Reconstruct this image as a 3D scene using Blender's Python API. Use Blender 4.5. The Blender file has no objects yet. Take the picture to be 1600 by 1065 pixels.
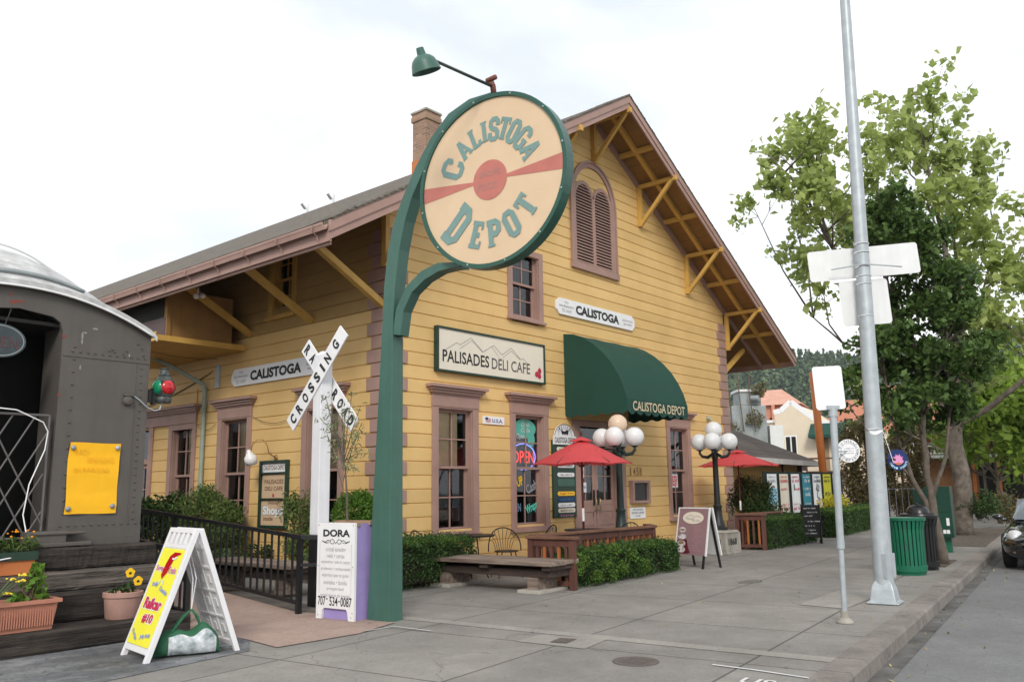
import bpy, math, random
import numpy as np
from mathutils import Matrix, Vector
random.seed(7); RNG = np.random.default_rng(11)
R = math.radians
scene = bpy.context.scene
COL = scene.collection

# ---------------------------------------------------------------- camera, sky, sun, exposure
CAM_LOC = Vector((-9.767, -11.268, 1.5)); YAW, TILT, ROLL = R(49.508), R(9.903), R(-0.8265); FPX = 1322.06
_f = Vector((math.sin(YAW)*math.cos(TILT), math.cos(YAW)*math.cos(TILT), math.sin(TILT)))
_r = Vector((math.cos(YAW), -math.sin(YAW), 0)); _u = _r.cross(_f)
_r2 = math.cos(ROLL)*_r + math.sin(ROLL)*_u; _u2 = -math.sin(ROLL)*_r + math.cos(ROLL)*_u
cd = bpy.data.cameras.new('camera'); cam = bpy.data.objects.new('camera', cd); COL.objects.link(cam)
cam.matrix_world = Matrix(((_r2.x, _u2.x, -_f.x, CAM_LOC.x), (_r2.y, _u2.y, -_f.y, CAM_LOC.y), (_r2.z, _u2.z, -_f.z, CAM_LOC.z), (0, 0, 0, 1)))
cd.sensor_width = 36; cd.lens = 36*FPX/1600; cd.clip_end = 5000; cd.clip_start = 0.05
scene.camera = cam
def at(x, y, depth):           # a point of the place, from a photo pixel and its distance
    d = _f*FPX + _r2*(x-800) - _u2*(y-532.5)
    return CAM_LOC + d*(depth/FPX)
SUN_EL, SUN_AZ = R(34), R(232)   # azimuth clockwise from +Y
w = bpy.data.worlds.new('World'); scene.world = w; w.use_nodes = True
nt = w.node_tree; N = nt.nodes; L = nt.links; N.clear()
sky = N.new('ShaderNodeTexSky'); sky.sky_type = 'NISHITA'; sky.sun_disc = False; sky.sun_elevation = SUN_EL; sky.sun_rotation = SUN_AZ
bg1 = N.new('ShaderNodeBackground'); bg1.inputs['Strength'].default_value = 0.09; L.new(sky.outputs[0], bg1.inputs['Color'])
tc = N.new('ShaderNodeTexCoord'); mp = N.new('ShaderNodeMapping'); mp.inputs['Scale'].default_value = (1.0, 1.0, 2.6); L.new(tc.outputs['Generated'], mp.inputs[0])
ns = N.new('ShaderNodeTexNoise'); ns.inputs['Scale'].default_value = 2.1; ns.inputs['Detail'].default_value = 7; ns.inputs['Roughness'].default_value = 0.5; ns.inputs['Distortion'].default_value = 0.4; L.new(mp.outputs[0], ns.inputs['Vector'])
cr = N.new('ShaderNodeValToRGB'); e = cr.color_ramp.elements
e[0].position = 0.34; e[0].color = (0.66, 0.705, 0.775, 1); e[1].position = 0.60; e[1].color = (0.97, 0.97, 0.97, 1)
L.new(ns.outputs['Fac'], cr.inputs[0])
bg2 = N.new('ShaderNodeBackground'); bg2.inputs['Strength'].default_value = 1.0
sx_ = N.new('ShaderNodeSeparateXYZ'); L.new(tc.outputs['Generated'], sx_.inputs[0])      # thin bright cloud, a little brighter low down
zr_ = N.new('ShaderNodeMapRange'); zr_.inputs[1].default_value = 0.0; zr_.inputs[2].default_value = 1.0; zr_.inputs[3].default_value = 1.04; zr_.inputs[4].default_value = 0.98; L.new(sx_.outputs['Z'], zr_.inputs[0])
mz_ = N.new('ShaderNodeMix'); mz_.data_type = 'RGBA'; mz_.blend_type = 'MULTIPLY'; mz_.inputs[0].default_value = 1; L.new(cr.outputs[0], mz_.inputs[6]); L.new(zr_.outputs[0], mz_.inputs[7]); L.new(mz_.outputs[2], bg2.inputs['Color'])
mx = N.new('ShaderNodeMixShader'); mx.inputs[0].default_value = 0.90; L.new(bg1.outputs[0], mx.inputs[1]); L.new(bg2.outputs[0], mx.inputs[2])
wo = N.new('ShaderNodeOutputWorld'); L.new(mx.outputs[0], wo.inputs['Surface'])
sd = bpy.data.lights.new('sun', 'SUN'); sd.energy = 1.5; sd.angle = R(16); sd.color = (1.0, 0.96, 0.9)
so = bpy.data.objects.new('sun', sd); COL.objects.link(so)
_sv = Vector((math.sin(SUN_AZ)*math.cos(SUN_EL), math.cos(SUN_AZ)*math.cos(SUN_EL), math.sin(SUN_EL)))
so.rotation_euler = _sv.to_track_quat('Z', 'Y').to_euler(); so.location = (0, -20, 30)
vs = scene.view_settings; vs.view_transform = 'Standard'; vs.look = 'None'; vs.exposure = 0.52; vs.gamma = 1; vs.use_curve_mapping = False
scene.cycles.max_bounces = 8; scene.cycles.transparent_max_bounces = 12

# ---------------------------------------------------------------- materials
MATS = {}
def mat(name, col, rough=0.7, var=0.0, vs=3.0, bump=0.0, bs=30.0, metal=0.0, col2=None, spec=0.4, transl=0.0, stretch=None, island=0.0, emit=0.0, streak=0.0):
    m = bpy.data.materials.new(name); m.use_nodes = True; t = m.node_tree; n = t.nodes; l = t.links
    b = n['Principled BSDF']; b.inputs['Roughness'].default_value = rough; b.inputs['Metallic'].default_value = metal
    b.inputs['Specular IOR Level'].default_value = spec
    base = (*col, 1); b.inputs['Base Color'].default_value = base
    c = n.new('ShaderNodeTexCoord'); vec = c.outputs['Object']
    if stretch:
        mm = n.new('ShaderNodeMapping'); mm.inputs['Scale'].default_value = stretch; l.new(vec, mm.inputs[0]); vec = mm.outputs[0]
    if var or col2:
        nz = n.new('ShaderNodeTexNoise'); nz.inputs['Scale'].default_value = vs; nz.inputs['Detail'].default_value = 6; nz.inputs['Roughness'].default_value = 0.62; l.new(vec, nz.inputs['Vector'])
        ra = n.new('ShaderNodeValToRGB'); ra.color_ramp.elements[0].position = 0.3; ra.color_ramp.elements[1].position = 0.7
        a = tuple(max(0, v*(1-var)) for v in col); d = col2 if col2 else tuple(min(1, v*(1+var)) for v in col)
        ra.color_ramp.elements[0].color = (*a, 1); ra.color_ramp.elements[1].color = (*d, 1)
        l.new(nz.outputs['Fac'], ra.inputs[0]); out = ra.outputs[0]
        if streak:
            m2 = n.new('ShaderNodeMapping'); m2.inputs['Scale'].default_value = (6, 6, 0.5); l.new(c.outputs['Object'], m2.inputs[0])
            n2 = n.new('ShaderNodeTexNoise'); n2.inputs['Scale'].default_value = 2.2; n2.inputs['Detail'].default_value = 8; l.new(m2.outputs[0], n2.inputs['Vector'])
            r2 = n.new('ShaderNodeMapRange'); r2.inputs[1].default_value = 0.35; r2.inputs[2].default_value = 0.7; r2.inputs[3].default_value = 1-streak; r2.inputs[4].default_value = 1.0; l.new(n2.outputs['Fac'], r2.inputs[0])
            mu = n.new('ShaderNodeMix'); mu.data_type = 'RGBA'; mu.blend_type = 'MULTIPLY'; mu.inputs[0].default_value = 1; l.new(out, mu.inputs[6]); l.new(r2.outputs[0], mu.inputs[7]); out = mu.outputs[2]
        if island:
            g = n.new('ShaderNodeNewGeometry'); hs = n.new('ShaderNodeHueSaturation')
            mr = n.new('ShaderNodeMapRange'); mr.inputs[3].default_value = 1-island; mr.inputs[4].default_value = 1+island; l.new(g.outputs['Random Per Island'], mr.inputs[0]); l.new(mr.outputs[0], hs.inputs['Value'])
            l.new(out, hs.inputs['Color']); out = hs.outputs[0]
        l.new(out, b.inputs['Base Color'])
    else: out = None
    if bump:
        n3 = n.new('ShaderNodeTexNoise'); n3.inputs['Scale'].default_value = bs; n3.inputs['Detail'].default_value = 8; n3.inputs['Roughness'].default_value = 0.65; l.new(vec, n3.inputs['Vector'])
        bm = n.new('ShaderNodeBump'); bm.inputs['Strength'].default_value = bump; bm.inputs['Distance'].default_value = 0.02; l.new(n3.outputs['Fac'], bm.inputs['Height']); l.new(bm.outputs[0], b.inputs['Normal'])
    if transl:
        tr = n.new('ShaderNodeBsdfTranslucent'); tr.inputs[0].default_value = base
        if out: l.new(out, tr.inputs[0])
        ms = n.new('ShaderNodeMixShader'); ms.inputs[0].default_value = transl; l.new(b.outputs[0], ms.inputs[1]); l.new(tr.outputs[0], ms.inputs[2]); l.new(ms.outputs[0], n['Material Output'].inputs['Surface'])
    if emit:
        b.inputs['Emission Color'].default_value = base; b.inputs['Emission Strength'].default_value = emit
    MATS[name] = m; return m

M = {}
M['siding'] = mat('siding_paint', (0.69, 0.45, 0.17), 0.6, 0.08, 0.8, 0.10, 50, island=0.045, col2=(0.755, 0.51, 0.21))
M['trim'] = mat('mauve_trim_paint', (0.355, 0.222, 0.182), 0.55, 0.10, 2.5, 0.1, 50)
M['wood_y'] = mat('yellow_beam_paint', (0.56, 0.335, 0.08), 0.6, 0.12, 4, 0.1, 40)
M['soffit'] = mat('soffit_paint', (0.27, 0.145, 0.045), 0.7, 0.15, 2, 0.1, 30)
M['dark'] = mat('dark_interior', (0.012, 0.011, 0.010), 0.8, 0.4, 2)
M['shade'] = mat('paper_shade', (0.82, 0.62, 0.42), 0.9, 0.12, 6)
M['white'] = mat('white_sign_paint', (0.80, 0.80, 0.80), 0.5, 0.04, 5)
M['postw'] = mat('white_post_paint', (0.78, 0.78, 0.80), 0.55, 0.06, 3, 0.05, 30, streak=0.08)
M['ink'] = mat('black_lettering', (0.02, 0.02, 0.022), 0.6)
M['inkgrey'] = mat('grey_lettering', (0.25, 0.25, 0.27), 0.7)
M['cream'] = mat('cream_sign_paint', (0.74, 0.68, 0.56), 0.5, 0.03, 3)
M['tan'] = mat('tan_sign_paint', (0.62, 0.44, 0.28), 0.5, 0.05, 3)
M['frameg'] = mat('dark_green_frame', (0.018, 0.045, 0.03), 0.4, 0.1, 5)
M['postg'] = mat('green_post_paint', (0.055, 0.135, 0.105), 0.42, 0.10, 2, 0.05, 20, streak=0.10)
M['ringg'] = mat('green_ring_paint', (0.022, 0.088, 0.062), 0.35, 0.10, 3)
M['disc'] = mat('beige_disc_paint', (0.68, 0.50, 0.325), 0.5, 0.035, 3)
M['teal'] = mat('teal_lettering', (0.175, 0.285, 0.262), 0.6, 0.06, 8)
M['discred'] = mat('faded_red_paint', (0.50, 0.165, 0.13), 0.6, 0.10, 5)
M['discgrey'] = mat('faded_grey_lettering', (0.40, 0.20, 0.175), 0.7)
M['awning'] = mat('green_awning_canvas', (0.009, 0.055, 0.038), 0.75, 0.10, 1.5, 0.15, 150)
M['awntext'] = mat('tan_awning_lettering', (0.62, 0.53, 0.36), 0.7)
M['red'] = mat('red_umbrella_canvas', (0.84, 0.115, 0.125), 0.8, 0.06, 3, 0.05, 100, transl=0.45)
M['iron'] = mat('black_iron', (0.014, 0.014, 0.015), 0.45, 0.2, 6, spec=0.4)
M['lampgreen'] = mat('dark_green_cast_iron', (0.016, 0.032, 0.028), 0.42, 0.2, 6)
M['galv'] = mat('galvanised_steel', (0.44, 0.48, 0.50), 0.45, 0.13, 7, 0.04, 60, metal=0.25, streak=0.12)
M['alu'] = mat('sign_back_aluminium', (0.74, 0.75, 0.74), 0.4, 0.05, 4, streak=0.05)
M['downs'] = mat('weathered_green_downspout', (0.30, 0.36, 0.30), 0.5, 0.15, 4)
M['brownwood'] = mat('red_brown_stained_wood', (0.105, 0.042, 0.030), 0.6, 0.25, 3, 0.2, 30, stretch=(1, 1, 0.3))
M['orangewood'] = mat('orange_stained_wood', (0.33, 0.11, 0.035), 0.6, 0.25, 3, 0.2, 30, stretch=(1, 1, 0.3))
M['capwood'] = mat('brown_stained_cap', (0.17, 0.082, 0.05), 0.6, 0.3, 3, 0.2, 30)
M['siding_up'] = mat('darker_upper_siding', (0.40, 0.25, 0.085), 0.7, 0.12, 0.8, 0.10, 50, island=0.05, col2=(0.45, 0.29, 0.11))  # darker tone for the side-wall boards from the brace feet up
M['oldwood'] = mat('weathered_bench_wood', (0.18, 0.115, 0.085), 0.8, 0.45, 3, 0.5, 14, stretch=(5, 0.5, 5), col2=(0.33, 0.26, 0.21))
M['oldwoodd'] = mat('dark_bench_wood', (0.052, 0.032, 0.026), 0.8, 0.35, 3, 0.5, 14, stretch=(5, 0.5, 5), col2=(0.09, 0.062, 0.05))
M['tie'] = mat('creosoted_timber', (0.010, 0.008, 0.007), 0.85, 0.4, 3.2, 1.0, 9, stretch=(0.6, 5, 9), col2=(0.070, 0.056, 0.046))
M['tiegrey'] = mat('greyed_timber', (0.03, 0.024, 0.020), 0.9, 0.4, 3.2, 1.0, 9, stretch=(0.6, 5, 9), col2=(0.20, 0.17, 0.145))
M['concrete'] = mat('light_concrete', (0.40, 0.37, 0.32), 0.85, 0.15, 3, 0.2, 40)
M['oldconc'] = mat('old_cast_concrete', (0.34, 0.31, 0.26), 0.9, 0.35, 2.5, 0.4, 25, col2=(0.44, 0.41, 0.36))
M['steel'] = mat('brown_railcar_steel', (0.105, 0.094, 0.083), 0.5, 0.12, 1.8, 0.06, 12, streak=0.10)
M['carroof'] = mat('silver_roof_canvas', (0.42, 0.42, 0.41), 0.75, 0.16, 6, 0.3, 40, col2=(0.62, 0.62, 0.61), spec=0.2)
M['paper'] = mat('orange_paper', (0.95, 0.50, 0.015), 0.8, 0.04, 6, 0.25, 7)
M['pencil'] = mat('faint_pencil', (0.80, 0.44, 0.02), 0.9)
M['yel'] = mat('yellow_sign_face', (0.86, 0.80, 0.06), 0.45, 0.05, 4)
M['magenta'] = mat('crimson_lettering', (0.55, 0.03, 0.10), 0.5)
M['bluel'] = mat('pale_blue_lettering', (0.30, 0.36, 0.62), 0.5)
M['plasw'] = mat('white_moulded_plastic', (0.76, 0.75, 0.76), 0.4, 0.04, 5)
M['purple'] = mat('lavender_paint', (0.34, 0.27, 0.56), 0.6, 0.08, 4)
M['terra'] = mat('terracotta', (0.46, 0.20, 0.135), 0.8, 0.12, 5, 0.1, 30)
M['terra2'] = mat('bright_terracotta', (0.50, 0.16, 0.05), 0.7, 0.12, 5)
M['bag'] = mat('green_bag_cloth', (0.03, 0.13, 0.065), 0.8, 0.2, 5, 0.3, 14)
M['bagprint'] = mat('printed_bag_panel', (0.16, 0.30, 0.30), 0.6, 0.5, 9, 0.3, 14, col2=(0.86, 0.87, 0.9))
M['soil'] = mat('dark_soil', (0.06, 0.045, 0.032), 0.95, 0.4, 12, 0.8, 30, col2=(0.16, 0.13, 0.10))
M['maroon'] = mat('mauve_menu_panel', (0.27, 0.165, 0.175), 0.5, 0.08, 3)
M['can'] = mat('green_powder_coat', (0.008, 0.125, 0.068), 0.35, 0.08, 5)
M['blackp'] = mat('black_plastic', (0.012, 0.012, 0.013), 0.3, 0.1, 5)
M['bark'] = mat('plane_bark', (0.085, 0.068, 0.054), 0.9, 0.35, 5, 0.6, 14, col2=(0.20, 0.168, 0.135))
M['bark2'] = mat('grey_bark', (0.10, 0.08, 0.062), 0.9, 0.3, 6, 0.5, 18, col2=(0.17, 0.14, 0.11))
M['twig'] = mat('brown_twig', (0.13, 0.09, 0.055), 0.9, 0.3, 6)
def leafm(k, a, b, tr=0.35, island=0.3, vs=1.6):
    M[k] = mat(k, a, 0.55, 0.0, vs, col2=b, spec=0.3, transl=tr, island=island); return M[k]
leafm('plane_leaf', (0.30, 0.39, 0.10), (0.50, 0.57, 0.21), 0.6)
leafm('pear_leaf', (0.055, 0.105, 0.024), (0.11, 0.185, 0.045), 0.35, 0.4)
leafm('maple_leaf', (0.17, 0.27, 0.03), (0.27, 0.38, 0.06), 0.5)
leafm('hedge_leaf', (0.028, 0.068, 0.014), (0.065, 0.13, 0.03), 0.25, 0.4, 4)
leafm('fresh_leaf', (0.09, 0.20, 0.02), (0.17, 0.31, 0.05), 0.35, 0.3, 4)
leafm('bush_leaf', (0.022, 0.052, 0.011), (0.05, 0.095, 0.02), 0.25, 0.4, 4)
leafm('nandina_leaf', (0.07, 0.13, 0.025), (0.19, 0.26, 0.08), 0.35, 0.35, 4)
leafm('olive_leaf', (0.17, 0.21, 0.10), (0.32, 0.36, 0.20), 0.3, 0.3, 6)
leafm('vine_leaf', (0.095, 0.085, 0.028), (0.19, 0.15, 0.06), 0.3, 0.5, 3)
leafm('grey_leaf', (0.09, 0.15, 0.06), (0.17, 0.25, 0.11), 0.3, 0.3, 6)
M['marigold'] = mat('orange_petal', (0.85, 0.30, 0.01), 0.7, 0.1, 5)
M['pansy'] = mat('yellow_petal', (0.90, 0.55, 0.01), 0.6, 0.1, 5)
M['stone_w'] = mat('cream_stucco', (0.70, 0.60, 0.46), 0.9, 0.05, 1, 0.1, 10)
M['salmon'] = mat('salmon_stucco', (0.56, 0.25, 0.165), 0.9, 0.07, 0.6)
M['tileroof'] = mat('salmon_roof_tiles', (0.56, 0.31, 0.23), 0.9, 0.12, 1.5, 0.6, 8)
M['graymetal'] = mat('duct_metal', (0.30, 0.33, 0.33), 0.5, 0.2, 1.5, metal=0.3)
M['ochre'] = mat('ochre_siding', (0.45, 0.27, 0.08), 0.7, 0.08, 2)
M['orangepole'] = mat('orange_pole_paint', (0.50, 0.15, 0.035), 0.5, 0.12, 3)
M['chrome'] = mat('chrome', (0.7, 0.7, 0.72), 0.12, metal=1.0)
M['carpaint'] = mat('black_car_paint', (0.010, 0.012, 0.012), 0.12, spec=0.7)
M['carpaint'].node_tree.nodes['Principled BSDF'].inputs['Coat Weight'].default_value = 0.8
M['tyre'] = mat('tyre_rubber', (0.015, 0.015, 0.015), 0.8)
M['lens_r'] = mat('red_lens', (0.50, 0.008, 0.015), 0.12, spec=0.7)
M['lens_g'] = mat('green_lens', (0.0, 0.20, 0.09), 0.12, spec=0.7)
M['patina'] = mat('black_lantern_patina', (0.022, 0.024, 0.024), 0.4, 0.5, 14, 0.2, 40, col2=(0.10, 0.12, 0.11))
M['globe'] = mat('white_globe_glass', (0.86, 0.86, 0.86), 0.25, transl=0.25)
M['globewarm'] = mat('cream_globe_glass', (0.84, 0.66, 0.50), 0.25, transl=0.25)
M['navy'] = mat('navy_paint', (0.010, 0.028, 0.13), 0.4)
M['pink'] = mat('pink_paint', (0.72, 0.28, 0.52), 0.5)
M['mint'] = mat('mint_lettering', (0.10, 0.62, 0.47), 0.5)
M['yello'] = mat('amber_lettering', (0.85, 0.52, 0.02), 0.5)
M['paleb'] = mat('pale_blue_paint', (0.25, 0.48, 0.62), 0.5)
M['petrol'] = mat('petrol_blue_vinyl', (0.03, 0.20, 0.27), 0.5, 0.08, 5)
M['ban_y'] = mat('yellow_vinyl', (0.66, 0.62, 0.04), 0.5)
M['ban_w'] = mat('white_vinyl', (0.72, 0.74, 0.75), 0.5, 0.04, 6)
M['ban_c'] = mat('cream_vinyl', (0.66, 0.60, 0.50), 0.5, 0.04, 6)
M['plaque'] = mat('slate_plaque', (0.035, 0.037, 0.037), 0.4, 0.15, 6)
M['neonr'] = mat('red_neon', (1.0, 0.03, 0.02), 0.5, emit=1.6)
M['neonb'] = mat('blue_neon', (0.18, 0.25, 1.0), 0.5, emit=1.6)
M['bulbw'] = mat('white_enamel', (0.82, 0.82, 0.82), 0.3)
M['asphp'] = mat('hatch_iron', (0.115, 0.095, 0.085), 0.7, 0.2, 8, 0.4, 40)
M['chalk'] = mat('white_chalk_line', (0.60, 0.60, 0.59), 0.9, 0.1, 20)
M['wire'] = mat('black_cable', (0.03, 0.028, 0.025), 0.7)
M['redpaint'] = mat('red_paint_patch', (0.22, 0.05, 0.04), 0.6)
M['scratch'] = mat('pale_paint_scrape', (0.28, 0.265, 0.245), 0.7)

def glass_mat(name, tint, refl=0.06, grime=0.0):
    m = bpy.data.materials.new(name); m.use_nodes = True; t = m.node_tree; n = t.nodes; l = t.links; n.clear()
    o = n.new('ShaderNodeOutputMaterial'); tr = n.new('ShaderNodeBsdfTransparent'); tr.inputs[0].default_value = (*tint, 1)
    gl = n.new('ShaderNodeBsdfGlossy'); gl.inputs['Roughness'].default_value = 0.03; gl.inputs[0].default_value = (0.9, 0.95, 1, 1)
    fr = n.new('ShaderNodeFresnel'); fr.inputs[0].default_value = 1.5
    tcn = n.new('ShaderNodeTexCoord'); nz = n.new('ShaderNodeTexNoise'); nz.inputs['Scale'].default_value = 1.4; l.new(tcn.outputs['Object'], nz.inputs[0])
    bp = n.new('ShaderNodeBump'); bp.inputs['Strength'].default_value = 0.05; bp.inputs['Distance'].default_value = 0.05; l.new(nz.outputs[0], bp.inputs['Height']); l.new(bp.outputs[0], gl.inputs['Normal'])
    ad = n.new('ShaderNodeMath'); ad.operation = 'ADD'; ad.inputs[1].default_value = refl; l.new(fr.outputs[0], ad.inputs[0])
    mx = n.new('ShaderNodeMixShader'); l.new(ad.outputs[0], mx.inputs[0]); l.new(tr.outputs[0], mx.inputs[1]); l.new(gl.outputs[0], mx.inputs[2]); l.new(mx.outputs[0], o.inputs[0])
    return m
M['glass'] = glass_mat('window_glass', (0.80, 0.84, 0.82), 0.02)
M['carglass'] = glass_mat('windscreen_glass', (0.35, 0.4, 0.4), 0.15)

def paving_mat(name, a, b, cell, joint, jw=0.012, rot=0.0, stain=0.25, rough=0.85, offs=0.0, grain=220, ratio=1.0, warp=0.0):
    m = bpy.data.materials.new(name); m.use_nodes = True; t = m.node_tree; n = t.nodes; l = t.links; bs = n['Principled BSDF']; bs.inputs['Roughness'].default_value = rough
    c = n.new('ShaderNodeTexCoord'); mp = n.new('ShaderNodeMapping'); mp.inputs['Rotation'].default_value = (0, 0, rot); l.new(c.outputs['Object'], mp.inputs[0])
    br = n.new('ShaderNodeTexBrick'); br.offset = offs; br.inputs['Scale'].default_value = 1.0; br.inputs['Mortar Size'].default_value = jw; br.inputs['Brick Width'].default_value = cell*ratio; br.inputs['Row Height'].default_value = cell; br.inputs['Mortar Smooth'].default_value = 0.3
    br.inputs['Color1'].default_value = (*a, 1); br.inputs['Color2'].default_value = (*b, 1); br.inputs['Mortar'].default_value = (*joint, 1); l.new(mp.outputs[0], br.inputs['Vector'])
    if warp:
        wn = n.new('ShaderNodeTexNoise'); wn.inputs['Scale'].default_value = 5; wn.inputs['Detail'].default_value = 4; l.new(c.outputs['Object'], wn.inputs['Vector'])
        wv = n.new('ShaderNodeVectorMath'); wv.operation = 'MULTIPLY_ADD'; wv.inputs[1].default_value = (warp, warp, 0); l.new(wn.outputs['Color'], wv.inputs[0]); l.new(mp.outputs[0], wv.inputs[2]); l.new(wv.outputs[0], br.inputs['Vector'])
    outc = br.outputs['Color']
    for sc, det, lo, amt in ((0.55, 6, 0.35, stain), (3.1, 8, 0.3, stain*0.7), (26, 5, 0.3, 0.16), (grain, 3, 0.3, 0.35)):
        nz = n.new('ShaderNodeTexNoise'); nz.inputs['Scale'].default_value = sc; nz.inputs['Detail'].default_value = det; nz.inputs['Roughness'].default_value = 0.65; l.new(c.outputs['Object'], nz.inputs['Vector'])
        mr = n.new('ShaderNodeMapRange'); mr.inputs[1].default_value = lo; mr.inputs[2].default_value = 1-lo; mr.inputs[3].default_value = 1-amt; mr.inputs[4].default_value = 1+amt*0.6; l.new(nz.outputs['Fac'], mr.inputs[0])
        mu = n.new('ShaderNodeMix'); mu.data_type = 'RGBA'; mu.blend_type = 'MULTIPLY'; mu.inputs[0].default_value = 1; l.new(outc, mu.inputs[6]); l.new(mr.outputs[0], mu.inputs[7]); outc = mu.outputs[2]
    # dark gum and oil spots
    vo = n.new('ShaderNodeTexVoronoi'); vo.inputs['Scale'].default_value = 1.7; l.new(c.outputs['Object'], vo.inputs['Vector'])
    sp = n.new('ShaderNodeMapRange'); sp.inputs[1].default_value = 0.02; sp.inputs[2].default_value = 0.045; sp.inputs[3].default_value = 0.72; sp.inputs[4].default_value = 1.0; l.new(vo.outputs['Distance'], sp.inputs[0])
    mu = n.new('ShaderNodeMix'); mu.data_type = 'RGBA'; mu.blend_type = 'MULTIPLY'; mu.inputs[0].default_value = 1; l.new(outc, mu.inputs[6]); l.new(sp.outputs[0], mu.inputs[7]); outc = mu.outputs[2]
    vo = n.new('ShaderNodeTexVoronoi'); vo.inputs['Scale'].default_value = 5.5; l.new(c.outputs['Object'], vo.inputs['Vector'])
    sp = n.new('ShaderNodeMapRange'); sp.inputs[1].default_value = 0.05; sp.inputs[2].default_value = 0.13; sp.inputs[3].default_value = 0.84; sp.inputs[4].default_value = 1.0; l.new(vo.outputs['Distance'], sp.inputs[0])
    mu = n.new('ShaderNodeMix'); mu.data_type = 'RGBA'; mu.blend_type = 'MULTIPLY'; mu.inputs[0].default_value = 1; l.new(outc, mu.inputs[6]); l.new(sp.outputs[0], mu.inputs[7]); outc = mu.outputs[2]
    # hairline cracks
    cv = n.new('ShaderNodeTexVoronoi'); cv.feature = 'DISTANCE_TO_EDGE'; cv.inputs['Scale'].default_value = 0.33
    dn = n.new('ShaderNodeTexNoise'); dn.inputs['Scale'].default_value = 1.5; dn.inputs['Detail'].default_value = 8; l.new(c.outputs['Object'], dn.inputs['Vector'])
    va = n.new('ShaderNodeVectorMath'); va.operation = 'ADD'; l.new(c.outputs['Object'], va.inputs[0]); l.new(dn.outputs['Color'], va.inputs[1]); l.new(va.outputs[0], cv.inputs['Vector'])
    ck = n.new('ShaderNodeMapRange'); ck.inputs[1].default_value = 0.0; ck.inputs[2].default_value = 0.004; ck.inputs[3].default_value = 0.62; ck.inputs[4].default_value = 1.0; l.new(cv.outputs['Distance'], ck.inputs[0])
    mu = n.new('ShaderNodeMix'); mu.data_type = 'RGBA'; mu.blend_type = 'MULTIPLY'; mu.inputs[0].default_value = 1; l.new(outc, mu.inputs[6]); l.new(ck.outputs[0], mu.inputs[7]); outc = mu.outputs[2]
    l.new(outc, bs.inputs['Base Color'])
    nb = n.new('ShaderNodeTexNoise'); nb.inputs['Scale'].default_value = 90; nb.inputs['Detail'].default_value = 6; l.new(c.outputs['Object'], nb.inputs['Vector'])
    bp = n.new('ShaderNodeBump'); bp.inputs['Strength'].default_value = 0.25; bp.inputs['Distance'].default_value = 0.01; l.new(nb.outputs[0], bp.inputs['Height']); l.new(bp.outputs[0], bs.inputs['Normal'])
    return m
M['walk'] = paving_mat('sidewalk_concrete', (0.243, 0.228, 0.207), (0.282, 0.264, 0.238), 1.85, (0.10, 0.092, 0.084), 0.014, -R(7.4), 0.20)
M['kerbm'] = paving_mat('kerb_concrete', (0.235, 0.205, 0.185), (0.255, 0.225, 0.20), 3.7, (0.11, 0.10, 0.09), 0.012, -R(7.4), 0.35)
M['street'] = paving_mat('street_asphalt', (0.192, 0.192, 0.190), (0.192, 0.192, 0.190), 60, (0.16, 0.16, 0.16), 0.0, -R(7.4), 0.16, 0.9, grain=160)
M['slate'] = paving_mat('slate_paving', (0.155, 0.165, 0.175), (0.25, 0.255, 0.26), 0.12, (0.13, 0.135, 0.14), 0.010, R(12), 0.55, 0.75, 0.5, ratio=2.4, warp=0.35)
M['pinkc'] = paving_mat('pink_concrete', (0.40, 0.285, 0.235), (0.42, 0.30, 0.245), 2.4, (0.26, 0.18, 0.15), 0.008, 0.0, 0.18)
M['patch'] = paving_mat('pale_concrete_patch', (0.34, 0.32, 0.285), (0.34, 0.32, 0.285), 40, (0.3, 0.3, 0.3), 0.0, 0, 0.18)
M['gravel'] = paving_mat('gravel_bed', (0.18, 0.15, 0.125), (0.18, 0.15, 0.125), 40, (0.1, 0.1, 0.1), 0.0, 0, 0.5, grain=60)

def shingle_mat(name, a, b, w_=0.32, h_=0.14):
    m = bpy.data.materials.new(name); m.use_nodes = True; t = m.node_tree; n = t.nodes; l = t.links; bs = n['Principled BSDF']; bs.inputs['Roughness'].default_value = 0.95
    c = n.new('ShaderNodeTexCoord'); sx = n.new('ShaderNodeSeparateXYZ'); l.new(c.outputs['Object'], sx.inputs[0])
    cb = n.new('ShaderNodeCombineXYZ'); l.new(sx.outputs['Y'], cb.inputs['X']); l.new(sx.outputs['Z'], cb.inputs['Y'])
    br = n.new('ShaderNodeTexBrick'); br.inputs['Scale'].default_value = 1.0; br.inputs['Brick Width'].default_value = w_; br.inputs['Row Height'].default_value = h_*0.5; br.inputs['Mortar Size'].default_value = 0.006
    br.inputs['Color1'].default_value = (*a, 1); br.inputs['Color2'].default_value = (*b, 1); br.inputs['Mortar'].default_value = (0.03, 0.028, 0.026, 1); l.new(cb.outputs[0], br.inputs['Vector'])
    nz = n.new('ShaderNodeTexNoise'); nz.inputs['Scale'].default_value = 25; nz.inputs['Detail'].default_value = 6; l.new(c.outputs['Object'], nz.inputs['Vector'])
    mr = n.new('ShaderNodeMapRange'); mr.inputs[3].default_value = 0.6; mr.inputs[4].default_value = 1.4; l.new(nz.outputs['Fac'], mr.inputs[0])
    mu = n.new('ShaderNodeMix'); mu.data_type = 'RGBA'; mu.blend_type = 'MULTIPLY'; mu.inputs[0].default_value = 1; l.new(br.outputs[0], mu.inputs[6]); l.new(mr.outputs[0], mu.inputs[7]); l.new(mu.outputs[2], bs.inputs['Base Color'])
    bp = n.new('ShaderNodeBump'); bp.inputs['Distance'].default_value = 0.03; l.new(br.outputs['Fac'], bp.inputs['Height']); bp.invert = True; l.new(bp.outputs[0], bs.inputs['Normal'])
    return m
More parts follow.
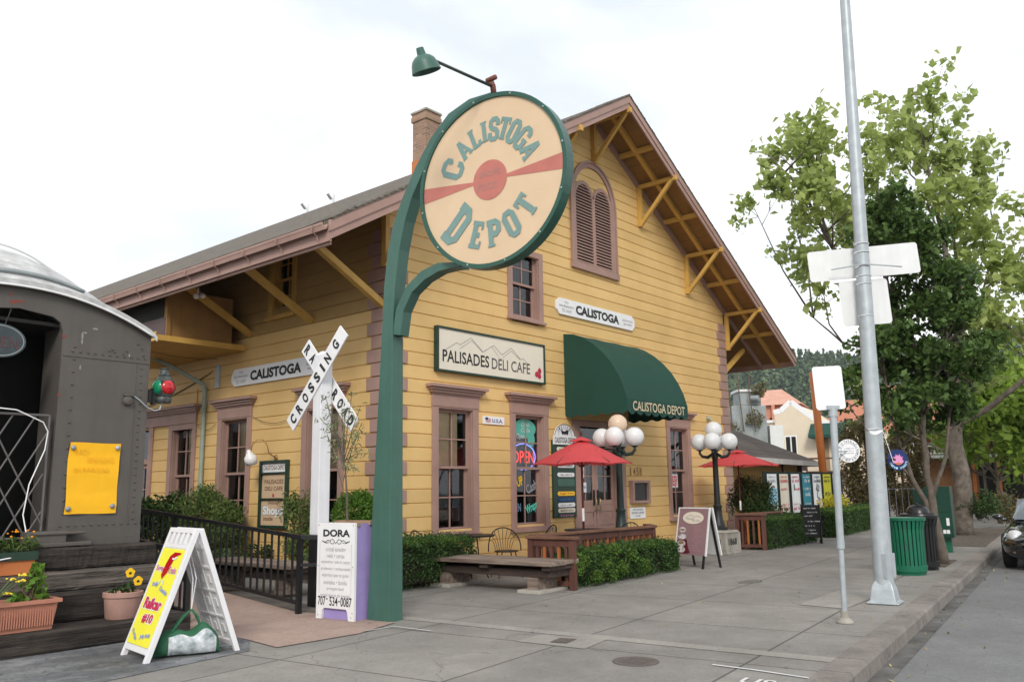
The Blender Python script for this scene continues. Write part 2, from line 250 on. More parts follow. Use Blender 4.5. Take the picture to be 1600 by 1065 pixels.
M['shingle'] = shingle_mat('roof_shingles', (0.105, 0.088, 0.066), (0.165, 0.14, 0.108))
M['shingle2'] = shingle_mat('brown_roof_shingles', (0.066, 0.048, 0.037), (0.105, 0.08, 0.062))
def brick_mat(name):
    m = bpy.data.materials.new(name); m.use_nodes = True; t = m.node_tree; n = t.nodes; l = t.links; bs = n['Principled BSDF']; bs.inputs['Roughness'].default_value = 0.9
    c = n.new('ShaderNodeTexCoord'); sx = n.new('ShaderNodeSeparateXYZ'); l.new(c.outputs['Object'], sx.inputs[0])
    ad = n.new('ShaderNodeMath'); ad.operation = 'ADD'; l.new(sx.outputs['X'], ad.inputs[0]); l.new(sx.outputs['Y'], ad.inputs[1])
    cb = n.new('ShaderNodeCombineXYZ'); l.new(ad.outputs[0], cb.inputs['X']); l.new(sx.outputs['Z'], cb.inputs['Y'])
    br = n.new('ShaderNodeTexBrick'); br.inputs['Scale'].default_value = 1.0; br.inputs['Brick Width'].default_value = 0.24; br.inputs['Row Height'].default_value = 0.085; br.inputs['Mortar Size'].default_value = 0.010
    br.inputs['Color1'].default_value = (0.40, 0.24, 0.15, 1); br.inputs['Color2'].default_value = (0.24, 0.135, 0.095, 1); br.inputs['Mortar'].default_value = (0.34, 0.28, 0.21, 1); l.new(cb.outputs[0], br.inputs['Vector'])
    l.new(br.outputs[0], bs.inputs['Base Color']); bp = n.new('ShaderNodeBump'); bp.inputs['Distance'].default_value = 0.02; bp.invert = True; l.new(br.outputs['Fac'], bp.inputs['Height']); l.new(bp.outputs[0], bs.inputs['Normal'])
    return m
M['brick'] = brick_mat('chimney_brick')

# ---------------------------------------------------------------- mesh helpers
WM = {}
def _mx(o): return WM.get(o.name, Matrix()) if o else Matrix()
def link(o, parent=None):
    COL.objects.link(o)
    if parent:
        o.parent = parent; WM[o.name] = WM.get(parent.name, Matrix())
    return o
class MB:
    def __init__(s): s.v = []; s.f = []; s.mi = []; s.cur = 0
    def add(s, vs, fs):
        b = len(s.v); s.v += [tuple(p) for p in vs]; s.f += [tuple(i+b for i in f) for f in fs]; s.mi += [s.cur]*len(fs); return s
    def box(s, x0, x1, y0, y1, z0, z1):
        return s.add([(x0, y0, z0), (x1, y0, z0), (x1, y1, z0), (x0, y1, z0), (x0, y0, z1), (x1, y0, z1), (x1, y1, z1), (x0, y1, z1)],
                     [(0, 3, 2, 1), (4, 5, 6, 7), (0, 1, 5, 4), (1, 2, 6, 5), (2, 3, 7, 6), (3, 0, 4, 7)])
    def fbox(s, fr, u0, u1, n0, n1, z0, z1):      # box in a wall frame
        P = [fr(u, n, z) for z in (z0, z1) for (u, n) in ((u0, n0), (u1, n0), (u1, n1), (u0, n1))]
        return s.add(P, [(0, 1, 2, 3), (7, 6, 5, 4), (4, 5, 1, 0), (5, 6, 2, 1), (6, 7, 3, 2), (7, 4, 0, 3)])
    def beam(s, a, b, w, h=None, up=(0, 0, 1)):
        a = Vector(a); b = Vector(b); h = h or w; d = (b-a).normalized(); up = Vector(up)
        if abs(d.dot(up)) > 0.98: up = Vector((1, 0, 0))
        x = d.cross(up).normalized()*w/2; y = x.cross(d).normalized()*h/2
        return s.add([a-x-y, a+x-y, a+x+y, a-x+y, b-x-y, b+x-y, b+x+y, b-x+y], [(0, 1, 2, 3), (7, 6, 5, 4), (0, 4, 5, 1), (1, 5, 6, 2), (2, 6, 7, 3), (3, 7, 4, 0)])
    def prism(s, pts, off):                          # pts: 3-d polygon, off: extrusion vector
        n = len(pts); o = Vector(off); P = [Vector(p) for p in pts]
        return s.add(P+[p+o for p in P], [tuple(range(n-1, -1, -1)), tuple(range(n, 2*n))]+[(i, (i+1) % n, n+(i+1) % n, n+i) for i in range(n)])
    def tube(s, path, r, n=8, cap=True):
        P = [Vector(p) for p in path]; rs = r if isinstance(r, (list, tuple)) else [r]*len(P); vs = []; px = None
        for i, p in enumerate(P):
            t = (P[min(i+1, len(P)-1)]-P[max(i-1, 0)]).normalized()
            if px is None:
                px = t.orthogonal().normalized()
            else:
                px = (px-t*px.dot(t)); px = px.normalized() if px.length > 1e-6 else t.orthogonal().normalized()
            q = t.cross(px)
            for k in range(n):
                a = 2*math.pi*k/n; vs.append(p+(px*math.cos(a)+q*math.sin(a))*rs[i])
        fs = [(i*n+k, i*n+(k+1) % n, (i+1)*n+(k+1) % n, (i+1)*n+k) for i in range(len(P)-1) for k in range(n)]
        if cap: fs += [tuple(range(n-1, -1, -1)), tuple((len(P)-1)*n+k for k in range(n))]
        return s.add(vs, fs)
    def lathe(s, prof, c=(0, 0, 0), n=24, mtx=None):  # prof: (r,z)
        vs = []; c = Vector(c)
        for (r, z) in prof:
            for k in range(n):
                a = 2*math.pi*k/n; p = Vector((r*math.cos(a), r*math.sin(a), z))
                if mtx: p = mtx @ p
                vs.append(p+c)
        m = len(prof); fs = [(i*n+k, i*n+(k+1) % n, (i+1)*n+(k+1) % n, (i+1)*n+k) for i in range(m-1) for k in range(n)]
        if prof[0][0] > 1e-4: fs.append(tuple(range(n-1, -1, -1)))
        if prof[-1][0] > 1e-4: fs.append(tuple((m-1)*n+k for k in range(n)))
        return s.add(vs, fs)
    def sphere(s, c, r, n=16, m=10, sc=(1, 1, 1)):
        pr = []
        vs = []; c = Vector(c)
        for i in range(m+1):
            t = math.pi*i/m-math.pi/2
            for k in range(n):
                a = 2*math.pi*k/n; vs.append(c+Vector((r*sc[0]*math.cos(t)*math.cos(a), r*sc[1]*math.cos(t)*math.sin(a), r*sc[2]*math.sin(t))))
        return s.add(vs, [(i*n+k, i*n+(k+1) % n, (i+1)*n+(k+1) % n, (i+1)*n+k) for i in range(m) for k in range(n)])
    def grid(s, rows):                               # list of rows of points
        m = len(rows); n = len(rows[0]); vs = [p for r in rows for p in r]
        return s.add(vs, [(i*n+k, i*n+k+1, (i+1)*n+k+1, (i+1)*n+k) for i in range(m-1) for k in range(n-1)])
    def build(s, name, m, parent=None, smooth=False, local=False, bevel=0.0, auto=None):
        me = bpy.data.meshes.new(name)
        inv = None if local or not parent else _mx(parent).inverted()
        vs = [tuple(inv @ Vector(p)) for p in s.v] if inv else s.v
        me.from_pydata([tuple(p) for p in vs], [], s.f); me.validate(); 
        for q in (m if isinstance(m, (list, tuple)) else [m]): me.materials.append(M[q] if isinstance(q, str) else q)
        if len(me.polygons) == len(s.mi) and any(s.mi): me.polygons.foreach_set('material_index', s.mi)
        if smooth: me.polygons.foreach_set('use_smooth', [True]*len(me.polygons))
        me.update(); o = bpy.data.objects.new(name, me); link(o, parent)
        if smooth and auto is not None:
            try: me.set_sharp_from_angle(angle=R(auto))
            except Exception: pass
        if bevel:
            b = o.modifiers.new('bevel', 'BEVEL'); b.width = bevel; b.segments = 2; b.limit_method = 'ANGLE'
        return o
def tag(o, label=None, cat=None, group=None, kind=None):
    if label: o['label'] = label
    if cat: o['category'] = cat
    if group: o['group'] = group
    if kind: o['kind'] = kind
    return o
def thing(name, label, cat, loc=(0, 0, 0), rz=0.0, group=None):
    o = bpy.data.objects.new(name, None); COL.objects.link(o); o.empty_display_size = 0.2
    o.location = loc; o.rotation_euler = (0, 0, rz); WM[o.name] = Matrix.Translation(loc) @ Matrix.Rotation(rz, 4, 'Z')
    return tag(o, label, cat, group)
def dup(root, loc, rz, label=None):
    r = root.copy(); COL.objects.link(r); r.location = loc; r.rotation_euler = (0, 0, rz)
    if label: r['label'] = label
    WM[r.name] = Matrix.Translation(loc) @ Matrix.Rotation(rz, 4, 'Z')
    for ch in list(root.children):
        c = ch.copy(); COL.objects.link(c); c.parent = r; WM[c.name] = WM[r.name]
        for g in list(ch.children):
            d = g.copy(); COL.objects.link(d); d.parent = c; WM[d.name] = WM[r.name]
    return r
def frame(o, u, n, z=(0, 0, 1)):
    o = Vector(o); u = Vector(u).normalized(); n = Vector(n).normalized(); z = Vector(z).normalized()
    return lambda a, b, c: o+u*a+n*b+z*c
FW = frame((0, 0, 0), (1, 0, 0), (0, -1, 0))        # facade: u along +X, n towards the street
SW = frame((0, 0, 0), (0, -1, 0), (-1, 0, 0))       # track-side wall: u = -Y

_GLY = {}
def glyphs(s, bold=0.0):
    k = (s, bold)
    if k in _GLY: return _GLY[k]
    cu = bpy.data.curves.new('t', 'FONT'); cu.body = s; cu.offset = bold; cu.resolution_u = 3
    ob = bpy.data.objects.new('t', cu); COL.objects.link(ob); dg = bpy.context.evaluated_depsgraph_get(); dg.update()
    me = bpy.data.meshes.new_from_object(ob.evaluated_get(dg)); vs = [v.co.copy() for v in me.vertices]; fs = [tuple(p.vertices) for p in me.polygons]
    bpy.data.objects.remove(ob); bpy.data.curves.remove(cu); bpy.data.meshes.remove(me)
    _GLY[k] = (vs, fs); return _GLY[k]
def text(mb, s, fr, u0, z0, w, h, n=0.004, bold=0.0, shear=0.0, rot=0.0):
    """lettering filling the box u0..u0+w, z0..z0+h of a frame"""
    vs, fs = glyphs(s, bold)
    if not vs: return
    x0 = min(v.x for v in vs); x1 = max(v.x for v in vs); y0 = min(v.y for v in vs); y1 = max(v.y for v in vs)
    P = []; cr_, sr_ = math.cos(rot), math.sin(rot)
    for v in vs:
        a = (v.x-x0)/(x1-x0+1e-9)*w; b = (v.y-y0)/(y1-y0+1e-9)*h; a += shear*b
        a2 = (a-w/2)*cr_-(b-h/2)*sr_; b2 = (a-w/2)*sr_+(b-h/2)*cr_
        P.append(fr(u0+w/2+a2, n, z0+h/2+b2))
    mb.add(P, fs)
def lines(mb, rows, fr, uc, ztop, dz, h, wmax, n=0.004, bold=0.0):
    mx_ = max(len(r) for r in rows)
    for i, r in enumerate(rows):
        w_ = wmax*len(r)/mx_; text(mb, r, fr, uc-w_/2, ztop-dz*i-h, w_, h, n, bold)
def scribble(mb, fr, u0, z0, w, h, n=0.004):
    """worn lettering too small to read: a row of broken strokes"""
    k = max(3, int(w/(h*.62))); d = w/k
    for i in range(k):
        if random.random() < .12: continue
        a = u0+d*i+d*.15; hh = h*random.uniform(.75, 1.0); s_ = d*.22
        rectf(mb, fr, a, a+s_, z0, z0+hh, n)
        if random.random() < .75: rectf(mb, fr, a+s_, a+d*.62, z0+hh*random.choice((0, .42, .8)), z0+hh*random.choice((0, .42, .8))+.0001+h*.18, n+.0003)
        if random.random() < .6: rectf(mb, fr, a+d*.5, a+d*.5+s_, z0, z0+hh*random.uniform(.5, 1), n+.0006)
def strip(mb, pts, fr, wd, n=0.004):
    """a drawn line of width wd through (u,z) points"""
    P = [Vector((p[0], p[1])) for p in pts]; Lr = []
    for i, p in enumerate(P):
        t = (P[min(i+1, len(P)-1)]-P[max(i-1, 0)]).normalized(); q = Vector((-t.y, t.x))*wd/2; Lr.append((p+q, p-q))
    vs = []
    for a, b in Lr: vs += [fr(a.x, n, a.y), fr(b.x, n, b.y)]
    mb.add(vs, [(2*i, 2*i+1, 2*i+3, 2*i+2) for i in range(len(P)-1)])
def discf(mb, fr, uc, zc, ru, rz, n=0.004, k=32):
    mb.add([fr(uc+ru*math.cos(2*math.pi*i/k), n, zc+rz*math.sin(2*math.pi*i/k)) for i in range(k)], [tuple(range(k))])
def rectf(mb, fr, u0, u1, z0, z1, n=0.004):
    mb.add([fr(u0, n, z0), fr(u1, n, z0), fr(u1, n, z1), fr(u0, n, z1)], [(0, 1, 2, 3)])
def polyf(mb, fr, pts, n=0.004): mb.add([fr(a, n, b) for a, b in pts], [tuple(range(len(pts)))])

def leaf_mesh(name, centers, m, parent, size=0.08, jitter=0.5, aspect=0.55, up=0.3, fold=0.25):
    """many leaf-sized faces: one folded kite per centre"""
    c = np.asarray(centers, float); n = len(c)
    if parent is not None:
        i = np.array(_mx(parent).inverted()); c = c @ i[:3, :3].T+i[:3, 3]
    d = RNG.normal(size=(n, 3)); d[:, 2] -= 0.2; d /= np.linalg.norm(d, axis=1)[:, None]
    nr = RNG.normal(size=(n, 3)); nr[:, 2] = np.abs(nr[:, 2])+up; q = np.cross(d, nr); q /= np.linalg.norm(q, axis=1)[:, None]+1e-9; nn = np.cross(q, d)
    s = size*(1+jitter*(RNG.random(n)-0.5)*2)[:, None]
    v = np.stack([c-d*s*0.5, c+q*s*aspect*0.5+nn*s*fold*0.4, c+d*s*0.5, c-q*s*aspect*0.5+nn*s*fold*0.4], 1).reshape(-1, 3)
    me = bpy.data.meshes.new(name); me.vertices.add(4*n); me.vertices.foreach_set('co', v.ravel().astype(np.float32))
    idx = np.arange(n)*4; tri = np.stack([idx, idx+1, idx+2, idx, idx+2, idx+3], 1).reshape(-1)
    me.loops.add(6*n); me.loops.foreach_set('vertex_index', tri.astype(np.int32)); me.polygons.add(2*n); me.polygons.foreach_set('loop_start', (np.arange(2*n)*3).astype(np.int32))
    me.update(calc_edges=True); me.validate(); me.materials.append(M[m] if isinstance(m, str) else m)
    o = bpy.data.objects.new(name, me); return link(o, parent)
def hashfade(n): return RNG.random(n)
def blob(c, r, n, sq=(1, 1, 1), shell=0.5):
    d = RNG.normal(size=(n, 3)); d /= np.linalg.norm(d, axis=1)[:, None]; rr = (shell+(1-shell)*RNG.random(n))[:, None]
    rr = np.where(RNG.random((n, 1)) < 0.25, RNG.random((n, 1)), rr)
    return np.asarray(c)+d*rr*r*np.asarray(sq)
def boxfill(x0, x1, y0, y1, z0, z1, n, skin=0.06):
    p = np.stack([RNG.uniform(x0, x1, n), RNG.uniform(y0, y1, n), RNG.uniform(z0, z1, n)], 1); f = RNG.integers(0, 5, n)
    lo = [x0, x1, y0, y1, z1]; ax = [0, 0, 1, 1, 2]
    for k in range(5):
        msk = f == k; p[msk, ax[k]] = lo[k]+RNG.normal(0, skin, msk.sum())*0.6
    return p

# ================================================================ SETTING
def sheet(name, pts, z, m):
    b = MB(); b.add([(x, y, z) for x, y in pts], [tuple(range(len(pts)))]); o = b.build(name, m); return tag(o, kind='structure')
def kerb_y(x): return -8.36+0.1299*x
sheet('ground', [(-250, -250), (900, -250), (900, 700), (-250, 700)], -0.17, mat('far_ground', (0.16, 0.15, 0.12), 0.95, 0.3, 0.05))
sheet('street', [(-60, kerb_y(-60)-14), (160, kerb_y(160)-14), (160, kerb_y(160)+0.02), (-60, kerb_y(-60)+0.02)], -0.14, 'street')
b = MB(); x0, x1 = -60, 160
b.add([(x0, kerb_y(x0)+.25, 0), (x1, kerb_y(x1)+.25, 0), (x1, 45, 0), (x0, 45, 0), (x0, kerb_y(x0)+.25, -.16), (x1, kerb_y(x1)+.25, -.16)], [(0, 1, 2, 3), (4, 5, 1, 0)])
tag(b.build('sidewalk', 'walk'), kind='structure')
b = MB()
for i in range(0, 110):
    a0 = -60+i*2.0; a1 = a0+1.99; zt = .008+.004*((i*7) % 3)
    prof = [(0.0, -.17), (.012, -.02), (.035, zt), (.27, zt), (.27, -.17)]
    P0 = [(a0-d*.13, kerb_y(a0)+d, z) for d, z in prof]; P1 = [(a1-d*.13, kerb_y(a1)+d, z) for d, z in prof]
    n = len(prof); b.add(P0+P1, [(k, (k+1) % n, n+(k+1) % n, n+k) for k in range(n)]+[tuple(range(n-1, -1, -1)), tuple(range(n, 2*n))])
tag(b.build('kerb', 'kerbm'), kind='structure')
sheet('gutter', [(-60, kerb_y(-60)-.16), (160, kerb_y(160)-.16), (160, kerb_y(160)+.005), (-60, kerb_y(-60)+.005)], -0.134, mat('gutter_grime', (0.085, 0.08, 0.072), 0.9, 0.4, 3, 0.3, 40, col2=(0.17, 0.165, 0.155)))
sheet('slate_paving', [(-14, -2.3), (-4.55, -2.3), (-4.55, -3.15), (-4.95, -3.78), (-6.44, -4.0), (-14, -5.1)], 0.005, 'slate')
sheet('ramp_apron', [(-4.62, -1.9), (-4.62, -3.2), (-4.70, -3.86), (-3.70, -3.88), (-2.95, -3.62), (-3.05, -2.3), (-3.1, -1.9)], 0.009, 'pinkc')
b = MB(); b.box(-4.62, -3.1, -1.9, 10, -.05, .0); b.v = [(x, y, (z if z < 0 else max(.009, .009+(y+1.9)*.075))) for x, y, z in b.v]
tag(b.build('ramp', 'pinkc'), kind='structure')
sheet('gravel_bed', [(-3.05, -2.35), (-2.72, -2.75), (-2.5, -1.1), (-2.5, 9), (-3.05, 9)], 0.004, 'gravel')
sheet('soil_bed', [(-.95, -.05), (-.95, 9), (-.02, 9), (-.02, -.05)], 0.006, 'soil')
sheet('tree_pit', [(7.2, -6.95), (8.9, -6.75), (8.9, -6.1), (7.2, -6.3)], 0.006, 'soil')
sheet('planting_strip', [(12.9, -6.45), (22, -5.2), (22, -3.9), (12.9, -5.1)], 0.006, 'soil')
sheet('pale_slab', [(1.0, -7.35), (3.0, -7.25), (3.0, -6.62), (1.05, -6.75)], 0.006, 'patch')
sheet('utility_apron', [(-3.05, -5.52), (-2.6, -5.5), (-2.42, -6.2), (-2.98, -6.32)], 0.005, 'patch')
sheet('cross_joint', [(-2.86, -2.1), (-2.68, -2.1), (-2.02, -8.35), (-2.24, -8.38)], 0.004, 'patch')
b = MB(); fl = frame((-2.76, -5.9, 0.004), (0.97, 0.24, 0), (0, 0, 1), (-.24, .97, 0))
rectf(b, fl, -.13, .13, -.09, .09, .006)
hatch = tag(b.build('utility_hatch', 'asphp'), 'small rusty rectangular hatch set in a pale patch of sidewalk', 'hatch')
b = MB(); b.lathe([(0.0, .006), (.165, .006), (.17, .009), (.20, .009), (.205, .002)], (-3.19, -7.02, 0), 32)
for k in range(-2, 3): b.box(-3.19-.12, -3.19+.12, -7.02+k*.05-.008, -7.02+k*.05+.008, .005, .0105)
tag(b.build('manhole_cover', 'asphp'), 'round rusty manhole cover in the sidewalk near the kerb', 'manhole cover')
fl = frame((0, 0, 0), (1, 0, 0), (0, 0, 1), (0, 1, 0))
b = MB(); strip(b, [(-2.93, -7.62), (-2.92, -8.0), (-2.95, -8.48), (-3.18, -8.52)], fl, .035, .0075)
fch = frame((-3.20, -8.06, 0), (.1, -1, 0), (0, 0, 1), (1, .1, 0)); text(b, 'USA', fch, 0.0, -.22, .42, .2, .0075, .02)
tag(b.build('pavement_marking', 'chalk'), kind='structure')
b = MB(); strip(b, [(-3.56, -3.82), (-3.17, -3.84), (-3.14, -4.40)], fl, .022, .0125)
tag(b.build('pavement_marking', 'chalk'), kind='structure')
b = MB(); b.add([(3.2+.28*math.cos(a)*(1+.2*math.sin(3*a)), -5.1+.16*math.sin(a), .004) for a in [k*.4 for k in range(16)]], [tuple(range(16))])
tag(b.build('pavement_stain', mat('damp_stain', (0.15, 0.14, 0.13), 0.8, 0.2, 6)), kind='structure')

# hill with its far wood
def hill_h(x, y):
    d = math.hypot(x, y); az = math.atan2(x, y)
    t = min(1, max(0, (d-330)/300)); s = t*t*(3-2*t)
    return s*(80+9*math.sin(az*5+.6)+8*math.sin(az*13)+4*math.sin(d*.02+az*9))-.3
b = MB(); rows = []
for i in range(16):
    d = 300+i*36; rows.append([(d*math.sin(R(a)), d*math.cos(R(a)), hill_h(d*math.sin(R(a)), d*math.cos(R(a)))) for a in np.arange(20, 105, 1.5)])
b.grid(rows); tag(b.build('hill', mat('hill_scrub', (0.035, 0.055, 0.03), 0.95, 0.4, .05, col2=(0.09, 0.11, 0.05)), smooth=True), kind='structure')
def forest():
    P = []
    for i in range(3600):
        az = R(random.uniform(44, 90)); d = random.uniform(405, 690) if i % 3 else random.uniform(580, 660); x, y = d*math.sin(az), d*math.cos(az); z = hill_h(x, y)-1
        con = random.random() < .62; h = random.uniform(10, 19) if con else random.uniform(7, 12); n = 70 if con else 85
        t_ = RNG.random(n)**.8; a = RNG.random(n)*6.283
        if con: rr = h*random.uniform(.15, .22)*(1-t_)*(.55+.45*RNG.random(n))*(1+.35*np.sin(t_*34)); zz = z+h*(.06+.94*t_)
        else: rr = h*.42*np.sqrt(np.clip(1-(2*t_-1)**2, 0, 1))*(.6+.4*RNG.random(n)); zz = z+h*(.15+.85*t_)
        P.append(np.stack([x+rr*np.cos(a), y+rr*np.sin(a), zz], 1))
    o = leaf_mesh('hill_forest', np.concatenate(P), mat('conifer_foliage', (0.040, 0.085, 0.050), 0.9, 0.0, .045, col2=(0.17, 0.235, 0.10), island=0.35), None, 2.3, .5, .8, .6)
    tag(o, 'dark conifer wood covering the hill behind the salmon buildings', 'wood', kind='stuff')
forest()

# ================================================================ DEPOT
W = 13.06; RX = 6.53; APEX = 10.75; K = .594; THK = .19; PITCH = .2463; Z0 = .04; YB = 30.0
def under(x): return APEX-THK-K*abs(x-RX)
depot = thing('train_depot', 'large ochre clapboard station building with mauve trim, green awning and wide gable roof', 'depot', (0, 0, 0))
def siding(name, fr, span, openings, ztop, j0=0, j1=999, m='siding'):
    b = MB(); j = j0
    while j < j1:
        zb = Z0+PITCH*j; zt = zb+PITCH; j += 1
        if zb >= ztop: break
        lo0, hi0 = span(zb); lo1, hi1 = span(min(zt, ztop))
        if hi0-lo0 < .05: break
        iv = [(lo0, hi0)]; zm = (zb+zt)/2
        for (u0, u1, a, c) in openings:
            if a < zm < c:
                nv = []
                for (p, q) in iv:
                    if u1 <= p or u0 >= q: nv.append((p, q)); continue
                    if u0 > p: nv.append((p, u0))
                    if u1 < q: nv.append((u1, q))
                iv = nv
        zt2 = min(zt, ztop)
        for (p, q) in iv:
            p1 = p if p != lo0 else lo1; q1 = q if q != hi0 else hi1
            if q1 < p1: p1 = q1 = (p1+q1)/2
            # board ends split at random joints
            jn = random.uniform(-.001, .0015)
            prof = [(0.0, 0.0), (.021+jn, .016), (.019+jn, .95), (0.0, 1.0)]
            A = []; B = []
            for (n_, t) in prof:
                zz = zb+(zt2-zb)*t if t not in (.016,) else zb+.014
                A.append(fr(p+(p1-p)*t, n_, zz)); B.append(fr(q+(q1-q)*t, n_, zz))
            b.add(A+B, [(0, 4, 5, 1), (1, 5, 6, 2), (2, 6, 7, 3), (0, 1, 2, 3), (7, 6, 5, 4)])
    return b.build(name, m, depot)
def spanF(z):
    if z <= under(0): return (0, W)
    d = (APEX-THK-z)/K; return (RX-d, RX+d) if d > 0 else (RX, RX)
ARCH = (6.49, .80)   # centre, half width of the arched vent
front_open = [(1.22, 2.20, .74, 3.03), (3.43, 4.41, .74, 3.03), (9.60, 10.58, .74, 3.03), (5.62, 7.28, 0, 3.0), (3.42, 4.31, 4.98, 6.42), (ARCH[0]-.72, ARCH[0]+.72, 6.72, 8.7)]
sf = siding('wall_siding', FW, spanF, front_open, APEX-THK)
# side wall (u = -y)
side_open = [(-5.26, -4.22, .74, 3.05), (-7.36, -6.40, .74, 3.05), (-9.45, -8.35, 0, 3.05), (-2.24, -1.2, .74, 3.05), (-3.5, -2.82, 5.15, 6.45)]
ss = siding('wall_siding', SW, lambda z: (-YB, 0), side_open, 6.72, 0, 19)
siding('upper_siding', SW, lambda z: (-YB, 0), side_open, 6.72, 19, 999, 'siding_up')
b = MB(); b.add([(W, 0, 0), (W, YB, 0), (W, YB, 6.7), (W, 0, 6.7)], [(0, 1, 2, 3)])
b.add([(0, YB, 0), (W, YB, 0), (W, YB, 6.7), (RX, YB, 10.5), (0, YB, 6.7)], [(0, 1, 2, 3, 4)]); b.build('plain_wall', 'siding', depot)
b = MB(); b.fbox(FW, -.0, W, -.06, .012, -.05, .04); b.fbox(SW, -YB, .0, -.06, .012, -.05, .04); b.build('foundation', 'oldconc', depot)
# quoins
for (c, nm) in ((0, 'l'), (W, 'r')):
    b = MB(); j = 0
    while Z0+PITCH*(j+1) < 6.3:
        zb = Z0+PITCH*j+.012; zt = zb+PITCH-.02; wd = .475 if j % 2 == 1 else .36; t = .048
        b2 = MB()
        if nm == 'l':
            pts = [(-t, -t), (wd, -t), (wd, .0), (0, 0), (0, wd), (-t, wd)]
        else:
            pts = [(W+t, -t), (W+t, wd), (W, wd), (W, 0), (W-wd, 0), (W-wd, -t)]
        b.prism([(x, y, zb) for x, y in pts], (0, 0, zt-zb)); j += 1
    b.build('corner_quoin', 'trim', depot, bevel=.006)

def wframe(b, fr, u0, u1, z0, z1, n, fw, th, nx=2, nz=2, bar=.024):
    b.fbox(fr, u0, u1, n, n+th, z0, z0+fw); b.fbox(fr, u0, u1, n, n+th, z1-fw*.8, z1); b.fbox(fr, u0, u0+fw, n, n+th, z0+fw, z1-fw*.8); b.fbox(fr, u1-fw, u1, n, n+th, z0+fw, z1-fw*.8)
    for k in range(1, nx):
        uc = u0+(u1-u0)*k/nx; b.fbox(fr, uc-bar/2, uc+bar/2, n+.004, n+th-.006, z0+fw, z1-fw*.8)
    for k in range(1, nz):
        zc = z0+fw+(z1-z0-1.8*fw)*k/nz; b.fbox(fr, u0+fw, u1-fw, n+.006, n+th-.008, zc-bar/2, zc+bar/2)
def window(fr, uc, cw, z0, z1, header=True, zm=None, shade=None, cas=.155, sill=True, rows=2, wood='trim', proud=.055, dep=.5):
    u0, u1 = uc-cw/2, uc+cw/2; o0, o1 = u0+cas, u1-cas
    b = MB(); b.fbox(fr, u0, o0, 0, proud, z0-.04, z1); b.fbox(fr, o1, u1, 0, proud, z0-.04, z1); b.fbox(fr, o0, o1, .001, proud-.001, z1-(.03 if header else .13), z1)
    b.fbox(fr, o0-.001, o0+.02, -.16, .02, z0, z1); b.fbox(fr, o1-.02, o1+.001, -.16, .02, z0, z1); b.fbox(fr, o0, o1, -.16, .018, z1-.05, z1-.031)
    win = b.build('window', wood, depot, bevel=.004)
    zm = zm or (z0+z1)/2; top = z1-.05
    b = MB(); wframe(b, fr, o0+.02, o1-.02, zm-.03, top, -.11, .05, .045, 2, rows); b.build('sash', wood, win)
    b = MB(); wframe(b, fr, o0+.02, o1-.02, z0+.02, zm+.03, -.16, .055, .045, 2, rows); b.build('sash', wood, win)
    b = MB(); rectf(b, fr, o0+.03, o1-.03, zm, top-.01, -.09); b.build('pane', 'glass', win)
    b = MB(); rectf(b, fr, o0+.03, o1-.03, z0+.03, zm, -.14); b.build('pane', 'glass', win)
    if header:
        b = MB(); b.fbox(fr, u0-.01, u1+.01, 0, proud+.012, z1, z1+.22)
        for k, (dz, ex) in enumerate(((.03, .03), (.045, .065), (.05, .10), (.06, .15))):
            zz = z1+.22+sum((.03, .045, .05, .06)[:k]); b.fbox(fr, u0-ex, u1+ex, 0, proud+ex, zz, zz+dz)
        b.build('header', wood, win, bevel=.006)
    if sill:
        b = MB(); b.fbox(fr, u0-.03, u1+.03, 0, proud+.055, z0-.10, z0-.04); b.fbox(fr, o0, o1, -.16, proud+.02, z0-.04, z0); b.build('sill', wood, win, bevel=.004)
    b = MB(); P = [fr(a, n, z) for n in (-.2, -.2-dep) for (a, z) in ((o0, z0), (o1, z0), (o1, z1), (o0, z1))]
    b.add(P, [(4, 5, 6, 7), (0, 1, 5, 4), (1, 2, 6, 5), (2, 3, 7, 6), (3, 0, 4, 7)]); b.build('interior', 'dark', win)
    if shade:
        b = MB(); a0, a1, s0, s1 = shade; k = 10
        b.grid([[fr(o0+(o1-o0)*(a0+(a1-a0)*i/k), -.135+.006*math.sin(i*2.1), z) for i in range(k+1)] for z in (s0, s1)]); b.build('window_shade', 'shade', win)
    return win
w1 = window(FW, 1.715, 1.235, .74, 3.03, zm=1.92, shade=(0, .72, 1.92, 3.0))
w2 = window(FW, 3.915, 1.235, .74, 3.03, zm=1.92, shade=None)
w3 = window(FW, 10.085, 1.235, .74, 3.03, zm=1.92, shade=(0, .35, 2.0, 3.0))
w4 = window(FW, 3.865, 1.17, 5.08, 6.58, header=False, zm=5.82, cas=.14, rows=2)
s1 = window(SW, -4.74, 1.28, .74, 3.05, zm=1.9, shade=(.45, 1, 1.92, 3.0))
s2 = window(SW, -6.88, 1.2, .74, 3.05, header=False, zm=1.9, shade=(.5, 1, 1.92, 3.0))
s3 = window(SW, -1.72, 1.28, .74, 3.05, zm=1.9, shade=(0, 1, 1.92, 3.0))
s4 = window(SW, -3.16, .92, 5.05, 6.5, header=False, zm=5.8, cas=.13, wood='wood_y')
b = MB(); b.fbox(SW, -9.75, -6.27, 0, .07, 3.05, 3.27)
for k, (dz, ex) in enumerate(((.03, .03), (.045, .065), (.05, .10), (.06, .15))):
    zz = 3.27+sum((.03, .045, .05, .06)[:k]); b.fbox(SW, -9.75-ex, -6.27+ex, 0, .057+ex, zz, zz+dz)
b.build('header', 'trim', depot, bevel=.006)
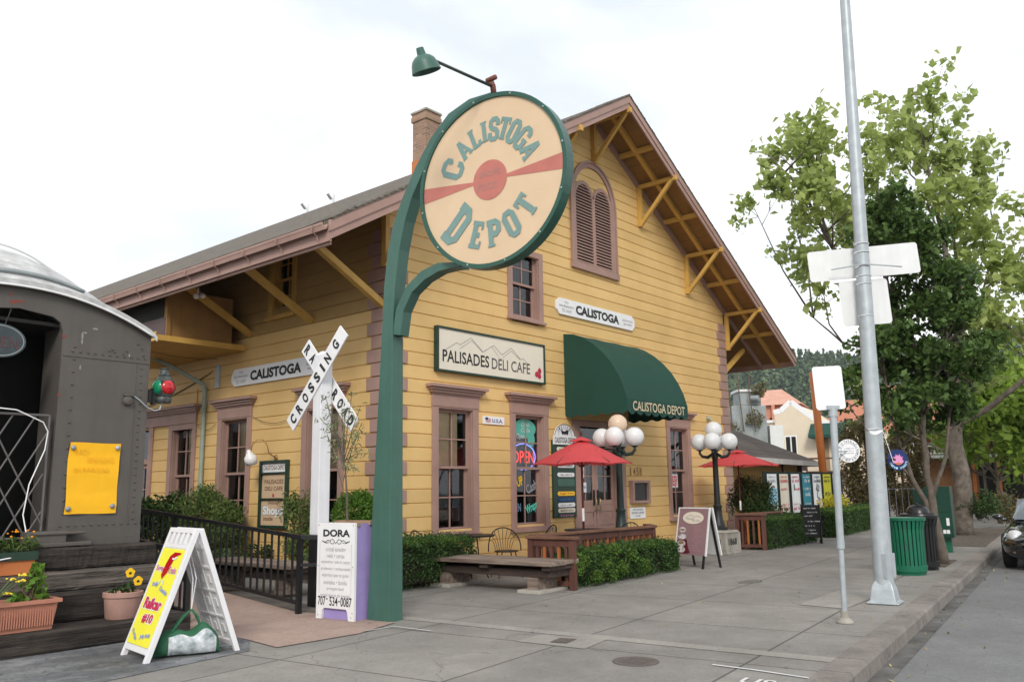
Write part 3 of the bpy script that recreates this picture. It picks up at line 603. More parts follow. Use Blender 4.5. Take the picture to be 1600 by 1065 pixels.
# side door
b = MB(); b.fbox(SW, -8.42, -8.22, 0, .055, 0, 3.05); b.fbox(SW, -9.62, -9.42, 0, .055, 0, 3.05); b.fbox(SW, -9.42, -8.42, -.1, -.02, 2.2, 2.32); b.fbox(SW, -9.42, -8.42, -.14, -.06, .02, 1.0); wframe(b, SW, -9.42, -8.42, 1.0, 2.2, -.12, .12, .05)
sdoor = b.build('side_door', 'trim', depot); b = MB(); rectf(b, SW, -9.4, -8.44, 1.0, 3.0, -.14); b.build('pane', 'glass', sdoor)
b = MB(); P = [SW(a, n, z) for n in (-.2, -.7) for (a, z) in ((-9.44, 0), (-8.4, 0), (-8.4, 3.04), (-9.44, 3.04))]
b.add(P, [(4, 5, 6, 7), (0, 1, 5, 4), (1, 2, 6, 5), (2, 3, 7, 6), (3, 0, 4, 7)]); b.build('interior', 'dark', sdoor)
# entrance: double door under the awning
b = MB(); b.fbox(FW, 5.42, 5.66, 0, .055, 0, 3.0); b.fbox(FW, 7.24, 7.48, 0, .055, 0, 3.0); b.fbox(FW, 5.66, 7.24, .001, .054, 2.86, 3.0); b.fbox(FW, 5.66, 7.24, -.18, -.04, 2.40, 2.50)
b.fbox(FW, 5.65, 5.68, -.2, .01, 0, 2.9); b.fbox(FW, 7.22, 7.25, -.2, .01, 0, 2.9); b.fbox(FW, 5.4, 7.5, -.2, .12, -.02, .05)
doorf = b.build('door_frame', 'trim', depot, bevel=.004)
b = MB(); rectf(b, FW, 5.68, 7.22, 2.5, 2.86, -.12); b.build('transom_pane', 'glass', doorf)
for a0, a1, hs in ((5.69, 6.445, 1), (6.455, 7.21, -1)):
    b = MB(); b.fbox(FW, a0, a1, -.17, -.12, .06, 2.39) if False else None
    wframe(b, FW, a0, a1, 1.12, 2.38, -.17, .10, .05); b.fbox(FW, a0, a1, -.165, -.125, .06, 1.12)
    for q0, q1, r0, r1 in ((a0+.02, a0+.10, .08, 1.1), (a1-.10, a1-.02, .08, 1.1), (a0+.1, a1-.1, .96, 1.1), (a0+.1, a1-.1, .08, .24), (a0+.1, a1-.1, .66, .74)): b.fbox(FW, q0, q1, -.125, -.11, r0, r1)
    dr = b.build('door', 'trim', depot, bevel=.003)
    b = MB(); rectf(b, FW, a0+.05, a1-.05, 1.15, 2.35, -.145); b.build('pane', 'glass', dr)
    ue = a1-.07 if hs > 0 else a0+.07
    b = MB(); b.fbox(FW, ue-.035, ue+.035, -.122, -.112, .85, 1.45); b.build('push_plate', 'dark', dr)
    b = MB(); b.tube([FW(ue, -.11, .98), FW(ue, -.05, 1.0), FW(ue, -.045, 1.12), FW(ue, -.05, 1.24), FW(ue, -.11, 1.26)], .012, 8); b.build('handle', mat('brass_handle', (.45, .36, .2), .3, metal=.8), dr, smooth=True)
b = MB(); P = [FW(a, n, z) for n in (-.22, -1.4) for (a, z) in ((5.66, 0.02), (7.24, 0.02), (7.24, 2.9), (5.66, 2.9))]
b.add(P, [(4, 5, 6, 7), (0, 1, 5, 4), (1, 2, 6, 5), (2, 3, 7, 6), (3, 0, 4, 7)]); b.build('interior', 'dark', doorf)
# arched louvred vent
av = MB(); c, hw = ARCH; zs = 8.27; zb = 6.64
def archpts(r, z0, k=20): return [(c-r, z0)]+[(c-r*math.cos(math.pi*i/k), zs+r*1.12*math.sin(math.pi*i/k)) for i in range(k+1)]+[(c+r, z0)]
for (ro, ri, n0, n1) in ((.93, .80, 0, .055), (.95, .90, .055, .085)):
    A = archpts(ro, zb); B = archpts(ri, zb); m_ = len(A)
    vs_ = [FW(u, n0, z) for u, z in A]+[FW(u, n0, z) for u, z in B]+[FW(u, n1, z) for u, z in A]+[FW(u, n1, z) for u, z in B]
    fs_ = []
    for i in range(m_-1): fs_ += [(2*m_+i, 2*m_+i+1, 3*m_+i+1, 3*m_+i), (i, i+1, 2*m_+i+1, 2*m_+i), (m_+i+1, m_+i, 3*m_+i, 3*m_+i+1)]
    av.add(vs_, fs_)
av.fbox(FW, c-.97, c+.97, 0, .10, zb-.12, zb); av.fbox(FW, c-.055, c+.055, 0, .05, zb, zs+.12); av.fbox(FW, c-.80, c+.80, 0, .048, zb, zb+.07)
av.fbox(FW, c-.80, c-.72, 0, .047, zb, zs); av.fbox(FW, c+.72, c+.80, 0, .047, zb, zs)
for s in (-1, 1):   # heads of the two lights
    uc = c+s*.385; k = 14; A = [(uc-.33*math.cos(math.pi*i/k), zs+.33*1.2*math.sin(math.pi*i/k)) for i in range(k+1)]; B = [(uc-.43*math.cos(math.pi*i/k), zs+.40*1.22*math.sin(math.pi*i/k)) for i in range(k+1)]
    m_ = k+1; av.add([FW(u, .046, z) for u, z in A]+[FW(u, .046, z) for u, z in B]+[FW(u, .0, z) for u, z in A]+[FW(u, 0, z) for u, z in B], [(i, i+1, m_+i+1, m_+i) for i in range(k)]+[(i, 2*m_+i, 2*m_+i+1, i+1) for i in range(k)])
vent = av.build('arched_vent', 'trim', depot)
b = MB()
for s in (-1, 1):
    uc = c+s*.385; z = zb+.09
    while z < zs+.36:
        hw_ = .33 if z < zs else .33*math.sqrt(max(0.02, 1-((z-zs)/.396)**2)); b.add([FW(uc-hw_, .005, z+.05), FW(uc+hw_, .005, z+.05), FW(uc+hw_, .05, z), FW(uc-hw_, .05, z), FW(uc-hw_, .005, z+.035), FW(uc+hw_, .005, z+.035), FW(uc+hw_, .05, z-.014), FW(uc-hw_, .05, z-.014)], [(0, 1, 2, 3), (7, 6, 5, 4), (3, 2, 6, 7)]); z += .075
b.build('louvre', 'trim', vent)
b = MB(); polyf(b, FW, [(c-.75, zb+.05)]+[(c-.75*math.cos(math.pi*i/16), zs+.2*math.sin(math.pi*i/16)) for i in range(17)]+[(c+.75, zb+.05)], -.03); 
for s in (-1, 1): polyf(b, FW, [(c+s*.385+.36*math.cos(2*math.pi*i/20), zs+.42*math.sin(2*math.pi*i/20)) for i in range(20)], .003)
b.build('vent_backing', 'dark', vent)
b = MB(); polyf(b, FW, [(u, z) for u, z in archpts(.81, zs-.02)], .0015); b.build('tympanum', 'siding', vent)

# roof
b = MB(); XL, XR, YF = -2.12, 15.55, -1.12
zl = APEX-K*(RX-XL); zr = APEX-K*(XR-RX)
b.prism([(RX, YF, APEX), (XL, YF, zl), (XL, YF, zl-.13), (RX, YF, APEX-.15), (XR, YF, zr-.13), (XR, YF, zr)], (0, YB+1.5-YF, 0))
for i in range(110):   # shingle courses showing at the right rake, as small steps
    t = i/110; x = RX+(XR-RX)*t; x2 = RX+(XR-RX)*(t+1/110*1.1); q = random.uniform(.01, .035)
    b.add([(x, YF-.05, APEX-K*(x-RX)+q), (x2, YF-.05, APEX-K*(x2-RX)+.003), (x2, YF+.5, APEX-K*(x2-RX)+.003), (x, YF+.5, APEX-K*(x-RX)+q), (x, YF-.05, APEX-K*(x-RX)-.03), (x2, YF-.05, APEX-K*(x2-RX)-.03)], [(0, 1, 2, 3), (4, 5, 1, 0)])
    if i % 2 == 0:
        x = RX-(RX-XL)*t; x2 = RX-(RX-XL)*(t+1/110*2.1)
        b.add([(x, YF-.05, APEX-K*(RX-x)+q), (x2, YF-.05, APEX-K*(RX-x2)+.003), (x2, YF+.5, APEX-K*(RX-x2)+.003), (x, YF+.5, APEX-K*(RX-x)+q), (x, YF-.05, APEX-K*(RX-x)-.03), (x2, YF-.05, APEX-K*(RX-x2)-.03)], [(0, 3, 2, 1), (4, 0, 1, 5)])
roof = b.build('roof', 'shingle', depot)
b = MB()   # soffit boards with their dark joints as geometry lines
for x0_, x1_ in ((XL+.02, RX), (RX, XR-.02)):
    for (ya, yb) in ((YF+.03, -.02), (-.02, YB)):
        z_ = lambda x: APEX-.165-K*abs(x-RX)
        nb = 40
        for i in range(nb):
            xa = x0_+(x1_-x0_)*i/nb; xb = x0_+(x1_-x0_)*(i+.97)/nb
            b.add([(xa, ya, z_(xa)), (xb, ya, z_(xb)), (xb, yb, z_(xb)), (xa, yb, z_(xa))], [(0, 1, 2, 3)])
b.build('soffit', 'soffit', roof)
def rake(name, dz0, dz1, y0, y1, m, xl=XL, xr=XR, par=None):
    b = MB(); z_ = lambda x: APEX-K*abs(x-RX)
    P = [(xl, y0, z_(xl)-dz0), (RX, y0, APEX-dz0), (xr, y0, z_(xr)-dz0), (xr, y0, z_(xr)-dz1), (RX, y0, APEX-dz1), (xl, y0, z_(xl)-dz1)]
    b.prism(P, (0, y1-y0, 0)); return b.build(name, m, par or depot)
rake('rake_fascia', .022, .20, YF-.035, YF+.01, 'trim', XL-.02, XR+.01)
rake('rake_trim', .20, .335, YF-.012, YF+.03, 'trim', XL+.0, XR-.1)
rake('rafter', .168, .30, -.62, -.52, 'wood_y', XL+.05, XR-.03); rake('rafter', .168, .34, -.075, -.024, 'trim', XL+.05, XR-.03)
b = MB(); b.box(XL-.01, XL+.04, YF+.0, YB+1, zl-.36, zl-.14); b.box(XL+.04, XL+.075, YF+.05, YB+1, zl-.4, zl-.30); b.build('eave_fascia', 'trim', depot)
b = MB(); b.box(XR-.04, XR+.01, YF+.0, YB+1, zr-.30, zr-.12); b.build('eave_fascia', 'trim', depot)
b = MB()
prof = [(0, 0), (-.03, -.035), (-.10, -.055), (-.115, -.02), (-.13, .0), (-.13, .018), (-.10, .018), (-.10, .0), (-.09, -.025), (-.03, -.015), (-.01, .018), (0, .018)]
b.prism([(XL-.012+x, YF+.02, zl-.12+z*1.6) for x, z in prof], (0, YB+.8, 0)); gut = b.build('gutter', 'trim', depot)
for i in range(24):
    y = YF+.25+i*.95; b = MB(); b.tube([(XL-.03, y, zl-.32), (XL-.05, y, zl-.25), (XL-.10, y, zl-.215), (XL-.145, y, zl-.17), (XL-.15, y, zl-.10)], .012, 6); b.build('gutter_hook', 'trim', gut)
# chimney
b = MB(); cx, cy = RX, 5.85; b.box(cx-.28, cx+.28, cy-.28, cy+.28, 10.2, 12.15); b.box(cx-.32, cx+.32, cy-.32, cy+.32, 12.15, 12.3); b.box(cx-.30, cx+.30, cy-.30, cy+.30, 12.3, 12.4)
ch = b.build('chimney', 'brick', roof); b = MB(); b.box(cx-.33, cx+.33, cy-.33, cy+.33, 12.4, 12.46); b.build('chimney_cap', 'oldconc', ch)
b = MB(); b.box(cx-.30, cx+.30, cy-.30, cy+.30, 10.3, 10.95); b.build('flashing', 'terra2', ch)
for y in (10.2, 11.6):
    b = MB(); b.tube([(RX, y, 10.7), (RX, y, 11.02)], .04, 10); b.tube([(RX-.1, y, 10.85), (RX-.35, y-.12, 10.95)], .05, 8); b.build('roof_vent', 'alu', roof)
# gable brackets
for xb in (RX, 8.57, 10.92, 13.17, 4.49, 2.14, -.11):
    zt = min(under(xb)-.06, 10.42); s = .095
    b = MB(); b.box(xb-s/2, xb+s/2, -.14, -.022, zt-1.12, zt); b.box(xb-s/2, xb+s/2, -1.10, -.14, zt-.10, zt); b.beam((xb, -.11, zt-1.06), (xb, -1.08, zt-.05), s*.94, s)
    b.box(xb-s*.6, xb+s*.6, -1.19, -1.10, zt-.12, zt+.01); b.build('gable_bracket', 'wood_y', depot, bevel=.005)
for xb in (7.7, 9.8, 12.1, 14.2, 5.3, 3.2, 1.0): b = MB(); b.box(xb-.05, xb+.05, -1.08, -.08, under(xb)-.10, under(xb)+.015); b.build('purlin', 'wood_y', depot)
for i in range(8):
    y = .07+i*2.1
    b = MB(); b.beam((-.02, y, 4.80), (-1.98, y, 5.20+.02), .11, .12) if False else b.beam((-.02, y, 4.76), (-1.62, y, 5.62), .12, .12); b.build('eave_brace', 'wood_y', depot, bevel=.008)
    if i < 2:
        b = MB(); b.beam((W+.02, y, 4.78), (W+1.45, y, 5.62), .10, .12); b.build('eave_brace', 'wood_y', depot)
for i in range(15):
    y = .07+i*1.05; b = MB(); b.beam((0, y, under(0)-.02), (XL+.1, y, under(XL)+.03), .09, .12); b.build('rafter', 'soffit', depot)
# awning
A0, A1 = 5.18, 7.72; ap = [(.02, 4.90), (.30, 4.86), (.56, 4.75), (.82, 4.58), (1.05, 4.38), (1.27, 4.13), (1.44, 3.86), (1.56, 3.60), (1.64, 3.33)]
b = MB(); nx = 14; rows = []
for (n_, z) in ap:
    rows.append([FW(A0+(A1-A0)*i/nx, n_-.012*math.sin(math.pi*((i*3/nx) % 1))*(1 if n_ > .1 else 0), z-.014*math.sin(math.pi*((i*3/nx) % 1))) for i in range(nx+1)])
b.grid(rows)
for a in (A0, A1): b.add([FW(a, n_, z) for n_, z in ap]+[FW(a, .02, 3.33)], [tuple(range(len(ap)+1))])
nv = 48; b.grid([[FW(A0+(A1-A0)*i/nv, 1.645, 3.33) for i in range(nv+1)], [FW(A0+(A1-A0)*i/nv, 1.652+.008*math.sin(i*.9), 3.0+.07*(1-abs(math.sin(math.pi*i/nv*8)))) for i in range(nv+1)]])
for a in (A0, A1): b.grid([[FW(a, 1.645*(1-i/24)+.02*(i/24), 3.33) for i in range(25)], [FW(a, 1.645*(1-i/24)+.02*(i/24), 3.02+.06*(1-abs(math.sin(math.pi*i/24*5)))) for i in range(25)]])
awn = b.build('awning', 'awning', depot, smooth=True, auto=40)
b = MB(); fa = frame((0, 0, 0), (1, 0, 0), (0, -1, 0)); text(b, 'CALISTOGA DEPOT', fa, 5.36, 3.09, 2.18, .20, 1.668, .012); b.build('lettering', 'awntext', awn)
b = MB()
for a in (A0+.03, A1-.03): b.tube([FW(a, .03, 3.33), FW(a, 1.6, 3.33)], .014, 6); b.tube([FW(a, n_-.02, z-.02) for n_, z in ap], .014, 6)
b.tube([FW(A0+.03, 1.6, 3.33), FW(A1-.03, 1.6, 3.33)], .014, 6); b.build('awning_frame', 'iron', awn)
# downspout and eave box
b = MB(); b.tube([(XL-.05, 8.1, 5.40), (XL+.0, 8.05, 5.28), (-.55, 6.45, 4.25), (-.12, 5.93, 3.86), (-.09, 5.90, 3.78), (-.09, 5.90, .05)], .048, 10); dsp = b.build('downspout', 'downs', depot, smooth=True, auto=40)
b = MB(); b.box(-2.0, -.02, 4.42, 8.2, 4.44, 4.55); b.box(-2.02, -2.0, 4.40, 8.2, 4.42, 4.60); ebx = b.build('eave_platform', 'wood_y', depot)
b = MB(); b.box(-1.72, -.3, 4.55, 7.6, 4.55, 5.52)
for u in (-1.45, -1.1, -.75): b.box(u-.004, u+.004, 4.544, 4.55, 4.6, 5.45)
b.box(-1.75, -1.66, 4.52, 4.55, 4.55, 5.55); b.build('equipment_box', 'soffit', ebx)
b = MB(); b.box(-1.735, -1.725, 4.7, 7.5, 4.95, 5.45); b.build('louvre_panel', 'dark', ebx)
b = MB(); b.box(-1.74, -1.72, 4.56, 7.6, 4.90, 4.95); b.box(-1.735, -1.722, 4.56, 7.6, 4.57, 4.90); b.build('side_panel', mat('plum_panel', (.10, .07, .07), .7, .1, 5), ebx)
b = MB(); b.tube([(-1.3, 4.2, 5.55), (-1.3, 4.2, 5.42)], .02, 8); b.sphere((-1.36, 4.15, 5.36), .06); b.sphere((-1.24, 4.12, 5.38), .055); b.build('flood_light', 'bulbw', depot, smooth=True)
for (p, q, sag) in (((-2.0, 5.6, 4.5), (-.03, 5.55, 4.4), .1), ((-.03, 5.7, 4.15), (-.03, 11.5, 3.5), .25), ((-.03, 5.75, 4.1), (-.03, 12.0, 3.3), .2), ((-.06, 6.2, 2.98), (-.06, 5.45, 2.96), .12), ((-.06, 4.0, 3.02), (-.06, 2.45, 3.0), .16)):
    b = MB(); b.tube([Vector(p).lerp(Vector(q), t/8)-Vector((0, 0, sag*4*t/8*(1-t/8))) for t in range(9)], .005, 5); b.build('cable', 'wire', depot)
b = MB(); b.fbox(SW, -5.55, -5.40, .02, .06, 3.75, 4.25); b.build('conduit_box', 'galv', depot)
b = MB(); b.fbox(SW, -6.35, -6.31, .02, .035, 3.2, 3.8); b.build('batten', 'wood_y', depot)

# ================================================================ SIGNS ON THE DEPOT
def chamfer_board(b, fr, u0, u1, z0, z1, c, n0, n1):
    P = [(u0+c, z0), (u1-c, z0), (u1, z0+c), (u1, z1-c), (u1-c, z1), (u0+c, z1), (u0, z1-c), (u0, z0+c)]
    o = fr(0, 0, 0); off = fr(0, n1-n0, 0)-o; b.prism([fr(u, n0, z) for u, z in P], off)
def station_sign(fr, u0, u1, z0, z1, label, left, right):
    t = thing('station_sign', label, 'sign', fr((u0+u1)/2, .03, z0), group='white station name boards'); H = z1-z0; Wd = u1-u0
    b = MB(); chamfer_board(b, fr, u0, u1, z0, z1, .11, .022, .065); b.build('board', 'white', t)
    b = MB(); text(b, 'CALISTOGA', fr, u0+.225*Wd, z0+.2*H, .555*Wd, .58*H, .069, .045); b.build('lettering', 'ink', t)
    b = MB(); uc = u0+.115*Wd; text(b, 'TO', fr, uc-.07, z0+.70*H, .14, .14*H, .069, .01); text(b, 'SAN FRANCISCO', fr, uc-.27, z0+.47*H, .54, .13*H, .069, .01); text(b, left, fr, uc-.17, z0+.14*H, .34, .22*H, .069, .0)
    uc = u0+.90*Wd; text(b, 'ELEVATION', fr, uc-.22, z0+.52*H, .44, .12*H, .069, .01); text(b, right, fr, uc-.18, z0+.28*H, .36, .12*H, .069, .01); b.build('lettering', 'inkgrey', t)
station_sign(FW, 4.90, 8.10, 5.34, 5.71, 'white CALISTOGA name board high on the gable wall above the awning', '73 1/4 M', '365 FEET')
station_sign(SW, -4.88, -1.70, 3.71, 4.07, 'white CALISTOGA name board on the side wall behind the crossing post', '73 1/4 M', '365 FEET')
t = thing('cafe_sign', 'long cream PALISADES DELI CAFE sign with mountain outline in dark green frame', 'sign', FW(2.75, .05, 3.7))
b = MB(); b.fbox(FW, 1.19, 4.34, .02, .10, 3.72, 4.50); b.build('board', 'cream', t)
b = MB()
for q in ((1.15, 1.19, 3.68, 4.54), (4.34, 4.38, 3.68, 4.54), (1.19, 4.34, 3.68, 3.72), (1.19, 4.34, 4.50, 4.54)): b.fbox(FW, q[0], q[1], .018, .125, q[2], q[3])
b.build('frame', 'frameg', t, bevel=.004)
b = MB(); text(b, 'PALISADES', FW, 1.30, 3.87, 1.30, .235, .104, .015); b.build('lettering', 'ink', t)
b = MB(); text(b, 'DELI CAFE', FW, 2.68, 3.86, 1.20, .225, .104, .008); b.build('lettering', mat('dark_grey_lettering', (.10, .095, .09), .6), t)
b = MB(); strip(b, [(1.38, 4.10), (1.68, 4.27), (1.78, 4.24), (2.08, 4.41), (2.43, 4.17), (2.66, 4.30), (2.74, 4.34), (2.98, 4.18), (3.02, 4.19), (3.28, 4.35), (3.58, 4.14), (3.65, 4.17), (3.86, 4.04)], FW, .010, .104)
strip(b, [(1.76, 4.16), (2.10, 4.36), (2.42, 4.16)], FW, .008, .1045); strip(b, [(2.45, 4.19), (2.68, 4.31), (2.95, 4.08), (3.28, 4.29), (3.56, 4.14)], FW, .008, .1045); b.build('mountain_outline', 'inkgrey', t)
b = MB()
for (u, z) in ((4.10, 3.88), (4.20, 3.96), (4.19, 3.85)): discf(b, FW, u, z, .06, .06, .104+u*.0002)
strip(b, [(4.12, 3.93), (4.20, 4.04), (4.22, 4.0)], FW, .012, .1055); b.build('berry_emblem', mat('berry_red', (.45, .03, .06), .5), t)
t = thing('wall_plate', 'small white U.S.A. plate with flag between two ground floor windows', 'sign', FW(2.8, .03, 2.77))
b = MB(); b.fbox(FW, 2.48, 3.11, .022, .04, 2.765, 2.92); b.build('board', 'white', t)
b = MB(); text(b, 'U.S.A.', FW, 2.74, 2.80, .32, .075, .044, .02); b.build('lettering', mat('navy_lettering', (.05, .07, .22), .6), t)
b = MB()
for k in range(4): rectf(b, FW, 2.55, 2.70, 2.80+k*.022, 2.811+k*.022, .043)
b.build('flag_stripe', 'lens_r', t); b = MB(); rectf(b, FW, 2.54, 2.62, 2.845, 2.895, .044); b.build('flag_canton', 'navy', t)
# tenant directory board
t = thing('directory_board', 'tall dark green tenant board with round white HISTORIC top beside the door', 'sign', FW(5.05, .03, .87))
b = MB(); b.fbox(FW, 4.64, 5.44, .022, .075, .88, 2.52); b.build('board', 'frameg', t, bevel=.004)
b = MB(); b.fbox(FW, 4.64, 5.46, .076, .095, 2.43, 2.62); P = [(5.05+.37*math.cos(math.pi*i/20), 2.60+.28*math.sin(math.pi*i/20)) for i in range(21)]; b.prism([FW(u, .07, z) for u, z in P], FW(0, .02, 0)-FW(0, 0, 0)); b.build('arched_top', 'white', t)
b = MB(); strip(b, [(5.05+.36*math.cos(math.pi*i/20), 2.60+.27*math.sin(math.pi*i/20)) for i in range(21)], FW, .016, .094); strip(b, [(5.05+.24*math.cos(math.pi*i/20), 2.62+.16*math.sin(math.pi*i/20)) for i in range(21)], FW, .008, .094)
text(b, 'CALISTOGA DEPOT', FW, 4.68, 2.465, .74, .12, .099, .012)
for i, ch_ in enumerate('HISTORIC'):
    a = math.pi*(.80-.60*i/7); u, z = 5.05+.30*math.cos(a), 2.605+.215*math.sin(a); text(b, ch_, FW, u-.020, z-.022, .040, .046, .0945, .01, rot=(a-math.pi/2)*.8)
b.fbox(FW, 4.94, 5.17, .092, .098, 2.66, 2.72); b.fbox(FW, 4.92, 4.97, .092, .098, 2.70, 2.745); b.fbox(FW, 5.08, 5.18, .092, .098, 2.71, 2.745)
for u in (4.97, 5.05, 5.13): discf(b, FW, u, 2.66, .02, .02, .099)
b.build('lettering', 'ink', t)
for i, (s, z, mc, tcol) in enumerate((('~', 2.33, 'cream', 'ink'), ('~', 2.17, 'ban_w', 'ink'), ('~', 1.98, 'ban_w', 'ink'), ('~', 1.785, 'white', 'inkgrey'), ('', 1.62, 'postg', 'teal'), ('Sugar Train', 1.385, 'yello', 'lens_r'), ('~', 1.265, 'navy', 'petrol'), ('~', 1.145, 'white', 'inkgrey'), ('~', 1.03, 'cream', 'frameg'), ('~', .925, 'frameg', 'pink'))):
    b = MB(); H = .09 if s else .16; cc = .03; P = [(4.77+cc, z-H/2), (5.37-cc, z-H/2), (5.37, z-H/2+cc), (5.37, z+H/2-cc), (5.37-cc, z+H/2), (4.77+cc, z+H/2), (4.77, z+H/2-cc), (4.77, z-H/2+cc)]
    b.prism([FW(u, .0755, q) for u, q in P], FW(0, .012, 0)-FW(0, 0, 0)); nb_ = b.build('name_plate', mc, t)
    if s:
        b = MB(); (scribble(b, FW, 4.84, z-.02, .46, .04, .0905) if s == '~' else text(b, s, FW, 4.83, z-.026, .48, .052, .0905, .012)); b.build('lettering', tcol, nb_)
# smaller wall things
t = thing('bronze_plaque', 'dark slate plaque in mauve wooden frame on the wall right of the door', 'plaque', FW(8.0, .03, 1.13))
b = MB(); b.fbox(FW, 7.72, 8.36, .022, .06, 1.17, 1.60); b.build('slab', 'plaque', t); b = MB()
for q in ((7.64, 7.72, 1.12, 1.66), (8.36, 8.44, 1.12, 1.66), (7.72, 8.36, 1.12, 1.18), (7.72, 8.36, 1.60, 1.66)): b.fbox(FW, q[0], q[1], .02, .13, q[2], q[3])
b.build('frame', 'trim', t, bevel=.004)
t = thing('wall_plate', 'small white notice with three lines of lettering below the slate plaque', 'sign', FW(7.95, .03, .78))
b = MB(); b.fbox(FW, 7.63, 8.30, .022, .04, .76, 1.02); b.build('board', 'white', t); b = MB(); lines(b, ['STATE HISTORICAL', 'REGISTERED LANDMARK', 'No. 687'], FW, 7.965, .99, .072, .045, .55, .044, .015); b.build('lettering', 'inkgrey', t)
t = thing('house_number', 'brown numerals 1458 on the yellow boards above the slate plaque', 'number', FW(7.95, .03, 1.78))
b = MB()
for i, ch_ in enumerate('1458'): text(b, ch_, FW, 7.70+i*.14, 1.78, .10 if i else .045, .19, .03, .015)
b.build('numerals', mat('brown_numeral', (.26, .14, .04), .6), t)
b = MB(); b.sphere(FW(11.75, .06, 3.35), .06); b.tube([FW(11.75, .0, 3.42), FW(11.75, .08, 3.40), FW(11.72, .14, 3.28)], .02, 8); tag(b.build('flood_light', 'downs', None, smooth=True), 'small brown flood light on the front wall near the far corner', 'light')
# side wall board and its lamp
t = thing('side_sign_board', 'tall framed board for cafe and shops on the side wall behind the railing', 'sign', SW(-3.2, .03, .85))
b = MB()
for q in ((-3.68, -3.62, .82, 2.12), (-2.80, -2.74, .82, 2.12), (-3.62, -2.80, .82, .87), (-3.62, -2.80, 2.07, 2.12), (-3.62, -2.80, 1.36, 1.39), (-3.62, -2.80, 1.86, 1.89)): b.fbox(SW, q[0], q[1], .02, .09, q[2], q[3])
b.build('frame', 'frameg', t)
b = MB(); rectf(b, SW, -3.62, -2.80, 1.89, 2.07, .05); b.build('name_panel', 'white', t); b = MB(); rectf(b, SW, -3.62, -2.80, .87, 1.36, .05); rectf(b, SW, -3.62, -2.80, 1.39, 1.86, .05); b.build('panel', 'tan', t)
b = MB(); text(b, 'CALISTOGA DEPOT', SW, -3.58, 1.935, .75, .09, .054, .012); text(b, 'PALISADES', SW, -3.53, 1.665, .64, .085, .054, .01); text(b, 'DELI CAFE', SW, -3.51, 1.535, .60, .08, .054, .01); text(b, 'Enticing', SW, -3.38, 1.255, .34, .075, .054, .01, .2); text(b, 'inside', SW, -3.53, .955, .32, .085, .054, .01); b.build('lettering', mat('brown_lettering', (.16, .085, .05), .6), t)
b = MB(); text(b, 'Shops', SW, -3.56, 1.02, .68, .22, .055, .04); b.build('lettering', 'white', t); b = MB(); text(b, 'Shops', SW, -3.575, 1.008, .71, .235, .052, .055); b.build('letter_shadow', mat('grey_blue_shadow_paint', (.16, .18, .22), .7), t)
b = MB(); discf(b, SW, -3.22, 1.44, .03, .038, .054); b.build('berry_emblem', mat('berry_red', (.45, .03, .06), .5), t)
t = thing('gooseneck_lamp', 'white enamel gooseneck lamp on the side wall above the framed shop board', 'lamp', (-.03, 3.2, 2.15))
b = MB(); b.lathe([(.06, 0), (.06, .02), (.02, .03)], (-.02, 3.2, 2.17), 12, Matrix.Rotation(-math.pi/2, 4, 'Y')); b.tube([(-.03, 3.2, 2.17), (-.16, 3.24, 2.25), (-.20, 3.27, 2.42), (-.26, 3.32, 2.52), (-.36, 3.37, 2.52), (-.43, 3.42, 2.42), (-.45, 3.44, 2.28)], .011, 8); b.build('arm', mat('brass_arm', (.35, .22, .08), .4, metal=.5), t, smooth=True)
b = MB(); b.lathe([(.03, .16), (.045, .12), (.07, .07), (.115, .02), (.125, -.05), (.10, -.14), (.095, -.14), (.118, -.05)], (-.45, 3.44, 2.17), 20, Matrix.Rotation(R(-18), 4, 'Y')); b.build('lamp_shade', 'bulbw', t, smooth=True)
# window signs of the second front window (inside the panes)
def winsign(name, label, draw, m, cat='sign'):
    b = MB(); draw(b); o = b.build(name, m); return tag(o, label, cat)
t = thing('neon_sign', 'lit red OPEN neon inside a blue oval in the window by the tenant board', 'neon sign', FW(3.95, -.2, 2.05))
b = MB()
for ring in range(1): b.tube([FW(3.97+.40*math.cos(a), -.20, 2.16+.27*math.sin(a)) for a in [math.pi*2*i/32+.15 for i in range(33)]], .012, 6)
b.build('oval_tube', 'neonb', t)
b = MB(); text(b, 'OPEN', FW, 3.62, 2.03, .70, .25, -.195, .0); b.build('lettering', 'neonr', t)
t = thing('window_sticker', 'mint green oval cafe sticker at the top of the neon window', 'sticker', FW(3.9, -.1, 2.6))
b = MB(); discf(b, FW, 3.90, 2.74, .36, .20, -.084); discf(b, FW, 4.10, 2.52, .12, .15, -.0835); b.build('sticker', mat('mint_vinyl', (.10, .42, .33), .5), t)
b = MB(); text(b, 'Deli', FW, 3.78, 2.78, .26, .09, -.081, .01, .2); text(b, 'Cafe', FW, 3.76, 2.66, .30, .09, -.081, .01, .2); text(b, 'Open', FW, 3.62, 2.50, .26, .13, -.081, .02); b.build('lettering', mat('grey_window_lettering', (.5, .55, .55), .6), t)
for s, u, z, w_, h_, mc, lb in (('SOUP', 3.45, 1.52, .42, .19, 'yello', 'amber SOUP lettering on the lower pane of the neon window'), ('Cash', 3.95, 1.44, .38, .20, 'inkgrey', 'grey Cash lettering on the lower pane of the neon window'), ('OPEN', 3.45, 1.04, .34, .17, mat('slate_blue_lettering', (.12, .22, .36), .6), 'slate blue lettering on the bottom left pane of the neon window'), ('Wraps', 3.95, .98, .38, .24, 'mint', 'mint Wraps lettering on the bottom right pane of the neon window')):
    winsign('window_lettering', lb, lambda b: text(b, s, FW, u, z, w_, h_, -.131, .035, 0, .35 if s in ('SOUP', 'Cash', 'Wraps') else 0), mc, 'lettering')
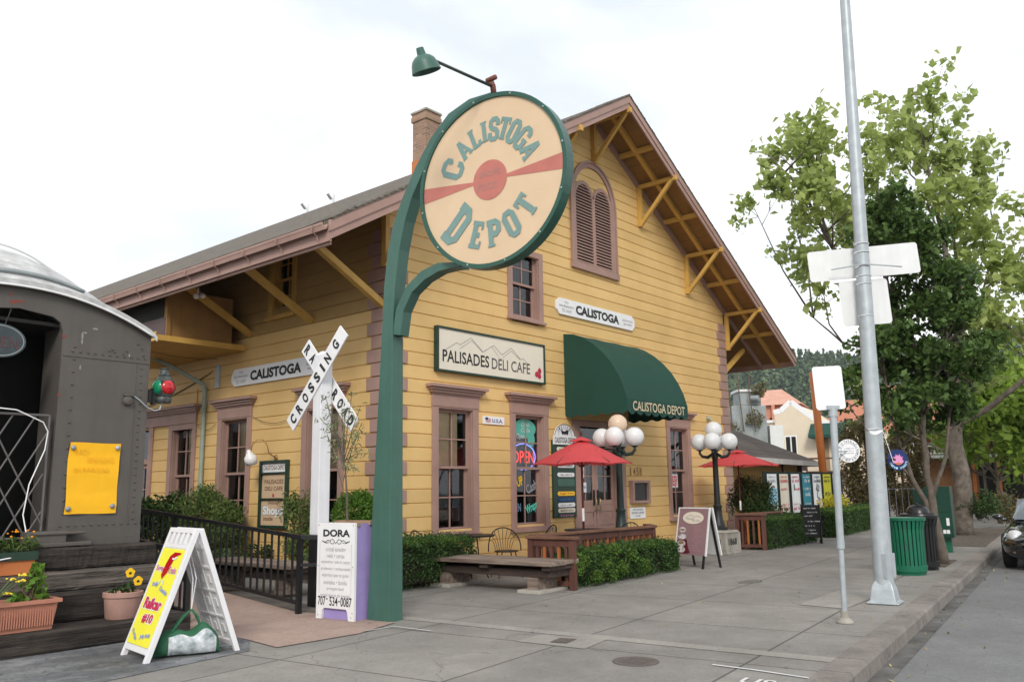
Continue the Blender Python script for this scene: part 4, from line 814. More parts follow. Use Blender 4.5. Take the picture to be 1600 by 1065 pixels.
for u, z, w_, h_, lb, s in ((5.84, 1.72, .17, .26, 'white paper notice taped to the left door above another', 'HOURS'), (5.90, 1.40, .19, .22, 'white and blue notice lower on the left door', 'OPEN'), ):
    t = thing('door_notice', lb, 'notice', FW(u, -.1, z)); b = MB(); rectf(b, FW, u, u+w_, z, z+h_, -.118); b.build('paper', 'white', t); b = MB(); text(b, s, FW, u+.02, z+h_*.35, w_-.04, h_*.3, -.115, .01); b.build('lettering', 'petrol', t)
t = thing('window_notice', 'red notice with white border in the window right of the entrance', 'notice', FW(9.95, -.1, 1.6)); b = MB(); rectf(b, FW, 9.90, 10.22, 1.48, 1.82, -.128); b.build('paper', 'white', t); b = MB(); rectf(b, FW, 9.94, 10.18, 1.52, 1.78, -.125); b.build('red_panel', 'lens_r', t); b = MB(); text(b, 'BUY', FW, 9.98, 1.66, .16, .08, -.122, .01); text(b, 'HERE', FW, 9.97, 1.55, .18, .08, -.122, .01); b.build('lettering', 'white', t)

# ================================================================ ROUND POLE SIGN
CD = Vector((-2.9, -5.10, 4.991)); PU = Vector((.1056, -.9944, 0)).normalized(); PN = Vector((-.9944, -.1056, 0)).normalized(); PS = frame(CD, PU, PN)
t = thing('pole_sign', 'big round CALISTOGA DEPOT sign on a curved dark green post', 'sign', (-2.93, -3.39, 0)); Zb = -4.991
outl = [(-1.91, Zb), (-1.72, -1.41), (-1.70, -1.0), (-1.645, -.55), (-1.55, -.2), (-1.42, .08), (-1.20, .45), (-.95, .78), (-.67, 1.02), (-.35, 1.12), (0, 1.11)]
innr = [(-1.56, Zb), (-1.545, -1.41), (-1.51, -1.0), (-1.45, -.55), (-1.36, -.2), (-1.25, .08), (-1.04, .42), (-.84, .68), (-.60, .88), (-.33, 1.02), (0, 1.055)]
b = MB(); m_ = len(outl); vs_ = []
for n_ in (-.085, -.275): vs_ += [PS(u, n_ if z > -4 else (n_+.0 if n_ > -.1 else n_-.05), z) for u, z in outl]+[PS(u, n_ if z > -4 else (n_ if n_ > -.1 else n_-.05), z) for u, z in innr]
fs_ = []
for i in range(m_-1): fs_ += [(m_+i, i, i+1, m_+i+1), (2*m_+i, 3*m_+i, 3*m_+i+1, 2*m_+i+1), (i, 2*m_+i, 2*m_+i+1, i+1), (3*m_+i, m_+i, m_+i+1, 3*m_+i+1)]
fs_ += [(m_-1, 2*m_-1, 4*m_-1, 3*m_-1)]
b.add(vs_, fs_); post = b.build('post', 'postg', t, bevel=.008)
low = [(-1.50, -1.62), (-1.45, -1.32), (-1.30, -1.08), (-1.08, -.94), (-.84, -.875), (-.64, -.885), (-.50, -.915)]; b = MB(); Lr = []
for i, p in enumerate(low):
    tg = (Vector(low[min(i+1, 6)])-Vector(low[max(i-1, 0)])).normalized(); q = Vector((-tg.y, tg.x))*(.065 if i < 4 else (.055, .036, .016)[i-4]); Lr.append((Vector(p)+q, Vector(p)-q))
vs_ = []
for n_ in (-.10, -.26):
    for a, c_ in Lr: vs_ += [PS(a.x, n_, a.y), PS(c_.x, n_, c_.y)]
fs_ = [(12, 26, 27, 13)]
for i in range(6):
    k = 2*i; fs_ += [(k, k+1, k+3, k+2), (14+k+1, 14+k, 14+k+2, 14+k+3), (k, k+2, 14+k+2, 14+k), (k+3, k+1, 14+k+1, 14+k+3)]
b.add(vs_, fs_); b.build('lower_bracket', 'postg', t, bevel=.006)
def ringmesh(b, prof, k=72):       # prof (r,n)
    m_ = len(prof); vs_ = [PS(r*math.cos(2*math.pi*i/k), n_, r*math.sin(2*math.pi*i/k)) for r, n_ in prof for i in range(k)]
    b.add(vs_, [(j*k+i, ((j+1) % m_)*k+i, ((j+1) % m_)*k+(i+1) % k, j*k+(i+1) % k) for j in range(m_) for i in range(k)])
b = MB(); ringmesh(b, [(1.036, .012), (.988, .012), (.985, -.02), (.97, -.13), (1.036, -.14)]); ring = b.build('ring', 'ringg', t)
b = MB()
for i in range(12):
    a = 2*math.pi*(i+.4)/12; b.sphere(PS(1.01*math.cos(a), .014, 1.01*math.sin(a)), .012, 8, 6)
b.build('ring_bolt', 'galv', ring)
b = MB(); discf(b, PS, 0, 0, .988, .988, -.012, 72); b.add([PS(.98*math.cos(-2*math.pi*i/72), -.12, .988*math.sin(-2*math.pi*i/72)) for i in range(72)], [tuple(range(72))]); face = b.build('disc_face', 'disc', t)
b = MB(); discf(b, PS, 0, 0, .238, .238, -.007, 40); polyf(b, PS, [(-.98, .095), (-.98, -.095), (-.22, -.018), (-.22, .018)], -.0085); polyf(b, PS, [(.98, -.095), (.98, .095), (.22, .018), (.22, -.018)], -.0085); b.build('red_stripe', 'discred', face)
b = MB(); text(b, 'SHOPS', PS, -.15, .04, .29, .075, -.004, .02, rot=.0); text(b, 'FOOD', PS, -.17, -.12, .29, .09, -.004, .02); b.build('lettering', 'discgrey', face)
SG = {  # slab letters: width and pen strokes (x, y) in a cell one unit high
 'C': (.66, [[(.62, .66), (.62, .88), (.48, .99), (.24, .99), (.10, .84), (.10, .16), (.24, .01), (.48, .01), (.60, .13), (.60, .30)]], [(.53, .60, .14, .34)]),
 'A': (.70, [[(.10, 0), (.35, 1.0)], [(.35, 1.0), (.60, 0)], [(.20, .30), (.50, .30)]], [(-.02, .0, .26, .09), (.44, .0, .26, .09)]),
 'L': (.58, [[(.18, .0), (.18, 1)], [(.04, .055), (.50, .055)], [(.52, .0), (.52, .26)]], [(.02, .91, .34, .09)]),
 'I': (.36, [[(.18, 0), (.18, 1)]], [(.0, .91, .36, .09), (.0, 0, .36, .09)]),
 'S': (.58, [[(.50, .66), (.50, .86), (.40, .97), (.18, .97), (.08, .86), (.08, .66), (.16, .55), (.42, .45), (.50, .34), (.50, .14), (.40, .03), (.18, .03), (.08, .14), (.08, .34)]], []),
 'T': (.62, [[(.31, 0), (.31, 1)], [(.0, .945), (.62, .945)]], [(.0, .72, .10, .24), (.52, .72, .10, .24), (.14, 0, .34, .09)]),
 'O': (.60, [[(.50, .5), (.50, .84), (.40, .97), (.20, .97), (.10, .84), (.10, .16), (.20, .03), (.40, .03), (.50, .16), (.50, .5)]], []),
 'G': (.64, [[(.54, .70), (.54, .86), (.42, .98), (.22, .98), (.10, .84), (.10, .16), (.22, .02), (.42, .02), (.52, .14), (.52, .44)], [(.34, .44), (.64, .44)]], []),
 'D': (.68, [[(.16, 0), (.16, 1)], [(.0, .95), (.40, .95), (.54, .82), (.54, .18), (.40, .05), (.0, .05)]], []),
 'E': (.58, [[(.16, 0), (.16, 1)], [(.0, .95), (.52, .95)], [(.0, .05), (.54, .05)], [(.16, .5), (.42, .5)]], [(.44, .72, .10, .2), (.46, .08, .10, .2), (.34, .40, .08, .2)]),
 'P': (.62, [[(.16, 0), (.16, 1)], [(.0, .95), (.42, .95), (.54, .84), (.54, .60), (.42, .48), (.16, .48)]], [(.0, .0, .34, .09)]),
}
def slab(b, ch_, fr2, pw=.235):
    global _sl; wd, pens, bars = SG[ch_]
    for q, pen in enumerate(pens): 
        wdt = pw if (q == 0 or len(pen) > 2) else pw*.72
        strip(b, pen, fr2, wdt, -.0075+_sl); _sl += .00012
    for (x, y, w_, h_) in bars: rectf(b, fr2, x, x+w_, y, y+h_, -.0075+_sl); _sl += .00012
    return wd
b = MB(); _sl = 0.0
for ch_, deg, h0, h in (('C', 156, .455, .285), ('A', 129.5, .47, .255), ('L', 111.5, .47, .255), ('I', 97.2, .475, .255), ('S', 83.8, .475, .255), ('T', 69.8, .475, .255), ('O', 55.6, .475, .255), ('G', 40, .475, .255), ('A', 22, .475, .255)):
    a = R(deg); rad = Vector((math.cos(a), math.sin(a))); tan = Vector((math.sin(a), -math.cos(a))); wd = SG[ch_][0]; sx = h*(.95 if ch_ != 'C' else 1.1)
    slab(b, ch_, (lambda x, n_, y, rad=rad, tan=tan, h0=h0, h=h, wd=wd, sx=sx: PS((rad*(h0+y*h)+tan*(x-wd/2)*sx).x, n_, (rad*(h0+y*h)+tan*(x-wd/2)*sx).y)))
for ch_, deg, h0, h in (('D', -135, .88, .46), ('E', -107, .80, .30), ('P', -85.5, .80, .30), ('O', -63, .795, .30), ('T', -39.5, .79, .30)):
    a = R(deg); rad = Vector((math.cos(a), math.sin(a))); tan = Vector((-math.sin(a), math.cos(a))); wd = SG[ch_][0]; sx = h*(.98 if ch_ != 'D' else .80)
    slab(b, ch_, (lambda x, n_, y, rad=rad, tan=tan, h0=h0, h=h, wd=wd, sx=sx: PS((rad*(h0-y*h)+tan*(x-wd/2)*sx).x, n_, (rad*(h0-y*h)+tan*(x-wd/2)*sx).y)))
b.build('lettering', 'teal', face)
lt = thing('sign_lamp', 'green bell lamp on a long thin arm reaching out from the round sign top', 'lamp', tuple(PS(0, -.05, 1.1)))
b = MB(); b.tube([PS(.02, -.08, 1.06), PS(.02, -.06, 1.16), PS(.02, -.02, 1.20)], .035, 10); b.tube([PS(-.05, -.04, 1.24), PS(.09, -.02, 1.24)], .03, 8); b.build('swivel_bracket', mat('rusty_bracket', (.20, .07, .05), .7, .2, 8), lt, smooth=True)
LH = Vector((-3.97, -5.10, 6.10)); b = MB(); b.tube([PS(.02, -.02, 1.15), LH+Vector((.06, 0, 0)), LH], .018, 10); b.build('arm', 'frameg', lt, smooth=True)
b = MB(); mtx = Matrix.Rotation(R(-24), 4, 'Y'); b.lathe([(.0, .075), (.04, .07), (.045, .03), (.05, -.005), (.09, -.025), (.125, -.06), (.142, -.10), (.162, -.185), (.158, -.19), (.136, -.10), (.09, -.04), (.0, -.025)], LH, 28, mtx); b.build('lamp_shade', 'postg', lt, smooth=True, auto=50)
b = MB(); b.sphere(LH+Vector((.015, 0, -.11)), .05, 12, 8); b.build('bulb', 'bulbw', lt, smooth=True)
b = MB(); b.tube([PS(1.01*math.cos(R(a)), -.06-.02*math.sin(a*.2), 1.01*math.sin(R(a))+.03) for a in range(92, 150, 4)], .012, 6); b.build('cable', 'frameg', lt)

# ================================================================ CROSSING POST
t = thing('crossing_post', 'tall white railroad crossing post with crossed lettered blades', 'crossing sign', (-2.6, -1.66, 0)); CX = frame((-2.60, -1.68, 0), (0, -1, 0), (-1, 0, 0))
b = MB(); b.fbox(CX, -.092, .092, -.092, .092, .93, 3.36); q = .092
b.add([CX(-q, -q, 3.36), CX(q, -q, 3.36), CX(q, q, 3.36), CX(-q, q, 3.36), CX(-q*.3, -q*.3, 3.43), CX(q*.3, -q*.3, 3.43), CX(q*.3, q*.3, 3.43), CX(-q*.3, q*.3, 3.43)], [(0, 1, 5, 4), (1, 2, 6, 5), (2, 3, 7, 6), (3, 0, 4, 7), (4, 5, 6, 7)]); b.build('post', 'postw', t, bevel=.01)
b = MB(); b.fbox(CX, -.094, .094, -.094, .094, 0, .93); b.build('black_base', 'iron', t)
for word, uc, zc, n0, ang, part in (('CROSSING', -.0, 3.03, .095, 46, 0), ('RAILROAD', -.01, 2.98, -.125, -47, 1)):
    a = R(ang); du = Vector((math.cos(a), math.sin(a))); dz = Vector((-math.sin(a), math.cos(a)))
    fb = (lambda u, n_, z, uc=uc, zc=zc, n0=n0, du=du, dz=dz: CX(uc+du.x*u+dz.x*z, n0+n_, zc+du.y*u+dz.y*z))
    b = MB(); P = [(-.84, 0), (-.84+.0, .115), (.84, .115), (.84, -.115), (-.84, -.115)]
    b.add([fb(u, n_, z) for n_ in (0, .018) for u, z in ((-.84, -.115), (.84, -.115), (.84, .115), (-.84, .115))], [(3, 2, 1, 0), (4, 5, 6, 7), (0, 1, 5, 4), (1, 2, 6, 5), (2, 3, 7, 6), (3, 0, 4, 7)]); bl = b.build('blade', 'white', t)
    b = MB()
    gaps = [(-.70+i*.19+(.06 if i > 3 else 0)) for i in range(8)] if word == 'CROSSING' else [-.74, -.555, -.37, -.27, .22, .40, .57, .74-.0]
    if word == 'CROSSING': gaps = [-.72, -.53, -.335, -.15, .03, .20, .36, .60]
    for i, ch_ in enumerate(word):
        cw = .045 if ch_ == 'I' else .105; text(b, ch_, fb, gaps[i]-cw/2, -.078, cw, .156, .022, .045)
    b.build('lettering', 'ink', bl)

# ================================================================ RAILCAR
rc = thing('railcar', 'old brown riveted railway carriage with weathered silver roof, end doorway gated', 'railcar', (-6.35, -1.2, 0)); EY = -1.2; XC = -6.35; HW = 1.51; ZE = 3.42
def roofz(t_, zc): return ZE+(zc-ZE)*(1-abs(t_)**2.1)
b = MB(); k = 24; dw = .475; top = [(XC+HW*t_, roofz(t_, 3.80)) for t_ in np.linspace(-1, 1, 49)]
for s in (-1, 1):
    lo = dw/HW; P = [(XC+s*HW, .92), (XC+s*dw, .92), (XC+s*dw, 3.34), (XC+s*(dw-.03), 3.44), (XC+s*(dw-.12), 3.50)]+[(XC+s*HW*t_, roofz(t_, 3.80)) for t_ in np.linspace((dw-.12)/HW, 1, 16)]
    b.prism([(x, EY, z) for x, z in (P if s < 0 else P[::-1])], (0, .06, 0))
P = [(XC-(dw-.12), 3.50), (XC, 3.545), (XC+(dw-.12), 3.50)]+[(XC+HW*t_, roofz(t_, 3.80)) for t_ in np.linspace((dw-.12)/HW, -(dw-.12)/HW, 9)]
b.prism([(x, EY, z) for x, z in P], (0, .06, 0))
b.box(XC+dw-.0, XC+dw+.05, EY-.0+.06, EY+.5, .92, 3.4); b.box(XC-dw-.05, XC-dw, EY+.06, EY+.5, .92, 3.4)
body = b.build('end_plate', 'steel', rc)
b = MB(); b.box(XC-HW+.01, XC+HW-.01, EY+1.2, EY+20, .92, 3.40); b.box(XC+HW-.05, XC+HW-.005, EY+.06, EY+1.2, .92, 3.4); b.box(XC-HW+.005, XC-HW+.05, EY+.06, EY+1.2, .92, 3.4); b.build('body_side', 'steel', rc)
b = MB(); b.box(XC-HW+.06, XC+HW-.06, EY+1.1, EY+1.19, .9, 3.45); b.box(XC-HW+.06, XC+HW-.06, EY+.07, EY+1.1, .86, .92); b.box(XC-HW+.06, XC+HW-.06, EY+.07, EY+1.1, 3.40, 3.44); b.build('vestibule', 'dark', rc)
b = MB()
b.box(XC+dw+.02, XC+HW-.0, EY-.006, EY, 3.03, 3.10) if False else None
b.box(XC+dw+.02, XC+HW, EY-.008, EY, 3.068, 3.09); b.box(XC+dw+.10, XC+HW, EY-.010, EY, .92, 1.14)
b.box(XC+HW-.16, XC+HW-.148, EY-.006, EY, 1.14, 3.06)
b.build('lap_seam', 'steel', rc)
b = MB()
def rv(x, z): b.sphere((x, EY-.006, z), .013, 6, 4, (1, .8, 1))
z = 1.22
while z < 3.05: rv(XC+HW-.10, z); z += .085
z = 1.3
while z < 3.3: rv(XC+dw+.14, z); z += .145
x = XC+dw+.12
while x < XC+HW-.05: rv(x, 3.13); rv(x, 1.165); x += .085
for x, z in ((-5.30, 3.2), (-5.34, 3.18), (-5.28, 3.17), (-5.13, 3.2), (-5.17, 3.16), (-4.95, 3.25), (-5.0, 3.3), (-4.93, 3.17), (-4.95, 1.02), (-5.0, 1.02)): rv(x, z)
b.build('rivet', 'steel', rc, smooth=True)
# roof: low hood at the end rising to the full arch
b = MB(); ys = [(-.07, 3.83), (.1, 3.92), (.35, 4.10), (.65, 4.28), (1.0, 4.42), (1.5, 4.50), (4, 4.52), (20, 4.52)]; rows = []
for dy, zc in ys: rows.append([(XC+(HW+.045)*t_, EY+dy, roofz(t_, zc)+.02 if abs(t_) < .999 else ZE-.01) for t_ in np.linspace(-1, 1, 41)])
b.grid(rows); b.grid([[(p[0], p[1], p[2]) for p in rows[0]], [(p[0], p[1]+.0, p[2]-.065) for p in rows[0]]]); rfm = b.build('roof', 'carroof', rc, smooth=True, auto=50)
b = MB(); b.tube([(XC+HW*t_, EY-.075, roofz(t_, 3.80)-.02) for t_ in np.linspace(-1, 1, 41)], .013, 6); b.build('roof_trim', 'bulbw', rfm, smooth=True)
b = MB(); b.tube([(XC+HW*t_, EY-.05+.13, roofz(t_, 3.93)+.035) for t_ in np.linspace(-.75, .47, 24)], .02, 6); b.tube([(XC+HW*t_, EY-.02+.13, roofz(t_, 3.945)+.045) for t_ in np.linspace(-.75, .47, 24)], .012, 6); b.build('drip_rail', 'graymetal', rfm, smooth=True)
b = MB(); b.tube([(XC+HW*t_, EY+1.15, roofz(t_, 4.45)+(.09 if abs(t_) < .59 else 0.0)) for t_ in np.linspace(-.62, .62, 24)], .016, 6); b.build('grab_rail', 'alu', rfm, smooth=True)
# gate lattice in the doorway
g = MB(); gx0, gx1, gz0, gz1 = XC-dw+.04, XC+dw-.06, 1.05, 2.38
g.tube([(gx0, EY+.03, gz1), (gx1, EY+.03, gz1)], .014, 6); g.tube([(gx0, EY+.03, gz0), (gx1, EY+.03, gz0)], .014, 6); g.tube([(gx1, EY+.03, gz0), (gx1, EY+.03, gz1)], .014, 6); g.tube([(gx0, EY+.03, gz0), (gx0, EY+.03, gz1)], .014, 6)
for i in range(-3, 5):
    for s in (1, -1):
        xa = gx0+i*.23; xb = xa+s*.46*1.55; seg = []
        for tt in np.linspace(0, 1, 30):
            x = xa+(xb-xa)*tt
            if gx0 <= x <= gx1: seg.append((x, EY+.03+.006*s, gz0+(gz1-gz0)*tt))
        if len(seg) > 1: g.tube([seg[0], seg[-1]], .009, 5)
g.build('lattice_gate', mat('grey_lattice_steel', (.13, .12, .12), .5), rc)
b = MB(); b.tube([(-6.6, EY-.02, 2.44), (-6.3, EY-.03, 2.42), (-6.02, EY-.03, 2.30), (-5.96, EY-.02, 2.20), (-5.98, EY-.03, 2.0), (-6.12, EY-.05, 1.62), (-6.16, EY-.06, 1.3), (-6.1, EY-.1, 1.0), (-6.2, -1.6, .90), (-6.6, -1.7, .86)], .007, 6); tag(b.build('white_cable', 'bulbw', None, smooth=True), 'loose white cable looped over the lattice gate of the railcar', 'cable')
b = MB(); b.box(-6.15, -5.50, -1.46, -1.2, .955, 1.0); b.box(-6.1, -5.55, -1.42, -1.2, 1.08, 1.11); b.box(-6.15, -5.75, -1.40, -1.2, .9, 1.12); b.build('door_step', 'steel', rc, bevel=.01)
b = MB()
for q, (x, z, sx, sz) in enumerate(((-6.36, 3.62, .07, .012), (-6.42, 3.60, .04, .02), (-5.86, 3.29, .025, .02), (-5.87, 2.62, .018, .02), (-6.45, 3.68, .02, .015))): discf(b, frame((0, EY-.003-.0003*q, 0), (1, 0, 0), (0, -1, 0)), x, z, sx, sz, 0, 9)
b.build('paint_patch', 'redpaint', rc)
b = MB()
for q, (x, z, sx, sz) in enumerate(((-5.66, 3.32, .012, .05), (-5.63, 3.36, .02, .012), (-5.52, 3.42, .035, .012), (-5.66, 3.25, .012, .03), (-5.66, 2.95, .01, .03), (-5.10, 3.15, .012, .02))): discf(b, frame((0, EY-.003-.0003*q, 0), (1, 0, 0), (0, -1, 0)), x, z, sx, sz, 0, 7)
b.build('paint_scrape', 'scratch', rc)
b = MB(); b.lathe([(.0, 0), (.055, 0), (.06, .02), (.045, .05), (0, .06)], (-5.09, EY, 2.6), 14, Matrix.Rotation(math.pi/2, 4, 'X')); b.box(-5.14, -5.02, EY-.03, EY, 2.66, 2.69); b.build('conduit_box', 'steel', rc)
b = MB(); b.tube([(-5.03, EY-.02, 2.67), (-4.95, EY-.02, 2.62), (-4.86, EY-.03, 2.54), (-4.76, EY-.04, 2.50), (-4.70, EY-.04, 2.52), (-4.68, EY-.04, 2.60)], .008, 5); b.build('cable', 'galv', rc)
t = thing('oval_sign', 'dark oval OPEN sign hanging in the railcar doorway', 'sign', (-6.48, EY-.03, 3.14)); OV = frame((-6.55, EY-.05, 3.15), (1, 0, 0), (0, -1, 0))
b = MB(); b.prism([OV(.27*math.cos(2*math.pi*i/36), 0, .185*math.sin(2*math.pi*i/36)) for i in range(36)], OV(0, .03, 0)-OV(0, 0, 0)); b.build('board', mat('dusty_glass_board', (.035, .05, .055), .25, .3, 6), t)
b = MB(); strip(b, [(.245*math.cos(2*math.pi*i/36), .165*math.sin(2*math.pi*i/36)) for i in range(37)], OV, .010, .034); b.build('border', 'graymetal', t)
b = MB(); text(b, 'OPEN', OV, -.19, -.07, .38, .12, .035, .0, 0, -.06); b.build('lettering', mat('dull_red_lettering', (.11, .04, .045), .6), t); b = MB(); b.tube([OV(.05, .01, .17), OV(.10, .01, .36)], .006, 5); b.tube([OV(-.05, .01, .17), OV(-.10, .01, .36)], .006, 5); b.build('hanger', 'wire', t)
t = thing('paper_notice', 'bright orange paper notice held by four bolts on the railcar end', 'notice', (-5.43, EY-.01, 1.3)); b = MB(); rows = []
for j in range(9):
    z = 1.29+.80*j/8; rows.append([(-5.715+.575*i/8+(.005*math.sin(j*.9) if i in (0, 8) else 0)-.012*(1-j/8), EY-.018-.010*math.sin(i*1.1+j*.9)-.006*math.sin(j*1.7), z+.003*math.sin(i*.8)) for i in range(9)])
b.grid(rows); b.build('paper', 'paper', t, smooth=True); NP = frame((0, EY-.036, 0), (1, 0, 0), (0, -1, 0))
b = MB(); text(b, 'NO', NP, -5.66, 1.96, .14, .06, 0, 0); text(b, 'SMOKING', NP, -5.52, 1.87, .30, .06, 0, 0); text(b, 'IN RAILCAR', NP, -5.66, 1.76, .40, .05, 0, 0); b.build('lettering', 'pencil', t)
for q, (x, z) in enumerate(((-5.68, 2.03), (-5.18, 2.04), (-5.69, 1.35), (-5.20, 1.37))):
    b = MB(); b.lathe([(.028, 0), (.03, .008), (.022, .018), (.0, .022)], (x, EY-.03, z), 14, Matrix.Rotation(math.pi/2, 4, 'X')); b.build('bolt', 'galv' if q == 1 else 'graymetal', t, smooth=True)
t = thing('signal_lantern', 'black railway signal lantern with green and red lenses on the railcar corner', 'lantern', (-4.67, EY-.02, 2.6)); lc = Vector((-4.66, EY-.04, 2.60))
b = MB(); b.lathe([(.0, 0), (.085, 0), (.095, .02), (.095, .06), (.085, .075), (.10, .10), (.118, .16), (.122, .21), (.11, .27), (.09, .31), (.07, .33), (.075, .345), (.06, .36), (.055, .39), (.048, .41), (.06, .42), (.06, .43), (0, .44)], lc, 24); b.build('housing', 'patina', t, smooth=True, auto=40)
for az, mm in ((R(-95-0), 'lens_r'), (R(175), 'lens_g')):
    az = {'lens_r': R(-88), 'lens_g': R(-168)}[mm]; d = Vector((math.cos(az), math.sin(az), 0)); mtx = Matrix.Rotation(az, 4, 'Z') @ Matrix.Rotation(math.pi/2, 4, 'Y'); b = MB(); b.lathe([(.105, -.03), (.105, .02), (.093, .02)], lc+Vector((0, 0, .19))+d*.075, 20, mtx); hd = b.build('lens_hood', 'patina', t)
    b = MB(); b.lathe([(.093, .015), (.08, .04), (.045, .055), (0, .06)], lc+Vector((0, 0, .19))+d*.075, 20, mtx); b.build('lens', mm, hd, smooth=True)
b = MB(); b.box(-4.80, -4.765, EY-.05, EY+.02, 2.58, 2.78); b.box(-4.84, -4.80, EY-.03, EY+.0, 2.60, 2.76); b.tube([(-4.78, EY-.04, 2.63), (-4.7, EY-.04, 2.62)], .015, 6); b.build('bracket', 'iron', t)
# timber steps
def tie(x0, x1, y0, y1, z0, z1, m, label):
    b = MB(); nx_ = 40; sec = []
    for i in range(nx_+1):
        x = x0+(x1-x0)*i/nx_; wv = [random.uniform(-.006, .006) for _ in range(6)]; sec.append([(x, y0+.015+wv[0], z0), (x, y0+wv[1], z0+.03), (x, y0+wv[2], z1-.025), (x, y0+.025+wv[3], z1+wv[3]*.7), (x, y1-.02+wv[4], z1+wv[4]*.7), (x, y1+wv[5], z0)])
    n = 6; b.add([p for s_ in sec for p in s_], [(i*n+k, i*n+(k+1) % n, (i+1)*n+(k+1) % n, (i+1)*n+k) for i in range(nx_) for k in range(n)]+[tuple(range(n-1, -1, -1)), tuple(nx_*n+k for k in range(n))])
    tag(b.build('timber_sleeper', m), label, 'railway sleeper', 'railway sleepers stacked as steps under the railcar')
tie(-8.2, -4.75, -2.30, -1.86, .0, .215, 'tie', 'dark old railway sleeper lying on the slate paving, lowest and nearest')
tie(-8.0, -4.86, -1.84, -1.50, .008, .20, 'tiegrey', 'cracked greyish railway sleeper lying directly behind the terracotta pots')
tie(-8.1, -4.82, -1.80, -1.42, .21, .50, 'tie', 'black railway sleeper in the middle of the stack behind the pots')
tie(-8.05, -4.80, -1.64, -1.36, .51, .705, 'tiegrey', 'smooth grey railway sleeper second from the top of the stack')
tie(-6.12, -4.78, -1.50, -1.22, .715, .945, 'tie', 'topmost black railway sleeper, right under the railcar end')
b = MB(); b.box(-8, -4.9, -1.3, 3, 0, .9); tag(b.build('timber_bank', 'tie'), 'dark timber bank underneath the railcar', 'bank')
# planters and flowers by the sleepers
def foliage_tuft(name, m, parent, c, r, n, size, sq=(1, 1, 1), asp=.5): return leaf_mesh(name, blob(c, r, n, sq, .2), m, parent, size, .5, asp)
t = thing('trough_planter', 'long terracotta trough with a leafy plant on the lowest sleeper', 'planter', (-6.4, -2.08, .22))
b = MB(); x0, x1, y0, y1, z0, z1 = -6.72, -6.12, -2.22, -1.94, .217, .47
b.add([(x0+.03, y0+.03, z0), (x1-.03, y0+.03, z0), (x1-.03, y1-.03, z0), (x0+.03, y1-.03, z0), (x0, y0, z1), (x1, y0, z1), (x1, y1, z1), (x0, y1, z1)], [(0, 3, 2, 1), (0, 1, 5, 4), (1, 2, 6, 5), (2, 3, 7, 6), (3, 0, 4, 7)])
for i in range(24): 
    x = x0+.03+i*(x1-x0-.05)/24; b.box(x, x+.010, y0+.001, y0+.016, .26, .455)
for q in ((x0-.03, x1+.03, y0-.03, y0+.012), (x0-.03, x1+.03, y1-.012, y1+.03), (x0-.03, x0+.012, y0+.012, y1-.012), (x1-.012, x1+.03, y0+.012, y1-.012)): b.box(q[0], q[1], q[2], q[3], .47, .505)
b.build('trough', 'terra', t); b = MB(); b.box(x0+.01, x1-.01, y0+.01, y1-.01, .44, .475); b.build('earth', 'soil', t)
pl = MB(); 
for q in range(9): pl.tube([(-6.33, -2.08, .46), (-6.33+random.uniform(-.08, .08), -2.08+random.uniform(-.05, .05), .6), (-6.3+random.uniform(-.14, .14), -2.08+random.uniform(-.08, .08), .76)], .006, 5)
pl.build('plant_stem', 'twig', t); leaf_mesh('plant_leaves', np.concatenate([blob((-6.30, -2.08, .66), .12, 70, (1, .8, 1.1), .3), blob((-6.44, -2.08, .52), .10, 40, (1.2, .8, .7), .3), blob((-6.28, -2.06, .78), .07, 30), blob((-6.22, -2.08, .54), .08, 30)]), 'fresh_leaf', t, .075, .4, .65)
t = thing('round_planter', 'round pinkish terracotta pot with yellow pansies on the lowest sleeper', 'planter', (-5.40, -2.08, .22))
b = MB(); b.lathe([(.0, .217), (.155, .217), (.165, .23), (.185, .43), (.20, .44), (.20, .485), (.185, .49), (.175, .46), (0, .45)], (-5.40, -2.06, 0), 28); b.build('pot', mat('faded_terracotta', (.40, .235, .19), .85, .12, 6, .1, 30), t, smooth=True, auto=40)
leaf_mesh('plant_leaves', np.concatenate([blob((-5.36, -2.06, .52), .09, 60, (1.3, 1, .7), .2), blob((-5.50, -2.06, .51), .05, 20)]), 'bush_leaf', t, .055, .4, .6)
for (x, z) in ((-5.37, .68), (-5.28, .59)):
    b = MB(); fp = frame((x, -2.13, z), (1, 0, 0), (-.2, -1, .2)); 
    for k in range(5): a = 2*math.pi*k/5+.3; discf(b, fp, .026*math.cos(a), .026*math.sin(a), .028, .026, .0004*k, 12)
    f_ = b.build('pansy_flower', 'pansy', t); b = MB(); discf(b, fp, 0, -.004, .016, .014, .004, 10); b.build('flower_centre', 'ink', f_); b = MB(); b.tube([(x, -2.12, z), (x+.01, -2.08, .48)], .003, 5); b.build('plant_stem', 'fresh_leaf', t)
t = thing('window_box', 'green and orange window box of marigolds on the sleeper stack', 'planter', (-6.35, -1.58, .71))
b = MB(); b.box(-6.85, -6.14, -1.63, -1.42, .71, .85); b.build('box', 'terra2', t); b = MB(); b.box(-6.87, -6.12, -1.65, -1.40, .85, .935); b.build('rim', 'frameg', t)
leaf_mesh('plant_leaves', np.concatenate([blob((-6.5+.09*i, -1.52, 1.0), .10, 60, (1, 1, 1.1), .1) for i in range(5)]), 'nandina_leaf', t, .08, .5, .16); fl_ = []
for q in range(15): fl_.append((random.uniform(-6.55, -6.1), random.uniform(-1.62, -1.45), random.uniform(1.06, 1.16)))
b = MB()
for p in fl_: b.sphere(p, random.uniform(.009, .016), 7, 5, (1, 1, .7))
b.build('marigold_flowers', 'marigold', t)
t = thing('yarrow_plant', 'yellow flat topped yarrow flowers leaning in beside the trough', 'plant', (-6.75, -2.35, .3))
